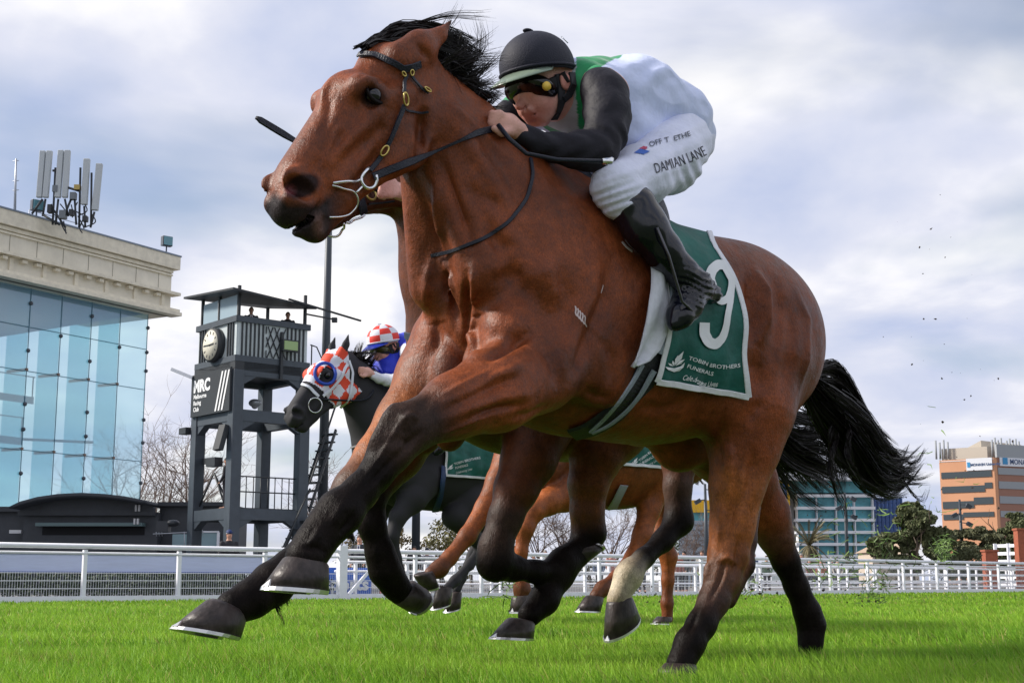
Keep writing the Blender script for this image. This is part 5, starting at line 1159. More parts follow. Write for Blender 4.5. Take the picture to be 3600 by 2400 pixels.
    hoof(F1, (2325, 2372), (2430, 2385), (2362, 2325), (2430, 2335), .14, .062, parent=root, m=hm, shoe=False)
    hoof(F1, (2795, 2345), (2895, 2345), (2812, 2302), (2888, 2300), -.13, .062, parent=root, m=hm, shoe=False)
    return root, ob, V, Fq, bv
# ------------------------------------------------------------------ tack, hair and writing
def cast(F, bv, px, py, off=.0):
    o, d = F.rayl(px, py); h = bv.ray_cast(o, d)
    if h[0] is None: return None
    n = h[1]
    if n.dot(d) > 0: n = -n
    return h[0] + n * off, n
def dens(pts, step=12):
    out = []
    for i in range(len(pts) - 1):
        a, b = np.array(pts[i], float), np.array(pts[i + 1], float); n = max(1, int(np.linalg.norm(b[:2] - a[:2]) / step))
        for k in range(n): out.append(a + (b - a) * k / n)
    out.append(np.array(pts[-1], float)); return out
def smoothpts(P, it=2):
    P = [Vector(p) for p in P]
    for _ in range(it): P = [P[0]] + [(P[i - 1] + P[i] * 2 + P[i + 1]) / 4 for i in range(1, len(P) - 1)] + [P[-1]]
    return P
def strap(mb, F, bv, pts, w, off=.004, th=.003, step=10, mirror=False, it=2, w2=None):
    P = []; N = []
    for q in dens(pts, step):
        h = cast(F, bv, q[0], q[1], off)
        if h: P.append(h[0]); N.append(h[1])
    if len(P) < 2: return [], []
    P = smoothpts(P, it); N = smoothpts(N, 3)
    ww = w if w2 is None else [w + (w2 - w) * i / (len(P) - 1) for i in range(len(P))]
    mb.ribbon(P, N, ww, th)
    if mirror:
        f = lambda v: Vector((v[0], -v[1], v[2])); mb.ribbon([f(p) for p in P][::-1], [f(n) for n in N][::-1], ww[::-1] if w2 is not None else ww, th)
    return P, N
def wiretube(mb, F, bv, pts, r, off=.006, step=8, n=8, it=2, closed=False):
    P = []
    last = None
    for q in dens(pts, step):
        h = cast(F, bv, q[0], q[1], off)
        if h is None:
            if last is None: continue
            o, d = F.rayl(q[0], q[1]); t = (last - o).dot(d); P.append(o + d * t)
        else: P.append(h[0]); last = h[0]
    P = smoothpts(P, it); mb.tube(P, r, n, closed=closed); return P
_tc = {}
def text2d(s, shear=0., bold=0.):
    key = (s, shear, bold)
    if key in _tc: return _tc[key]
    cu = bpy.data.curves.new('t', 'FONT'); cu.body = s; cu.size = 1; cu.shear = shear; cu.offset = bold; cu.resolution_u = 3
    o = bpy.data.objects.new('t', cu); col.objects.link(o); bpy.context.view_layer.update()
    me = bpy.data.meshes.new_from_object(o.evaluated_get(bpy.context.evaluated_depsgraph_get()))
    v = np.array([x.co[:2] for x in me.vertices]); f = [tuple(p.vertices) for p in me.polygons]
    bpy.data.objects.remove(o); bpy.data.curves.remove(cu); bpy.data.meshes.remove(me)
    v[:, 0] -= v[:, 0].min(); cap = v[:, 1].max() if len(v) else 1
    _tc[key] = (v, f); return v, f
def text_on(mb, F, bv, s, base, h, off=.002, shear=0., bold=0., flip=1):
    """write s along a pixel baseline (list of points) with letter height h px, laid on the surface bv"""
    v, f = text2d(s, shear, bold); L = v[:, 0].max(); cap = .70
    B = np.array(base, float); seg = np.linalg.norm(np.diff(B, axis=0), axis=1); cum = np.concatenate([[0], np.cumsum(seg)]); T = cum[-1]
    out = []; last = None
    for x, y in v:
        t = x / L * T; i = min(np.searchsorted(cum, t, side='right') - 1, len(seg) - 1); u = (t - cum[i]) / seg[i]
        p = B[i] + (B[i + 1] - B[i]) * u; d = (B[i + 1] - B[i]) / seg[i]; n = np.array([d[1], -d[0]])
        q = p + n * y / cap * h
        r = cast(F, bv, q[0], q[1], off)
        if r is None: out.append(last or Vector((0, 0, 0)))
        else: out.append(r[0]); last = r[0]
    mb.addm(out, f)
def poly_on(mb, F, bv, pts, off=.002):
    vs = [cast(F, bv, p[0], p[1], off) for p in pts]
    if any(v is None for v in vs): return
    c = cast(F, bv, sum(p[0] for p in pts) / len(pts), sum(p[1] for p in pts) / len(pts), off)
    vs = [v[0] for v in vs]; mb.addm(vs, [tuple(range(len(vs)))])
def hair(mb, roots, flow, n, length, w=.0016, spread=.02, curl=.02, seg=7, seed=1, grav=0., taper=True):
    """n strands in locks, leaving places along 'roots' (polyline) and following 'flow(t, u)' offsets"""
    g = random.Random(seed); R_ = [Vector(r) for r in roots]; gv = lambda: Vector((g.gauss(0, 1), g.gauss(0, 1), g.gauss(0, 1)))
    K = max(3, n // 22); locks = [(g.random(), gv(), gv(), gv(), g.uniform(0, 6.28), g.uniform(.55, 1.12)) for _ in range(K)]
    for i in range(n):
        u, r0, j, j2, ph, ll = locks[g.randrange(K)]; u = min(.999, max(0, u + g.gauss(0, .012))); x = u * (len(R_) - 1); k = min(int(x), len(R_) - 2); p = R_[k].lerp(R_[k + 1], x - k)
        p = p + r0 * spread * .32 + gv() * spread * .10
        L = length * ll * g.uniform(.75, 1.05); jj = j * curl * 1.15 + gv() * curl * .28; jk = j2 * curl * .5 + gv() * curl * .1
        pts = []
        for s_ in range(seg + 1):
            t = s_ / seg; pts.append(p + Vector(flow(t, u)) * L + jj * t * t + jk * math.sin(ph + t * 5) * t + Vector((0, 0, -grav * t * t)))
        side = gv().normalized(); b = len(mb.v)
        for s_ in range(seg + 1):
            t = s_ / seg; ww = w * ((1 - t) ** .6 if taper else 1) * .5 + .00015
            tt = (pts[min(s_ + 1, seg)] - pts[max(s_ - 1, 0)]).normalized(); sd = tt.cross(side)
            if sd.length < 1e-4: sd = tt.orthogonal()
            sd.normalize(); mb.v.append(tuple(pts[s_] + sd * ww)); mb.v.append(tuple(pts[s_] - sd * ww))
        for s_ in range(seg):
            a = b + 2 * s_; mb.f.append((a, a + 1, a + 3, a + 2)); mb.sm.append(False); mb.mi.append(0)
def curve_flow(pts):
    """smooth path as offsets from its first point"""
    P = [Vector(p) for p in pts]
    def f(t):
        x = t * (len(P) - 1); i = min(int(x), len(P) - 2); u = x - i
        p0, p1, p2, p3 = P[max(i - 1, 0)], P[i], P[i + 1], P[min(i + 2, len(P) - 1)]
        return .5 * ((2 * p1) + (-p0 + p2) * u + (2 * p0 - 5 * p1 + 4 * p2 - p3) * u * u + (-p0 + 3 * p1 - 3 * p2 + p3) * u ** 3)
    return f
def tail_hair(mb, F, path, lat, n, w0, seed, Rr=.04, T=None, sw=.0022):
    """tail: locks of strands along a measured path, opening out towards the end"""
    g = random.Random(seed); f = curve_flow([F.J(p[0], p[1], lat) for p in path]); K = max(4, n // 26)
    locks = []
    for _ in range(K):
        t1 = g.uniform(.62, 1.04) if g.random() < .7 else g.uniform(.3, .8); locks.append((t1, g.uniform(0, 6.28), math.sqrt(g.random()), g.gauss(0, 1), g.uniform(0, 6), 1 if g.random() > .07 else g.uniform(1.4, 2.4)))
    for i in range(n):
        t1, a, rad, out, ph, stray = locks[g.randrange(K)]; t0 = g.uniform(0, .25) if g.random() < .6 else g.uniform(0, t1 * .5); t1 = t1 * g.uniform(.9, 1.02)
        dy, dz = math.cos(a) * rad, math.sin(a) * rad; ddy, ddz = g.gauss(0, .10), g.gauss(0, .10); seg = 9; pts = []
        for s_ in range(seg + 1):
            t = t0 + (t1 - t0) * s_ / seg; c = f(min(t, .999)) + (f(.999) - f(.95)) * max(0, t - .999) * 20; e = w0(t) * stray
            wob = math.sin(ph + t * 8) * .016 * (t - t0) * 3; sp = 1 - .6 * (s_ / seg)
            pts.append(c + Vector((wob + out * .03 * (t - t0), (dy + ddy * sp) * e + wob * .6, (dz + ddz * sp) * e + wob)))
        side = Vector((g.gauss(0, 1), g.gauss(0, 1), g.gauss(0, 1))).normalized(); b = len(mb.v)
        for s_ in range(seg + 1):
            tt = (pts[min(s_ + 1, seg)] - pts[max(s_ - 1, 0)]).normalized(); sd = tt.cross(side).normalized(); ww = sw * .5 * (1 - s_ / seg) ** .6 + .0002
            mb.v.append(tuple(pts[s_] + sd * ww)); mb.v.append(tuple(pts[s_] - sd * ww))
        for s_ in range(seg):
            a_ = b + 2 * s_; mb.f.append((a_, a_ + 1, a_ + 3, a_ + 2)); mb.sm.append(False); mb.mi.append(0)
HAIR = mat('horse_hair', (.011, .008, .008), .42, spec=.35, var=.5, vscale=18)
STRAPM = mat('black_leather', (.008, .011, .022), .40, spec=.35, bump=.3, bscale=220)
BRASS = mat('brass', (.62, .47, .16), .3, .9)
STEEL = mat('bit_steel', (.75, .77, .80), .22, .95)
WHITEC = mat('white_cloth', (.74, .75, .80), .75, var=.05, vscale=30, bump=.25, bscale=60)
GREENC = mat('green_cloth', (.004, .100, .080), .68, var=.28, vscale=9, bump=1., bscale=14)
PRINT = mat('white_print', (.74, .76, .78), .6)

def cloth_sheet(F, bv, edge_f, edge_r, thmax, zc=.93, off=.012, nu=26, nv=60, wave=.0065, far=None):
    """sheet over a horse's back; edge_f/edge_r give local x at angle fraction v (0 at spine, 1 at the lower edge)"""
    V = []; N = []
    for j in range(-nv, nv + 1):
        v = abs(j) / nv; th = thmax * v * (1 if j >= 0 else -1)
        for i in range(nu + 1):
            u = i / nu; x = edge_f(v) + (edge_r(v) - edge_f(v)) * u
            d = Vector((0, -math.sin(th), -math.cos(th))); o = Vector((x, 0, zc)) - d * 1.2
            h = bv.ray_cast(o, d); p = h[0] if h[0] is not None else o + d * .9
            rr = (p - Vector((x, 0, zc))).length
            V.append((x, rr, th)); N.append(None)
    A = np.array(V).reshape(2 * nv + 1, nu + 1, 3)
    R_ = A[..., 1].copy()
    for _ in range(6):
        Q = R_.copy(); Q[1:-1] = (R_[:-2] + 2 * R_[1:-1] + R_[2:]) / 4; R_ = np.maximum(Q, A[..., 1] - .001); Q = R_.copy(); Q[:, 1:-1] = (R_[:, :-2] + 2 * R_[:, 1:-1] + R_[:, 2:]) / 4; R_ = np.maximum(Q, A[..., 1] - .001)
    out = []
    for j in range(2 * nv + 1):
        for i in range(nu + 1):
            x, _, th = A[j, i]; v = abs(j - nv) / nv
            wv = wave * v * (math.sin(x * 55 + v * 4) + .6 * math.sin(x * 23 - v * 9) + .5 * math.sin(v * 26 + x * 12))
            r = R_[j, i] + off + wv + .010 * v * v; out.append((x, math.sin(th) * r, zc + math.cos(th) * r))
    Fq = []
    W = nu + 1
    for j in range(2 * nv):
        for i in range(nu):
            a = j * W + i; Fq.append((a, a + W, a + W + 1, a + 1))
    V0 = np.array(out); Fq = np.array(Fq)
    return V0, Fq, W
def thicken(V, Fq, W, t=.004):
    N = vnormals(V, Fq); H = len(V) // W; V2 = np.concatenate([V, V - N * t]); n = len(V); F2 = [tuple(f) for f in Fq] + [tuple(int(x) + n for x in f[::-1]) for f in Fq]
    rim = [i for i in range(W)] + [j * W + W - 1 for j in range(1, H)] + [(H - 1) * W + i for i in range(W - 2, -1, -1)] + [j * W for j in range(H - 2, 0, -1)]
    for k in range(len(rim)):
        a, b = rim[k], rim[(k + 1) % len(rim)]; F2.append((b, a, a + n, b + n))
    return V2, np.array(F2)
def saddlecloth(parent, F, bv, ef, er, thmax, zc=.93, border=.018):
    V, Fq, W = cloth_sheet(F, bv, ef, er, thmax, zc); N = vnormals(V, Fq)
    if (N[:, 2].mean() < 0): Fq = Fq[:, ::-1]; N = -N
    V2, F2 = thicken(V, Fq, W); o = add('saddlecloth', npmesh('saddlecloth', V2, F2), GREENC, parent)
    mb = MB(); H = len(V) // W
    def edge(idx, nrm): mb.ribbon([Vector(V[i]) + Vector(N[i]) * .002 for i in idx], [Vector(N[i]) for i in idx], border, .002)
    k = 1
    edge([j * W + W - 1 - k * 0 for j in range(H)], 0)
    edge([j * W for j in range(H)], 0)
    edge([(H - 1) * W + i for i in range(W)], 0); edge([i for i in range(W)], 0)
    mb.build('border', WHITEC, o)
    return o, bvh_of(V, Fq)

def leaf_logo(mb, F, bv, cx, cy, s, off=.0025, dx=(1, 0), dy=(0, 1)):
    q = lambda x, y: (cx + (x * dx[0] + y * dy[0]) * s, cy + (x * dx[1] + y * dy[1]) * s)
    poly_on(mb, F, bv, [q(-.55, .22), (q(-.1, .30)), q(.25, .20), q(.50, -.02), q(.42, .25), q(.2, .45), q(-.12, .50), q(-.42, .38)], off)
    b = (-.10, .22)
    for tx, ty, w in ((.42, -.62, .12), (.12, -.42, .09), (-.18, -.12, .07), (-.42, .02, .06), (.50, -.20, .09)):
        L = math.hypot(tx - b[0], ty - b[1]); nx, ny = -(ty - b[1]) / L * w, (tx - b[0]) / L * w; mx_, my_ = b[0] + (tx - b[0]) * .6, b[1] + (ty - b[1]) * .6
        st = (b[0] + (tx - b[0]) * .12, b[1] + (ty - b[1]) * .12)
        poly_on(mb, F, bv, [q(*st), q(mx_ + nx, my_ + ny), q(tx, ty), q(mx_ - nx, my_ - ny)], off)

def main_tack(root, bv, V, Fq):
    # ---- mane, forelock, tail
    mb = MB(); J = lambda px, py, l: Vector(F1.J(px, py, l))
    crest = [(1500, 240), (1550, 285), (1605, 338), (1635, 368), (1660, 394)]
    rts = [J(x, y, .02) for x, y in crest]
    fl = lambda t, u: (-.55 * t - .15 * t * t, .05 * t, .75 * t - .30 * t * t)
    hair(mb, rts[:4], fl, 1100, .125, .0030, .03, .022, 6, 3)
    hair(mb, rts[:5], lambda t, u: (-.75 * t * (1 - .45 * u), .25 * t, .42 * t * (1 - .3 * u) - .2 * t * t), 1500, .12, .003, .03, .018, 6, 4)
    hair(mb, rts, lambda t, u: (-.8 * t * (1 - .5 * u), -.1 * t, .40 * t * (1 - .3 * u) - .2 * t * t), 900, .09, .003, .03, .014, 6, 5)
    hair(mb, rts[:3], lambda t, u: (-.80 * t, -.05 * t, .60 * t - .1 * t * t), 420, .185, .0026, .03, .045, 8, 6)
    hair(mb, rts[:5], lambda t, u: (-.8 * t, .05 * t, .55 * t + .1 * t * t), 130, .17, .0024, .02, .03, 8, 16)
    mb.build('mane', HAIR, root)
    mb = MB()
    fr = [J(1275, 175, .0), J(1330, 150, .0), J(1400, 150, .0)]
    ff = curve_flow([(0, 0, 0), (-.06, 0, .055), (-.16, .01, .075), (-.28, .02, .05)])
    hair(mb, fr, lambda t, u: ff(t) * (1.0), 1300, 1.0, .003, .022, .012, 8, 8)
    ff2 = curve_flow([(0, 0, 0), (-.05, 0, .030), (-.13, .01, .045), (-.22, .03, .03)])
    hair(mb, fr, lambda t, u: ff2(t) * 1.0, 1200, 1.0, .003, .026, .01, 8, 9)
    hair(mb, fr, lambda t, u: ff(t) * 1.15 + Vector((0, 0, .01 * t)), 60, 1.05, .002, .02, .03, 9, 10)
    mb.build('forelock', HAIR, root)
    mb = MB()
    path = [(2820, 1330), (2865, 1405), (2930, 1480), (2990, 1560), (3055, 1640), (3140, 1680), (3225, 1640)]
    tail_hair(mb, F1, path, 0., 4600, lambda t: .014 + .054 * min(1, t * 2.2) * (1 - .50 * t), 21, sw=.0032)
    path2 = [(2845, 1330), (2880, 1370), (2920, 1440), (2950, 1530), (2935, 1600), (2955, 1680), (2990, 1740)]
    tail_hair(mb, F1, path2, 0.02, 420, lambda t: .02 + .05 * t, 22, sw=.0028)
    path3 = [(2850, 1310), (2910, 1290), (2960, 1330), (3030, 1470), (3120, 1600), (3180, 1660), (3200, 1640)]
    tail_hair(mb, F1, path3, 0., 300, lambda t: .015 + .07 * t, 23, sw=.0024)
    path4 = [(2840, 1350), (2900, 1345), (2950, 1390), (3000, 1480), (3090, 1600), (3150, 1650), (3200, 1600)]
    tail_hair(mb, F1, path4, -.02, 500, lambda t: .02 + .05 * t, 24, sw=.0026)
    mb.build('tail', HAIR, root)
    mb = MB()
    hair(mb, [J(965, 2105, -.13), J(990, 2085, -.13)], lambda t, u: (-.1 * t, 0, -.9 * t), 260, .045, .002, .02, .012, 5, 31)
    mb.build('fetlock_hair', HAIR, root); mb = MB()
    hair(mb, [J(1245, 1835, .14), J(1215, 1860, .14)], lambda t, u: (-.5 * t, 0, -.7 * t), 160, .025, .002, .02, .008, 5, 32)
    mb.build('fetlock_hair', HAIR, root)
    # ---- eye
    for s in (-1, 1):
        p = F1.J(1308, 336, .081); c = Vector((p[0], p[1] * s, p[2]))
        e = MB(); e.ell(c, (.0245, .0245, .0245), nu=24, nv=16); e.build('eye', mat('horse_eye', (.004, .003, .008), .03, spec=.6), root)
        lid = MB()
        M = Matrix.Rotation(R(-12), 3, 'Y')
        for up in (1, -1):
            pts = [c + M @ Vector((math.cos(a) * .031, s * (.0165 + .003 * math.cos(a)), up * math.sin(a) * .0205 + .001)) for a in np.linspace(.1, math.pi - .1, 12)]
            lid.tube(pts, [.003 + .0028 * math.sin(math.pi * i / 11) for i in range(12)], 8)
        lid.build('eyelid', mat('eyelid_skin', (.008, .005, .006), .6, spec=.15), root)
    # ---- bridle
    br = empty('bridle'); br.parent = root
    mb = MB()
    strap(mb, F1, bv, [(1148, 262), (1165, 245), (1222, 208), (1276, 196), (1320, 197), (1355, 209), (1390, 224), (1424, 246)], .017, .006, .004, 8)
    mb.build('browband', STRAPM, br); mb = MB()
    strap(mb, F1, bv, [(1418, 243), (1432, 240), (1452, 236), (1472, 226)], .020, .006, .004, 6); mb.build('headpiece', STRAPM, br)
    mb = MB()
    strap(mb, F1, bv, [(1428, 262), (1420, 290), (1414, 330)], .010, .007, .003, 6)
    strap(mb, F1, bv, [(1412, 370), (1402, 405), (1385, 450), (1368, 492), (1356, 516)], .014, .008, .004, 8, w2=.012)
    strap(mb, F1, bv, [(1342, 545), (1320, 578), (1296, 604)], .013, .008, .004, 6)
    mb.build('cheekpiece', STRAPM, br)
    mb = MB(); strap(mb, F1, bv, [(1440, 262), (1452, 288), (1475, 312), (1500, 328)], .009, .006, .003, 6); mb.build('throatlash', STRAPM, br)
    mb = MB(); strap(mb, F1, bv, [(1413, 378), (1424, 392), (1460, 397), (1505, 395)], .006, .006, .003, 6); mb.build('throatlash', STRAPM, br)
    def buckle(px, py, w, h, ang, r=.0028):
        b = MB(); pts = []
        for i in range(20):
            a = 2 * math.pi * i / 20; x, y = math.cos(a) * w, math.sin(a) * h
            q = cast(F1, bv, px + x * math.cos(ang) - y * math.sin(ang), py + x * math.sin(ang) + y * math.cos(ang), .012)
            if q: pts.append(q[0])
        b.tube(smoothpts(pts, 1), r, 6, closed=True); b.build('buckle', BRASS, br)
    buckle(1415, 351, 8, 21, -.1); buckle(1347, 531, 13, 20, .35); buckle(1416, 262, 5, 13, -.2, .0022); buckle(1440, 255, 5, 12, 0, .0022); buckle(1493, 318, 4, 14, -.9, .0022)
    mb = MB()
    wiretube(mb, F1, bv, [(1287, 594), (1268, 596), (1258, 608), (1259, 628), (1263, 645), (1268, 657), (1284, 663), (1304, 656), (1317, 634), (1314, 618)], .0045, .012)
    P = wiretube(mb, F1, bv, [(1259, 632), (1235, 634), (1200, 639), (1166, 643)], .0035, .010)
    wiretube(mb, F1, bv, [(1163, 652), (1195, 654), (1222, 666), (1243, 680), (1253, 698), (1246, 722), (1222, 748), (1190, 760), (1152, 764)], .0026, .008)
    wiretube(mb, F1, bv, [(1243, 679), (1256, 668), (1268, 657)], .0035, .010)
    mb.build('bit', STEEL, br)
    hand = Vector(F1.J(1745, 452, .075))
    mb = MB(); P = []
    h0 = cast(F1, bv, 1312, 622, .016)[0]
    for q in dens([(1312, 622), (1360, 601), (1420, 578), (1500, 546), (1600, 503), (1690, 462), (1745, 452)], 12):
        t = (q[0] - 1312) / (1745 - 1312); o, d = F1.rayl(q[0], q[1]); base = h0.lerp(hand, t); h = bv.ray_cast(o, d)
        tt = (base - o).dot(d)
        if h[0] is not None: tt = min(tt, (h[0] - o).dot(d) - .012)
        P.append(o + d * tt)
    P = smoothpts(P, 4); n = len(P); ws = [.020 if i < n * .3 else (.020 - .012 * min(1, (i / n - .3) / .2) if i / n < .7 else .008 + .010 * min(1, (i / n - .7) / .15)) for i in range(n)]
    mb.ribbon(P, [F1.rayl(1500, 540)[1] * -1 for _ in P], ws, .003)
    mb.ribbon([Vector((p[0], -p[1], p[2])) for p in P][::-1], [Vector((0, -1, .2)) for _ in P], ws[::-1], .003)
    mb.build('rein', STRAPM, br)
    # ---- neck strap of the breastplate
    mb = MB()
    strap(mb, F1, bv, [(1862, 560), (1872, 620), (1852, 700), (1785, 785), (1690, 846), (1600, 880), (1518, 900)], .0105, .004, .004, 10, it=4)
    mb.build('neck_strap', STRAPM, root)
    return br
def edge_solver(bv, thr, zc=.93, off=.024):
    E = [(850, 2496), (880, 2530), (920, 2566), (1000, 2608), (1100, 2622), (1250, 2622), (1400, 2628), (1500, 2640)]; vs = np.linspace(0, 1, 25); xs = []
    for v in vs:
        th = thr * v; best = (1e9, 0)
        for x in np.linspace(-.60, .05, 60):
            d = Vector((0, -math.sin(th), -math.cos(th))); h = bv.ray_cast(Vector((x, 0, zc)) - d * 1.2, d)
            if h[0] is None: continue
            p = h[0] - d * off; q = project(F1.W(np.array([p])))[0]; e = abs(q[0] - np.interp(q[1], [a for a, b in E], [b for a, b in E]))
            if e < best[0]: best = (e, x)
        xs.append(best[1])
    for _ in range(4): xs = [xs[0]] + [(xs[i - 1] + 2 * xs[i] + xs[i + 1]) / 4 for i in range(1, 24)] + [xs[-1]]
    return lambda v: float(np.interp(v, vs, xs))
def main_saddle(root, bv):
    c = lambda px, py: cast(F1, bv, px, py)[0]
    rb = c(2622, 1392); fb = c(2280, 1350); rt = F1.J(2500, 880, 0)
    rm = c(2600, 1130)
    thr = math.atan2(rb[1], rb[2] - .93)
    xt = rt[0] + .01
    er = edge_solver(bv, thr); ef = lambda v: np.interp(v, [0, 1], [.10, fb[0]])
    cl, cb = saddlecloth(root, F1, bv, ef, er, thr * 1.0)
    mb = MB(); Z = lambda x, y: (2300 + x / 1.568, 800 + y / 1.568)
    def stroke(pts, ws):
        D = []
        for i in range(len(pts) - 1):
            for k in range(6): t = k / 6; D.append((pts[i][0] + (pts[i + 1][0] - pts[i][0]) * t, pts[i][1] + (pts[i + 1][1] - pts[i][1]) * t, ws[i] + (ws[i + 1] - ws[i]) * t))
        D.append((*pts[-1], ws[-1])); P = []
        for _ in range(3): D = [D[0]] + [tuple((D[i - 1][k] + 2 * D[i][k] + D[i + 1][k]) / 4 for k in range(3)) for i in range(1, len(D) - 1)] + [D[-1]]
        L = []; Rr = []
        for i in range(len(D)):
            a, b = D[max(i - 1, 0)], D[min(i + 1, len(D) - 1)]; dx, dy = b[0] - a[0], b[1] - a[1]; l = math.hypot(dx, dy) + 1e-9
            nx, ny = -dy / l * D[i][2] / 2, dx / l * D[i][2] / 2
            p, q, m_ = cast(F1, cb, *Z(D[i][0] + nx, D[i][1] + ny), .006), cast(F1, cb, *Z(D[i][0] - nx, D[i][1] - ny), .006), cast(F1, cb, *Z(D[i][0], D[i][1]), .006)
            if p and q and m_: L.append((p[0], m_[0], q[0]))
        vs = [v for t in L for v in t]; fs = []
        for i in range(len(L) - 1):
            for k in range(2): fs.append((i * 3 + k, i * 3 + k + 1, i * 3 + 4 + k, i * 3 + 3 + k))
        mb.addm(vs, fs)
    stroke([(316, 330), (298, 285), (310, 238), (342, 208), (384, 212), (414, 254), (424, 305), (415, 352), (400, 392), (365, 412), (335, 388), (315, 335)], [48, 52, 56, 54, 50, 44, 40, 40, 40, 40, 40, 44])
    stroke([(423, 300), (414, 400), (398, 480), (388, 555), (368, 612), (332, 646), (292, 632), (268, 585), (270, 524)], [38, 34, 32, 34, 42, 56, 60, 58, 56])
    mb.build('number', PRINT, cl)
    mb = MB()
    text_on(mb, F1, cb, "TOBIN BROTHERS", [Z(183, 724), Z(240, 742), Z(300, 765), Z(380, 777), Z(468, 768)], 13, .006, bold=.012)
    text_on(mb, F1, cb, "FUNERALS", [Z(175, 768), Z(245, 795), Z(318, 813)], 13.5, .006, bold=.012)
    text_on(mb, F1, cb, "Celebrating Lives", [Z(152, 838), Z(210, 845), Z(250, 872), Z(346, 872)], 19, .006, shear=.5, bold=.006)
    leaf_logo(mb, F1, cb, *Z(112, 742), 66, .005)
    mb.build('lettering', PRINT, cl)
    # girth with two ribbed elastic straps, and the white pad hanging in front of the cloth
    gm = mat('girth_black', (.012, .014, .018), .6, bump=.4, bscale=120)
    el = mat('girth_elastic', (.23, .27, .31), .7, var=.25, vscale=260, stretch=(1, 1, 1))
    mb = MB(); strap(mb, F1, bv, [(2330, 960), (2335, 1100), (2318, 1200), (2285, 1290), (2235, 1370), (2165, 1445), (2075, 1505), (2010, 1520)], .10, .006, .006, 14, it=6); mb.build('girth', gm, root)
    for k, path in enumerate(([(2240, 1275), (2205, 1335), (2160, 1400), (2115, 1455), (2068, 1498)], [(2285, 1295), (2240, 1370), (2190, 1430), (2135, 1475), (2075, 1502)])):
        mb = MB(); strap(mb, F1, bv, path, .020, .018, .004, 12, it=4, w2=.012); mb.build('girth_strap', el, root)
    mb = MB(); strap(mb, F1, bv, [(2348, 960), (2352, 1040), (2342, 1120), (2318, 1200), (2305, 1240)], .030, .020, .004, 12, it=4); mb.build('girth_strap', el, root)
    mb = MB()
    rows = [((2262, 838), (2272, 842)), ((2268, 880), (2292, 885)), ((2272, 930), (2304, 925)), ((2272, 975), (2318, 975)), ((2266, 1020), (2328, 1030)), ((2252, 1070), (2330, 1080)), ((2240, 1120), (2326, 1130)), ((2226, 1170), (2312, 1180)), ((2212, 1220), (2288, 1225)), ((2200, 1262), (2248, 1262)), ((2195, 1286), (2204, 1284))]
    G = []
    for (a, b) in rows:
        for k in range(7):
            t = k / 6; q = cast(F1, bv, a[0] + (b[0] - a[0]) * t, a[1] + (b[1] - a[1]) * t, .026 + .010 * math.sin(t * 5.5 + a[1] * .012))
            G.append(q[0])
    fs = [(r * 7 + k, r * 7 + k + 1, r * 7 + 8 + k, r * 7 + 7 + k) for r in range(len(rows) - 1) for k in range(6)]
    mb.addm(G, fs, True); o = mb.build('saddle_pad', mat('pad_white', (.62, .64, .70), .8, var=.1, vscale=20, bump=.4, bscale=40), root)
    sm = o.modifiers.new('s', 'SOLIDIFY'); sm.thickness = .006
    # saddle
    sb = SDF(); P = lambda px, py, l: F1.J(px, py, l)
    sb.ell((.07, 0, 1.425), (.22, .10, .035), .03, pitch=4); sb.ell((.18, 0, 1.46), (.06, .07, .03), .03, pitch=-20); sb.ell((-.10, 0, 1.43), (.07, .09, .03), .03, pitch=20)
    for s in (-1, 1): sb.ell((.10, .17 * s, 1.33), (.17, .035, .13), .03, roll=0, pitch=-10)
    Vs, Fs, _ = sb.mesh('saddle', .01); add('saddle', npmesh('saddle', Vs, Fs), STRAPM, root)
    # marks of the brand on the shoulder
    mb = MB()
    for i in range(5):
        strap(mb, F1, bv, [(2022 + i * 8, 1076 + i * 8), (2027 + i * 8, 1088 + i * 8 - 3 * (i % 2)), (2021 + i * 8, 1100 + i * 8), (2030 + i * 8, 1112 + i * 9)], .0042, .0006, .0006, 5)
    strap(mb, F1, bv, [(2112, 1030), (2116, 1018), (2120, 1002)], .003, .0006, .0006, 5)
    strap(mb, F1, bv, [(2186, 850), (2200, 868), (2222, 884)], .009, .001, .001, 6)
    mb.build('brand_mark', mat('brand_hair', (.60, .50, .50), .7), root)
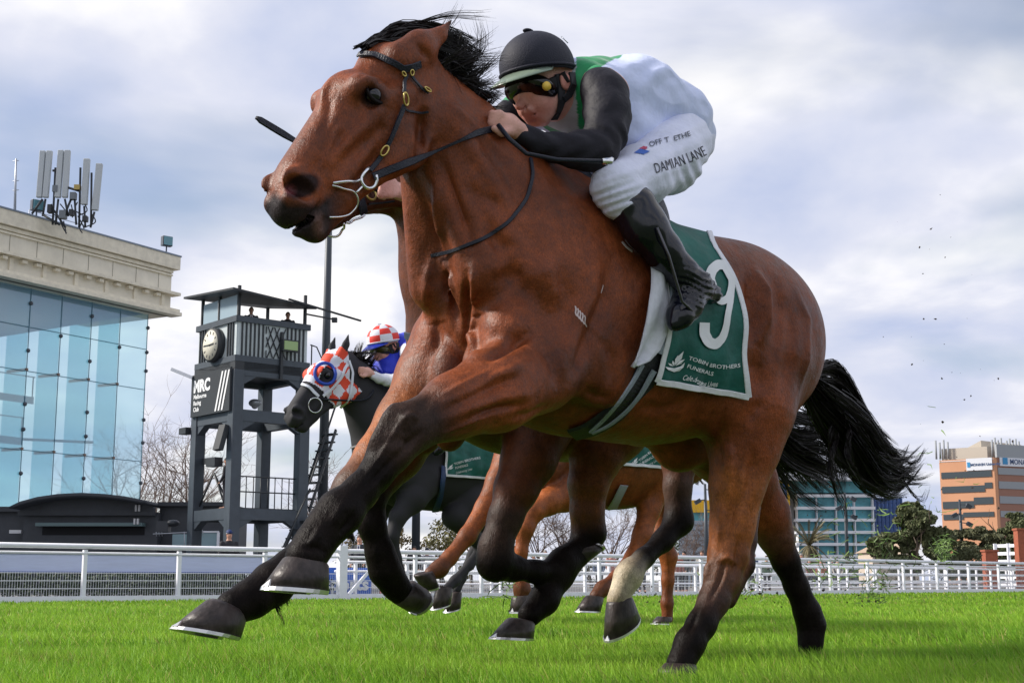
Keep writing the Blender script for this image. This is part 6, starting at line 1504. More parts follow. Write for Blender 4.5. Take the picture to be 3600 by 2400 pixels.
# ------------------------------------------------------------------ riders
SKIN = (.66, .36, .29)
def project(W):
    W = np.atleast_2d(W) - CAMV; d = W[:, 1] * math.cos(PITCH) + W[:, 2] * math.sin(PITCH); u = -W[:, 1] * math.sin(PITCH) + W[:, 2] * math.cos(PITCH)
    return np.stack([1800 + FL * W[:, 0] / d, 1200 - FL * u / d], 1)
def inpoly(P, poly):
    poly = np.array(poly, float); x, y = P[:, 0], P[:, 1]; c = np.zeros(len(P), bool); j = len(poly) - 1
    for i in range(len(poly)):
        a, b = poly[i], poly[j]; m = ((a[1] > y) != (b[1] > y)) & (x < (b[0] - a[0]) * (y - a[1]) / (b[1] - a[1] + 1e-12) + a[0]); c ^= m; j = i
    return c
def skin_mat():
    return mat('skin', SKIN, .5, var=.14, vscale=26, attr=True, bump=.25, bscale=160, spec=.4)
def build_jockey(F, label, group, step, cs, letter=False, whip=True, dz=0.):
    root = empty('person', label=label, cat='jockey', group=group); root.matrix_world = F.mat() @ Matrix.Translation((0, 0, dz))
    P = lambda px, py, lat, s=1: F1.J(px, py, lat) * np.array([1, s, 1])
    p4 = lambda px, py, lat, r, s=1: (*P(px, py, lat, s), r)
    # ---- body, one continuous surface
    S = SDF(); LIP = (.38, .14, .12)
    S.ell(P(1905, 245, 0), (.090, .072, .092), .03, pitch=10); S.ell(P(1892, 342, 0), (.052, .056, .070), .03, pitch=-28)
    S.cone(P(1896, 384, 0), P(1908, 417, 0), .030, .023, .02)
    S.ell(P(1843, 330, 0), (.02, .050, .016), .02, pitch=-20)
    S.cone(P(1852, 330, 0), P(1826, 374, 0), .0095, .0125, .010, ca=SKIN, cb=(.56, .24, .18))
    S.ell(P(1868, 409, 0), (.015, .026, .009), .004, pitch=-30, ca=LIP); S.ell(P(1856, 397, 0), (.014, .024, .008), .004, pitch=-30, ca=LIP)
    for s in (-1, 1):
        S.ell(P(1852 + 8, 383, .013, s), (.010, .008, .008), .006); S.ell(P(1912, 362, .034, s), (.030, .024, .032), .02, ca=(.55, .24, .19))
        S.cone(P(1960, 345, .048, s), P(1912, 412, .022, s), .022, .016, .02)
        S.cone(P(1838, 386, .010, s), P(1840, 388, .010, s), .005, .005, .003, sub=True)
        S.ell(P(1984, 284, .080, s), (.017, .008, .027), .004, pitch=12, ca=(.58, .25, .2)); S.ell(P(1982, 284, .092, s), (.009, .008, .015), .004, pitch=12, sub=True)
    S.cone(P(1846, 401, -.026), P(1846 + 40, 401, .026), .0036, .0036, .002, sub=True)
    S.cone(P(1945, 350, 0), P(2010, 330, 0), .050, .058, .03)
    S.cone(P(2010, 340, 0), P(2190, 360, 0), .095, .10, .05, .70); S.cone(P(2190, 360, 0), P(2350, 460, 0), .10, .085, .05, .75)
    if cs.get('reach'):
        J2 = lambda px, py, l: F.J(px, py, l) - np.array([0, 0, dz]); sh, el, wr_, pm = P(2130, 335, .19), None, J2(1470, 700, .16), J2(1400, 672, .15); el = (sh + wr_) / 2 + np.array([0, .05, -.08])
        S.cone(sh, el, .052, .042, .02); S.cone(el, wr_, .040, .026, .02); S.cone(wr_, pm, .025, .028, .02)
        for k in range(4):
            a_, b_, c_ = J2(1378, 650 + 12 * k, .17), J2(1344 - 3 * k, 652 + 12 * k, .165), J2(1352, 664 + 11 * k, .14); S.cone(pm, a_, .020, .012, .008); S.cone(a_, b_, .0115, .0105, .003, ca=SKIN, cb=(.5, .2, .16)); S.cone(b_, c_, .0105, .008, .003)
        S.cone(pm, J2(1380, 636, .17), .018, .012, .008); S.cone(J2(1380, 636, .17), J2(1338, 640, .165), .012, .009, .004, ca=SKIN, cb=(.55, .22, .2))
    for s in ((-1,) if cs.get('reach') else (-1, 1)):
        S.chain([p4(2110, 300, .16, .055, s), p4(2135, 330, .19, .055, s), p4(2130, 430, .22, .047, s), p4(2100, 525, .23, .042, s)], .03)
        S.chain([p4(2100, 530, .23, .038, s), p4(1980, 524, .175, .032, s), p4(1880, 498, .145, .023, s), p4(1832, 469, .126, .022, s)], .02)
        # hand: palm, four curled fingers, thumb
        S.ell(P(1790, 440, .122, s), (.040, .018, .033), .014, pitch=14); S.cone(P(1832, 466, .126, s), P(1795, 444, .122, s), .022, .024, .012)
        for k in range(4):
            kn = P(1757 - 7 * k, 402 + 13 * k, .124 - .004 * k, s); pi_ = P(1730 - 2 * k + (k == 3) * 5, 400 + 16 * k, .112 - .002 * k, s); tp = P(1733 + 7 * k, 424 + 13 * k, .092, s)
            r = .0108 - .0008 * (k == 3)
            S.cone(P(1785, 425 + 8 * k, .120, s), kn, .013, r + .001, .006); S.cone(kn, pi_, r, r - .001, .003, ca=SKIN, cb=(.55, .25, .19)); S.cone(pi_, tp, r - .001, r - .003, .003)
        S.cone(P(1795, 462, .130, s), P(1764, 466, .138, s), .013, .0115, .008); S.cone(P(1764, 466, .138, s), P(1738, 452, .130, s), .0115, .009, .003)
    for s in (-1, 1):
        S.chain([p4(2395, 510, .11, .070, s), p4(2320, 585, .17, .066, s), p4(2185, 655, .25, .050, s)], .03); S.chain([p4(2185, 660, .25, .045, s), p4(2300, 850, .31, .040, s), p4(2400, 960, .33, .028, s), p4(2470, 1030, .33, .024, s)], .02)
        S.cone(P(2465, 1030, .33, s), P(2390, 1115, .335, s), .024, .018, .02)
    V, Fq, C = S.mesh('body', step * .78, SKIN, wk=.006); V = smooth_mesh(V, Fq, 1); body = add('body', npmesh('body', V, Fq, C), skin_mat(), root); bvb = bvh_of(V, Fq)
    # ---- jersey
    S = SDF(); k = .04
    S.cone(P(1990, 350, 0), P(2040, 330, 0), .062, .075, k, .9)
    S.cone(P(2015, 338, 0), P(2190, 352, 0), .108, .122, k, .68); S.cone(P(2190, 352, 0), P(2320, 430, 0), .122, .118, k, .68); S.cone(P(2320, 430, 0), P(2370, 490, 0), .118, .104, k, .74)
    if cs['id'] == 'third': S.ell(P(1930, 500, 0), (.10, .13, .14), .05)
    for s in (-1, 1): S.ell(P(2125, 310, .17, s), (.075, .05, .065), .03); S.ell(P(2230, 470, .10, s), (.11, .07, .09), .05)
    V, Fq, C = S.mesh('jersey', step * 1.0); V = smooth_mesh(V, Fq, 1)
    A = V.copy(); A[:, 1] = np.abs(A[:, 1]); px = project(F1.W(A)); C[:] = cs['main']
    if cs.get('yoke'):
        g = inpoly(px, [(2030, 120), (2200, 120), (2186, 196), (2150, 212), (2110, 240), (2070, 290), (2062, 310), (2075, 470), (2035, 470), (2022, 300)]) | inpoly(px, [(2140, 470), (2215, 540), (2130, 560), (2090, 540)])
        w = inpoly(px, [(1900, 200), (2028, 225), (2035, 480), (1900, 500)])
        C[w] = cs['front']; C[g] = cs['yoke']
    # cloth folds
    N = vnormals(V, Fq); fold = .0030 * np.sin(V[:, 0] * 60 + V[:, 2] * 45 + 2.5 * np.sin(V[:, 2] * 21)) * (.5 + .5 * np.sin(V[:, 0] * 17 + V[:, 1] * 9)) + .0016 * np.sin(V[:, 2] * 75 - V[:, 0] * 50 + 2 * np.sin(V[:, 0] * 16))
    V = V + N * fold[:, None]
    add('jersey', npmesh('jersey', V, Fq, C), mat('silks', (.7, .7, .75), .55, attr=True, var=.05, vscale=40, bump=.9, bscale=13, sheen=.2), root)
    for s in ((-1,) if cs.get('reach') else (-1, 1)):
        S = SDF(); S.ell(P(2120, 315, .175, s), (.074, .052, .064), .03)
        S.chain([p4(2130, 335, .195, .066, s), p4(2135, 400, .215, .063, s), p4(2130, 470, .23, .056, s), p4(2100, 532, .235, .050, s)], .02)
        S.chain([p4(2105, 535, .235, .050, s), p4(2040, 530, .21, .050, s), p4(1960, 522, .17, .038, s), p4(1885, 500, .145, .030, s), p4(1840, 474, .128, .028, s)], .02)
        Vs, Fs, _ = S.mesh('sleeve', step * 1.2); Vs = smooth_mesh(Vs, Fs, 1); N = vnormals(Vs, Fs)
        Vs = Vs + N * (.0028 * np.sin(Vs[:, 0] * 110 + 3 * np.sin(Vs[:, 2] * 40)) * np.exp(-((Vs[:, 2] - P(2100, 500, .2)[2]) / .12) ** 2))[:, None]
        add('sleeve', npmesh('sleeve', Vs, Fs), mat('sleeve_' + cs['id'], cs['sleeve'], .6, spec=.2, bump=.4, bscale=35), root)
    # ---- breeches
    S = SDF()
    S.cone(P(2345, 465, 0), P(2375, 500, 0), .100, .106, .04, .78)
    for s in (-1, 1):
        S.chain([p4(2385, 505, .10, .102, s), p4(2345, 562, .15, .096, s), p4(2250, 620, .21, .082, s), p4(2172, 655, .25, .070, s)], .04)
        S.chain([p4(2168, 660, .25, .070, s), p4(2195, 700, .265, .062, s), p4(2215, 722, .275, .052, s)], .02)
    Vb, Fb, _ = S.mesh('breeches', step * 1.1); Vb = smooth_mesh(Vb, Fb, 1); N = vnormals(Vb, Fb); A = Vb.copy(); A[:, 1] = np.abs(A[:, 1]); px = project(F1.W(A))
    kx, ky = px[:, 0], px[:, 1]
    f1_ = .0048 * np.sin((kx * .35 + ky) * .22) * np.exp(-(((kx - 2170) / 75) ** 2 + ((ky - 690) / 50) ** 2))
    f2_ = .0042 * np.sin((kx - ky * .35) * .16) * np.exp(-(((kx - 2420) / 90) ** 2 + ((ky - 590) / 55) ** 2)) + .0012 * np.sin(kx * .05 + ky * .11)
    Vb = Vb + N * (f1_ + f2_)[:, None]
    bre = add('breeches', npmesh('breeches', Vb, Fb), mat('breeches_white', (.70, .73, .88), .55, var=.04, vscale=30, bump=.9, bscale=17), root)
    if letter:
        bvr = bvh_of(Vb, Fb); ink = mat('print_black', (.03, .03, .045), .6); mb = MB()
        text_on(mb, F1, bvr, "DAMIAN LANE", [(2306, 610), (2352, 597), (2400, 581), (2440, 566), (2484, 545)], 36, .002); mb.build('lettering', ink, bre)
        mb = MB(); text_on(mb, F1, bvr, "OFF T  ETHE", [(2284, 519), (2330, 505), (2380, 495), (2428, 478)], 17, .003, bold=.01); mb.build('lettering', mat('print_grey', (.10, .11, .14), .6), bre)
        mb = MB(); poly_on(mb, F1, bvr, [(2228, 540), (2250, 526), (2284, 534), (2262, 545)], .003); mb.build('emblem', mat('print_blue', (.03, .12, .5), .6), bre)
        mb = MB(); poly_on(mb, F1, bvr, [(2246, 526), (2262, 517), (2276, 520), (2270, 528)], .003); mb.build('emblem', mat('print_red', (.5, .05, .12), .6), bre)
    # ---- boots
    bm = mat('boot_leather', (.004, .005, .011), .16, spec=.5, bump=.35, bscale=9)
    for s in (-1, 1):
        S = SDF(); S.chain([p4(2228, 730, .28, .064, s), p4(2268, 800, .30, .060, s), p4(2330, 880, .315, .050, s), p4(2395, 955, .33, .042, s), p4(2440, 1000, .33, .044, s)], .02)
        S.chain([p4(2440, 1000, .33, .044, s), p4(2500, 1032, .33, .029, s)], .02); S.cone(P(2500, 1032, .33, s), P(2530, 1040, .33, s), .025, .010, .01)
        S.chain([p4(2450, 1020, .33, .042, s), p4(2415, 1072, .335, .042, s), p4(2388, 1112, .34, .034, s), p4(2372, 1138, .34, .020, s)], .02)
        Vs, Fs, _ = S.mesh('boot', step * 1.1); Vs = smooth_mesh(Vs, Fs, 1); N = vnormals(Vs, Fs); A = Vs.copy(); A[:, 1] = np.abs(A[:, 1]); q = project(F1.W(A))
        w = np.exp(-(((q[:, 0] - 2450) / 80) ** 2 + ((q[:, 1] - 1010) / 60) ** 2))
        Vs = Vs + N * ((.0045 * np.sin((q[:, 1] * 1.0 - q[:, 0] * .35) * .30 + 1.5 * np.sin(q[:, 0] * .05)) + .0025 * np.sin(q[:, 1] * .23 + q[:, 0] * .33)) * w)[:, None]
        add('boot', npmesh('boot', Vs, Fs), bm, root)
        mb = MB(); a, b, c = P(2352, 900, .372, s), P(2398, 1060, .385, s), P(2432, 1092, .375, s)
        mb.tube([P(2310, 800, .365, s), a, b, c], .0042, 6); mb.build('stirrup', mat('stirrup_metal', (.10, .10, .11), .3, .8), root)
    # ---- helmet
    C0 = Vector(P(1888, 238, 0)); tilt = Matrix.Rotation(R(13), 3, 'Y'); rx, ry, rz = .118, .100, .103
    mb = MB(); nu, nv = 40, 16; vs = []; fs = []
    for j in range(nv + 1):
        th = R(104) * j / nv
        for i in range(nu):
            ph = 2 * math.pi * i / nu; dz = 0 if j < nv - 2 else -.0
            vs.append(C0 + tilt @ Vector((rx * math.sin(th) * math.cos(ph), ry * math.sin(th) * math.sin(ph), rz * math.cos(th))))
    mb.f = []; mb.v = [tuple(v) for v in vs]
    chk = cs.get('check')
    for j in range(nv):
        for i in range(nu):
            i2 = (i + 1) % nu; mb.f.append((j * nu + i, (j + 1) * nu + i, (j + 1) * nu + i2, j * nu + i2)); mb.sm.append(True)
            mb.mi.append(0 if not chk else (0 if j < 3 else (1 if ((i // 5) + (j - 3) // 4) % 2 == 0 and j < 15 else 0)))
    hm = mat('helmet_' + cs['id'], cs['helmet'], .62, spec=.25, bump=.25, bscale=300, var=.1, vscale=300)
    hel = mb.build('helmet', [hm, mat('helmet_red', (.75, .035, .02), .6)] if chk else hm, root)
    sd = hel.modifiers.new('s', 'SOLIDIFY'); sd.thickness = .006
    mb = MB(); th = R(98); mb.tube([C0 + tilt @ Vector((rx * 1.0 * math.cos(2 * math.pi * i / 36) , ry * 1.0 * math.sin(2 * math.pi * i / 36), rz * math.cos(th))) for i in range(36)], .0045, 8, closed=True); mb.build('rim', hm, hel)
    mb = MB(); mb.ell(C0 + tilt @ Vector((.012, 0, rz + .002)), (.018, .014, .006), nu=12, nv=8); mb.build('button', hm, hel)
    mb = MB(); vs = []; n = 17
    for i in range(n):
        a = R(-72 + 144 * i / (n - 1)); inn = Vector((rx * .985 * math.cos(a), ry * .985 * math.sin(a), -.022)); ext = .056 * math.cos(a * 1.15) ** .7 if abs(a * 1.15) < math.pi / 2 else 0
        out = inn + Vector((ext, ext * .25 * math.sin(a), -.034 * math.cos(a)))
        for v in (inn, out, out + Vector((0, 0, -.003)), inn + Vector((0, 0, -.003))): vs.append(C0 + tilt @ v)
    fs = [(i * 4 + k_, i * 4 + (k_ + 1) % 4, i * 4 + 4 + (k_ + 1) % 4, i * 4 + 4 + k_) for i in range(n - 1) for k_ in range(4)]
    mb.addm(vs, fs, True); mb.build('peak', mat('peak_' + cs['id'], cs['peak'], .35), hel)
    # harness at the ear, chin strap
    mb = MB()
    for s in (-1, 1):
        pts = [(1958, 262), (1970, 318), (1972, 352), (1962, 385), (1946, 412)]
        Q = [cast(F1, bvb, x, y, .004) for x, y in pts]; Q = [q for q in Q if q]
        if len(Q) > 2: mb.ribbon([Vector((q[0][0], q[0][1] * s, q[0][2])) for q in Q][::s], [Vector((q[1][0], q[1][1] * s, q[1][2])) for q in Q][::s], .026, .006)
        Q = [cast(F1, bvb, x, y, .006) for x, y in ((2008, 262), (2010, 300), (1996, 335), (1975, 350))]; Q = [q for q in Q if q]
        if len(Q) > 2: mb.ribbon([Vector((q[0][0], q[0][1] * s, q[0][2])) for q in Q][::s], [Vector((q[1][0], q[1][1] * s, q[1][2])) for q in Q][::s], .022, .006)
    mb.build('chin_strap', mat('strap_black', (.010, .012, .016), .6), hel)
    # ---- goggles
    S = SDF(); S.ell(P(1866, 322, 0), (.070, .083, .037), .01, pitch=-16); S.cone(P(1846, 372, 0), P(1840, 385, 0), .030, .030, .015, sub=True)
    Vs, Fs, _ = S.mesh('goggles', .006); go = add('goggles', npmesh('goggles', Vs, Fs), mat('goggles_' + cs['id'], cs['goggles'], .14, spec=.6), root)
    mb = MB()
    q = P(1919, 305, .090, 1); mb.tube([Vector(q), Vector(q) + Vector((.002, .008, 0))], .0125, 20)
    q = [cast(F1, bvb, x, y, .007) for x, y in ((1925, 302), (1945, 292), (1965, 283), (1990, 272))]; q = [a for a in q if a]
    if len(q) > 2:
        for m3 in (1, -1):
            m2 = MB(); m2.ribbon([Vector((a[0][0], a[0][1] * m3, a[0][2])) for a in q][::m3], [Vector((a[1][0], a[1][1] * m3, a[1][2])) for a in q][::m3], .034, .004); m2.build('goggle_strap', mat('strap_black', (.006, .007, .010), .7, spec=.2), go)
    if cs.get('disc'): mb.build('goggle_button', mat('yellow_plastic', (.75, .50, .06), .5), go)
    if cs.get('badge'):
        mb = MB(); q = [C0 + tilt @ Vector((rx * 1.06 * math.sin(t) * math.cos(p_), ry * 1.06 * math.sin(t) * math.sin(p_), rz * 1.06 * math.cos(t))) for t, p_ in ((R(52), R(128)), (R(48), R(122)), (R(54), R(118)), (R(62), R(122)))]
        mb.tube(q, .0016, 6); mb.build('badge', STEEL, hel)
    return root
SW1 = 'jockeys riding the race'
def riders_main():
    global JR
    build_jockey(F1, 'jockey in black helmet, white and green silks and black sleeves on the foreground horse', SW1, .0055,
                 dict(id='first', main=(.60, .67, .92), front=(.42, .46, .50), yoke=(.0, .25, .075), sleeve=(.016, .015, .022), helmet=(.020, .021, .034), peak=(.20, .26, .20), goggles=(.004, .004, .005), disc=True, badge=True), letter=True)
    w = MB(); P = lambda px, py, l: Vector(F1.J(px, py, l)); F = F1
    w.tube([P(1752, 440, .14), P(1790, 488, .175), P(1850, 540, .20), P(1960, 562, .26), P(2140, 568, .33)], [.0065, .0062, .006, .006, .0065], 10)
    o = empty('riding_whip', label='thin black riding whip held back below the forearm of the jockey in black sleeves', cat='whip'); o.matrix_world = F1.mat()
    w.build('shaft', STRAPM, o)
    w = MB(); w.tube([P(2118, 568, .323), P(2146, 567, .333), P(2152, 556, .335)], [.0085, .010, .006], 10); w.build('grip_cap', STEEL, o)
# ------------------------------------------------------------------ the other runners
F2 = shift(F1, -.58, -.80, 47); F2.O = F2.O + np.array([0, 0, .03])
F3 = shift(F1, -3.16, -4.48, 45.8); F3.O = F3.O + np.array([0, 0, .07])
F4 = shift(F1, -2.78, -2.60, 47)
def headturn(a, piv=(.2, 0, 1.25)):
    c, s = math.cos(R(a)), math.sin(R(a)); piv = np.array(piv)
    def T(p):
        q = np.array(p, float) - piv; return np.array([q[0] * c - q[2] * s, q[1], q[0] * s + q[2] * c]) + piv
    return T
def other_horse(F, label, turn, coat, point, legs, step, mname, seed, mz=MUZ, upears=False):
    root = empty('racehorse', label=label, cat='horse', group='racehorses galloping on the turf'); root.matrix_world = F.mat()
    S = SDF(); T = headturn(turn); head_prims(S, T, coat, mz, ears=not upears)
    if upears:
        for s in (-1, 1):
            a = T(F1.J(1405, 215, .055) * np.array([1, s, 1])); b_ = a + np.array([-.035, .02 * s, .10]); c_ = a + np.array([-.055, .015 * s, .165]); S.cone(a, b_, .036, .024, .02, 1.3, ca=coat); S.cone(b_, c_, .024, .005, .01, 1.3, ca=coat)
    def P(px, py, lat, s=1):
        p = F1.J(px, py, lat); p[1] *= s; return T(p)
    Q = lambda px, py: F1.J(px, py, 0)
    S.cone(P(1450, 350, 0), P(1590, 530, 0), .112, .140, .06, 1.45, ca=coat); S.cone(P(1590, 530, 0), (T(Q(1750, 760)) + Q(1750, 760)) / 2, .140, .205, .08, 1.35, ca=coat)
    S.cone(P(1450, 262, 0), P(1680, 490, 0), .066, .078, .05, 1.25, ca=coat); S.cone(P(1680, 490, 0), Q(1990, 740), .078, .12, .06, 1.2, ca=coat)
    S.cone((T(Q(1750, 760)) + Q(1750, 760)) / 2, Q(1860, 960), .205, .25, .1, 1.1, ca=coat)
    neck_trunk(S, ID, coat, neck=False, low=False)
    for L, hf in legs:
        n = len(L); cols = []
        for q in L: cols.append(q[4] if len(q) > 4 else coat)
        leg(S, F, [q[:4] for q in L], cols, .03)
    body, V, Fq, bv = finish_horse(S, 'body', F, coat_mat(mname), step, root, 1)
    hm = mat('hoof_dark', (.030, .027, .028))
    for L, hf in legs:
        if hf: hoof(F, *hf, L[-1][2], .062, parent=root, m=hm if len(hf) < 5 else hm, wc=.048)
    for s in (-1, 1):
        p = F1.J(1308, 336, .086); p[1] *= s; c = T(p); e = MB(); e.ell(c, (.0245, .0245, .0245)); e.build('eye', mat('horse_eye'), root)
    mb = MB(); rts = [Vector(P(x, y, .0)) for x, y in [(1460, 200), (1520, 245), (1580, 290), (1640, 350)]]
    hair(mb, rts, lambda t, u: (-.6 * t, .1 * t, .7 * t - .3 * t * t), 900, .095, .005, .03, .03, 5, seed)
    mb.build('mane', HAIR, root)
    return root, body, V, Fq, bv, T
def lettering_small(cl, F, cb, mbx, base, leaf, ls=30, sx=1.):
    mb = MB()
    for s, b, h, sh in base: text_on(mb, F, cb, s, b, h, .004, shear=sh, bold=.01 if not sh else 0)
    leaf_logo(mb, F, cb, leaf[0], leaf[1], ls); mb.build('lettering', PRINT, cl)
def build_others():
    K = DARKB; G = LEGG
    # --- second bay, on the far side of the leader
    B = (.105, .029, .0105); OR = (.17, .050, .016); WH = (.50, .42, .30)  # OR: orange of the lit hind leg, put into its coat colour
    legs = [([(1900, 1480, .17, .125, B), (1858, 1615, .17, .090, B), (1815, 1716, .165, .070, B), (1777, 1819, .16, .053, G), (1742, 1925, .155, .052, G), (1740, 1978, .155, .055, K), (1800, 1995, .15, .040, K), (1880, 2008, .145, .034, K), (1945, 2008, .14, .040, K), (1978, 1975, .14, .046, K), (2005, 1945, .14, .040, K)],
             ((2097, 1940), (2036, 1900), (2042, 1990), (1988, 1918))),
            ([(1490, 1450, -.17, .11, B), (1400, 1600, -.165, .08, B), (1300, 1740, -.16, .052, K), (1306, 1840, -.155, .043, K), (1337, 1945, -.15, .044, K), (1354, 2005, -.15, .049, K), (1388, 2055, -.15, .042, K), (1412, 2085, -.15, .040, K)],
             ((1458, 2158), (1492, 2070), (1385, 2118), (1448, 2036))),
            ([(2240, 1350, .16, .16, B), (2150, 1500, .165, .13, B), (2095, 1605, .16, .088, OR), (2068, 1700, .155, .067, OR), (2064, 1797, .15, .055, OR), (2070, 1872, .145, .056, K), (2040, 1935, .14, .040, K), (1975, 2030, .14, .034, K), (1912, 2108, .14, .046, K), (1862, 2160, .14, .040, K)],
             ((1736, 2238), (1866, 2245), (1795, 2168), (1872, 2190))),
            ([(2520, 1350, -.14, .17, B), (2440, 1500, -.15, .13, B), (2390, 1610, -.15, .075, B), (2382, 1710, -.145, .054, (.06, .03, .02)), (2386, 1830, -.14, .056, K), (2330, 1900, -.14, .040, K), (2262, 1962, -.14, .036, K), (2220, 2004, -.14, .044, (.20, .16, .11)), (2206, 2030, -.14, .050, WH), (2186, 2072, -.14, .037, WH), (2172, 2108, -.14, .043, (.30, .24, .16))],
             ((2136, 2250), (2240, 2160), (2143, 2112), (2213, 2090)))]
    r, body, V, Fq, bv, T = other_horse(F2, 'dark bay racehorse beyond the leader with one white sock and its foreleg folded', 15, B, K, legs, .0085, 'coat_bay', 41)
    mb = MB(); tail_hair(mb, F2, [(2540, 1330), (2640, 1450), (2740, 1540), (2820, 1570), (2890, 1620), (2900, 1680)], 0, 2600, lambda t: .03 + .12 * min(1, t * 1.5), 51, sw=.004)
    tail_hair(mb, F2, [(2580, 1400), (2660, 1560), (2720, 1660), (2790, 1760), (2850, 1800)], 0, 260, lambda t: .03 + .03 * t, 52, sw=.004); mb.build('tail', HAIR, r)
    mb = MB(); strap(mb, F2, bv, [(1412, 1172), (1440, 1182), (1480, 1192), (1540, 1180)], .026, .006, .004, 8); mb.build('neck_strap', STRAPM, r)
    br = empty('bridle'); br.parent = r
    mb = MB(); wiretube(mb, F2, bv, [(1206, 774), (1220, 779), (1240, 776), (1258, 764), (1270, 744)], .0045, .02); mb.build('bit_ring', STEEL, br)
    mb = MB(); wiretube(mb, F2, bv, [(1196, 776), (1204, 800), (1196, 826), (1172, 836), (1152, 824)], .004, .02); mb.build('curb_ring', STEEL, br)
    mb = MB(); strap(mb, F2, bv, [(1290, 718), (1330, 712), (1380, 704)], .006, .01, .003, 6); strap(mb, F2, bv, [(1275, 745), (1270, 720), (1262, 690)], .03, .008, .004, 6); mb.build('noseband', STRAPM, br)
    mb = MB(); pts = [cast(F2, bv, 1300 + 17 * math.cos(a), 688 + 18 * math.sin(a), .014) for a in np.linspace(0, 6.28, 15)[:-1]]
    pts = [p[0] for p in pts if p]
    if len(pts) > 5: mb.tube(pts, .004, 6, closed=True); mb.build('buckle', BRASS, br)
    # --- black horse with the chequered hood
    B3 = (.0035, .003, .0032); LB = (.045, .026, .019)  # LB: brown of the lit forearm, painted into the black coat
    legs = [([(1500, 1680, .17, .12, B3), (1450, 1750, .17, .095, B3), (1400, 1815, .165, .055, LB), (1378, 1885, .16, .042, B3), (1392, 1960, .155, .032, B3), (1408, 2015, .15, .034, B3)], None),
            ([(1400, 1700, -.17, .11, B3), (1345, 1780, -.16, .06, B3), (1325, 1860, -.155, .045, B3), (1340, 1950, -.15, .03, B3)], None),
            ([(1760, 1660, .15, .17, B3), (1650, 1760, .15, .12, B3), (1600, 1815, .15, .085, B3), (1660, 1880, .15, .055, B3), (1700, 1925, .15, .046, B3), (1650, 1985, .145, .030, B3), (1600, 2040, .14, .032, B3), (1572, 2068, .14, .032, B3)], ((1520, 2140), (1580, 2118), (1538, 2058), (1590, 2066))),
            ([(1780, 1660, -.14, .17, B3), (1680, 1780, -.14, .10, B3), (1700, 1870, -.14, .05, B3), (1660, 1950, -.14, .032, B3), (1622, 2030, -.14, .032, B3), (1606, 2070, -.14, .032, B3)], ((1566, 2150), (1614, 2132), (1586, 2078), (1620, 2080)))]
    r, body, V, Fq, bv, T = other_horse(F3, 'black racehorse farther back wearing a red and white chequered hood', 2.9, B3, B3, legs, .0085, 'coat_black', 42, mz=(.02, .014, .014), upears=True)
    hp, hmz = T(F1.J(1400, 190, 0)), T(F1.J(985, 740, 0)); ax = (hmz - hp); Lh = np.linalg.norm(ax); ax /= Lh; up = np.cross(ax, [0, 1, 0]); up /= np.linalg.norm(up)
    eye = T(F1.J(1308, 336, .086)); N = vnormals(V, Fq); X = V - hp; u = X @ ax; w = X @ up
    if up[2] < 0: up = -up; w = -w
    de = np.linalg.norm((V - eye) * [1, .6, 1], axis=1); eye2 = eye * [1, -1, 1]; de2 = np.linalg.norm((V - eye2) * [1, .6, 1], axis=1)
    ear = (w > .035 + 0 * u) & (u < .02) & (np.abs(V[:, 1]) > .02)
    ins = (u > .0) & (u < .335) & (V[:, 0] > hp[0] - .01 - .12 * (u > .12)) & (np.abs(V[:, 1]) < .14) & (w > -.235) & (de > .052) & (de2 > .052) & (V[:, 0] > hp[0] - .25) & ~((w < -.115) & (u < .02)) & (u > .0)
    fc = ins[Fq].all(1); Fh = Fq[fc]; used = np.unique(Fh); mp = -np.ones(len(V), int); mp[used] = np.arange(len(used))
    Vh = V[used] + N[used] * .007; Fh = mp[Fh]
    me = npmesh('hood', Vh, Fh); hd = add('hood', me, [mat('hood_red', (.72, .06, .02), .7), mat('hood_white', (.70, .71, .80), .7)], r)
    cu = u[used][Fh].mean(1); cw = w[used][Fh].mean(1); cy = np.abs(V[used][Fh][:, :, 1].mean(1))
    s_ = cw * 1.0 + (.09 - cy) * .6; idx = ((np.floor(cu / .07) + np.floor(s_ / .07)) % 2).astype(np.int32); idx[cu > .318] = 1
    me.polygons.foreach_set('material_index', idx); me.update()
    mb = MB(); bvh3 = bv; pts = [cast(F3, bvh3, 1142 + 33 * math.cos(a), 1316 + 36 * math.sin(a), .012) for a in np.linspace(0, 2 * math.pi, 25)[:-1]]
    pts = [p[0] for p in pts if p]
    mb.tube(smoothpts(pts, 1), .011, 8, closed=True); mb.build('eye_ring', mat('blue_rubber', (.01, .06, .42), .5), hd)
    br = empty('bridle'); br.parent = r; ws = mat('white_strap', (.68, .72, .80), .5)
    for nm, pth, wd in (('noseband', [(1034, 1366), (1060, 1352), (1090, 1364), (1116, 1392)], .020), ('cheekpiece', [(1218, 1280), (1196, 1325), (1168, 1360), (1132, 1392)], .020), ('throatlash', [(1222, 1268), (1236, 1310), (1234, 1350), (1222, 1400), (1196, 1436)], .018)):
        mb = MB(); strap(mb, F3, bv, pth, wd, .014, .004, 5); mb.build(nm, ws, br)
    mb = MB(); pts = []
    for a in np.linspace(0, 2 * math.pi, 21)[:-1]:
        o, d = F3.rayl(1108 + 24 * math.cos(a), 1424 + 26 * math.sin(a)); h = cast(F3, bv, 1108, 1420, .03)
        if h: pts.append(o + d * ((h[0] - o).dot(d)))
    if pts: mb.tube(pts, .004, 6, closed=True); mb.build('bit_ring', STEEL, br)
    mb = MB(); pts = []
    h0 = cast(F3, bv, 1130, 1404, .02)
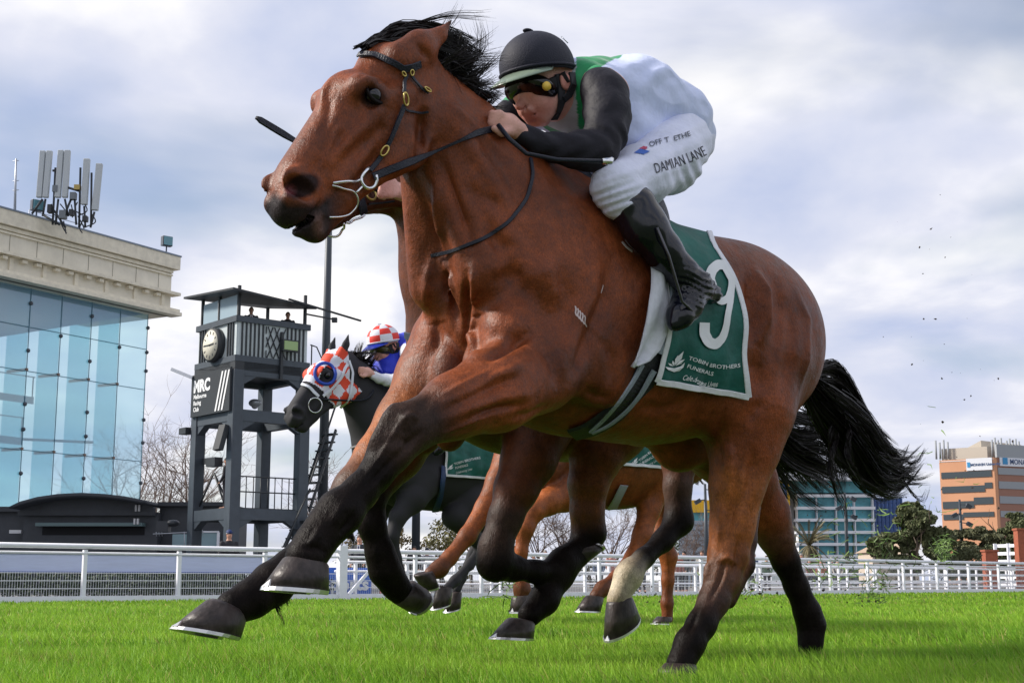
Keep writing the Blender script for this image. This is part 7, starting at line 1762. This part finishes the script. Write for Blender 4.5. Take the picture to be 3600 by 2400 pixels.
    if h0:
        for q in dens([(1132, 1402), (1218, 1407), (1270, 1408), (1300, 1398), (1313, 1371)], 8):
            o, d = F3.rayl(*q[:2]); h = bv.ray_cast(o, d); tt = (h0[0] - o).dot(d) + .3 * (q[0] - 1132) / 180
            if h[0] is not None: tt = min(tt, (h[0] - o).dot(d) - .02)
            pts.append(o + d * tt)
        mb.tube(smoothpts(pts, 2), .006, 6); mb.build('rein', STRAPM, br)
    mb = MB(); strap(mb, F3, bv, [(1208, 1570), (1232, 1574), (1258, 1566), (1268, 1560)], .012, .008, .004, 5); mb.build('neck_strap', mat('grey_strap', (.25, .25, .27), .5), r)
    cl, cb = saddlecloth(r, F3, bv, lambda v: .12, lambda v: -.29, R(92), .93, .016)
    lettering_small(cl, F3, cb, None, [("TOBIN BROTHERS", [(1596, 1634), (1640, 1622), (1688, 1612)], 8, 0), ("FUNERALS", [(1600, 1648), (1644, 1637)], 8, 0), ("Celebrating Lives", [(1602, 1666), (1660, 1650)], 8, .5)], (1580, 1646), 26)
    mb = MB(); strap(mb, F3, bv, [(1556, 1640), (1552, 1680), (1545, 1740), (1530, 1790)], .05, .014, .006, 8, it=4); mb.build('girth', mat('girth_blue', (.01, .035, .12), .6), r)
    # --- chestnut at the rear
    C4 = (.24, .066, .017); C5 = (.17, .045, .013); D4 = (.10, .032, .012)
    legs = [([(2040, 1690, .17, .12, C5), (1985, 1740, .17, .085, C4), (1925, 1765, .17, .066, C4), (1875, 1795, .165, .054, C4), (1845, 1855, .16, .046, C4), (1832, 1940, .155, .030, C4), (1832, 2040, .15, .030, C5), (1836, 2072, .15, .040, D4), (1836, 2100, .15, .038, D4)], ((1802, 2150), (1866, 2150), (1806, 2095), (1868, 2085))),
            ([(1800, 1600, -.16, .10, C5), (1752, 1690, -.16, .065, C4), (1705, 1785, -.155, .052, C4), (1642, 1885, -.15, .044, C4), (1580, 1960, -.15, .037, C4), (1545, 1998, -.15, .042, D4), (1515, 2015, -.15, .036, D4)], ((1500, 2074), (1528, 2052), (1456, 2022), (1520, 2002))),
            ([(2360, 1600, .15, .15, C5), (2310, 1690, .155, .10, C4), (2282, 1790, .15, .062, C4), (2258, 1880, .15, .052, C4), (2225, 1955, .145, .040, C4), (2165, 2028, .14, .032, C5), (2118, 2068, .14, .038, D4), (2096, 2094, .14, .037, D4)], ((2032, 2146), (2104, 2150), (2066, 2090), (2118, 2100))),
            ([(2400, 1620, -.14, .14, C5), (2330, 1780, -.15, .07, C4), (2325, 1880, -.145, .052, C4), (2350, 1955, -.14, .050, C4), (2348, 2040, -.14, .034, C4), (2345, 2120, -.14, .034, C5), (2346, 2175, -.14, .034, C5)], ((2300, 2190), (2350, 2192), (2318, 2165), (2356, 2168)))]
    r, body, V, Fq, bv, T = other_horse(F4, 'chestnut racehorse at the rear, seen between the legs of the nearer horses', 6, C5, C5, legs, .010, 'coat_bay', 43)
    mb = MB(); rm = mat('chestnut_hair', (.09, .03, .012), .4); tail_hair(mb, F4, [(2400, 1600), (2440, 1650), (2470, 1680), (2500, 1690)], 0, 500, lambda t: .03 + .06 * t, 53, sw=.005); mb.build('tail', rm, r)
    cl, cb = saddlecloth(r, F4, bv, lambda v: .13, lambda v: -.30, R(90), .93, .016)
    lettering_small(cl, F4, cb, None, [("TOBIN BROTHERS", [(2248, 1622), (2280, 1596), (2330, 1570)], 8, 0), ("FUNERALS", [(2250, 1636), (2298, 1606)], 8, 0), ("Celebrating Lives", [(2256, 1650), (2316, 1616)], 8, .5)], (2228, 1626), 30)
    mb = MB(); strap(mb, F4, bv, [(2190, 1700), (2170, 1740), (2150, 1780)], .06, .014, .006, 8, it=3); mb.build('girth', mat('pad_grey', (.3, .32, .36), .7), r)
    # --- riders
    build_jockey(F3x, 'jockey in a red and white chequered cap and blue silks on the black horse', SW1, .010,
                 dict(id='third', main=(.01, .03, .55), sleeve=(.70, .72, .80), helmet=(.72, .73, .80), peak=(.01, .03, .35), goggles=(.05, .045, .008), check=True))
    whip_second()
    build_jockey(F2x, 'jockey on the second bay, hidden but for the hand on the rein', SW1, .011,
                 dict(id='second', main=(.5, .5, .5), sleeve=(.45, .45, .45), helmet=(.4, .4, .42), peak=(.1, .1, .1), goggles=(.02, .02, .02), reach=True))
def whip_second():
    o = empty('riding_whip', label='dark flat whip pointing up to the left beyond the leading horse face', cat='whip'); o.matrix_world = F2.mat(); w = MB()
    P = lambda px, py: Vector(F2.J(px, py, .10)) ; a, b = P(1360, 690), P(900, 414); w.tube([a, a.lerp(b, .3), b], [.007, .006, .006], 8); w.build('shaft', STRAPM, o)
    w = MB(); c, d = a.lerp(b, .72), b; n = Vector((0, 1, 0)); pts = [c.lerp(d, t) for t in (0, .3, .6, .9, 1)]; w.ribbon(pts, [n] * 5, [.018, .024, .024, .022, .010], .006); w.build('flap', STRAPM, o)
F3x = Frame(F3.O + F3.f * .13 + np.array([0, 0, .07]), 45.8)
F2x = Frame(F2.O + F2.f * -.05 + np.array([0, 0, -.10]), 47)
# ------------------------------------------------------------------ build everything
build_ground(); build_apron()
build_grandstand(); build_pavilion(); TW = build_tower(); build_masts(); build_far(); build_trees()
build_rail(); build_people(TW); build_grass()
H1 = build_main_horse()
main_tack(H1[0], H1[4], H1[2], H1[3]); main_saddle(H1[0], H1[4])
riders_main()
build_others()
build_turf_bits()
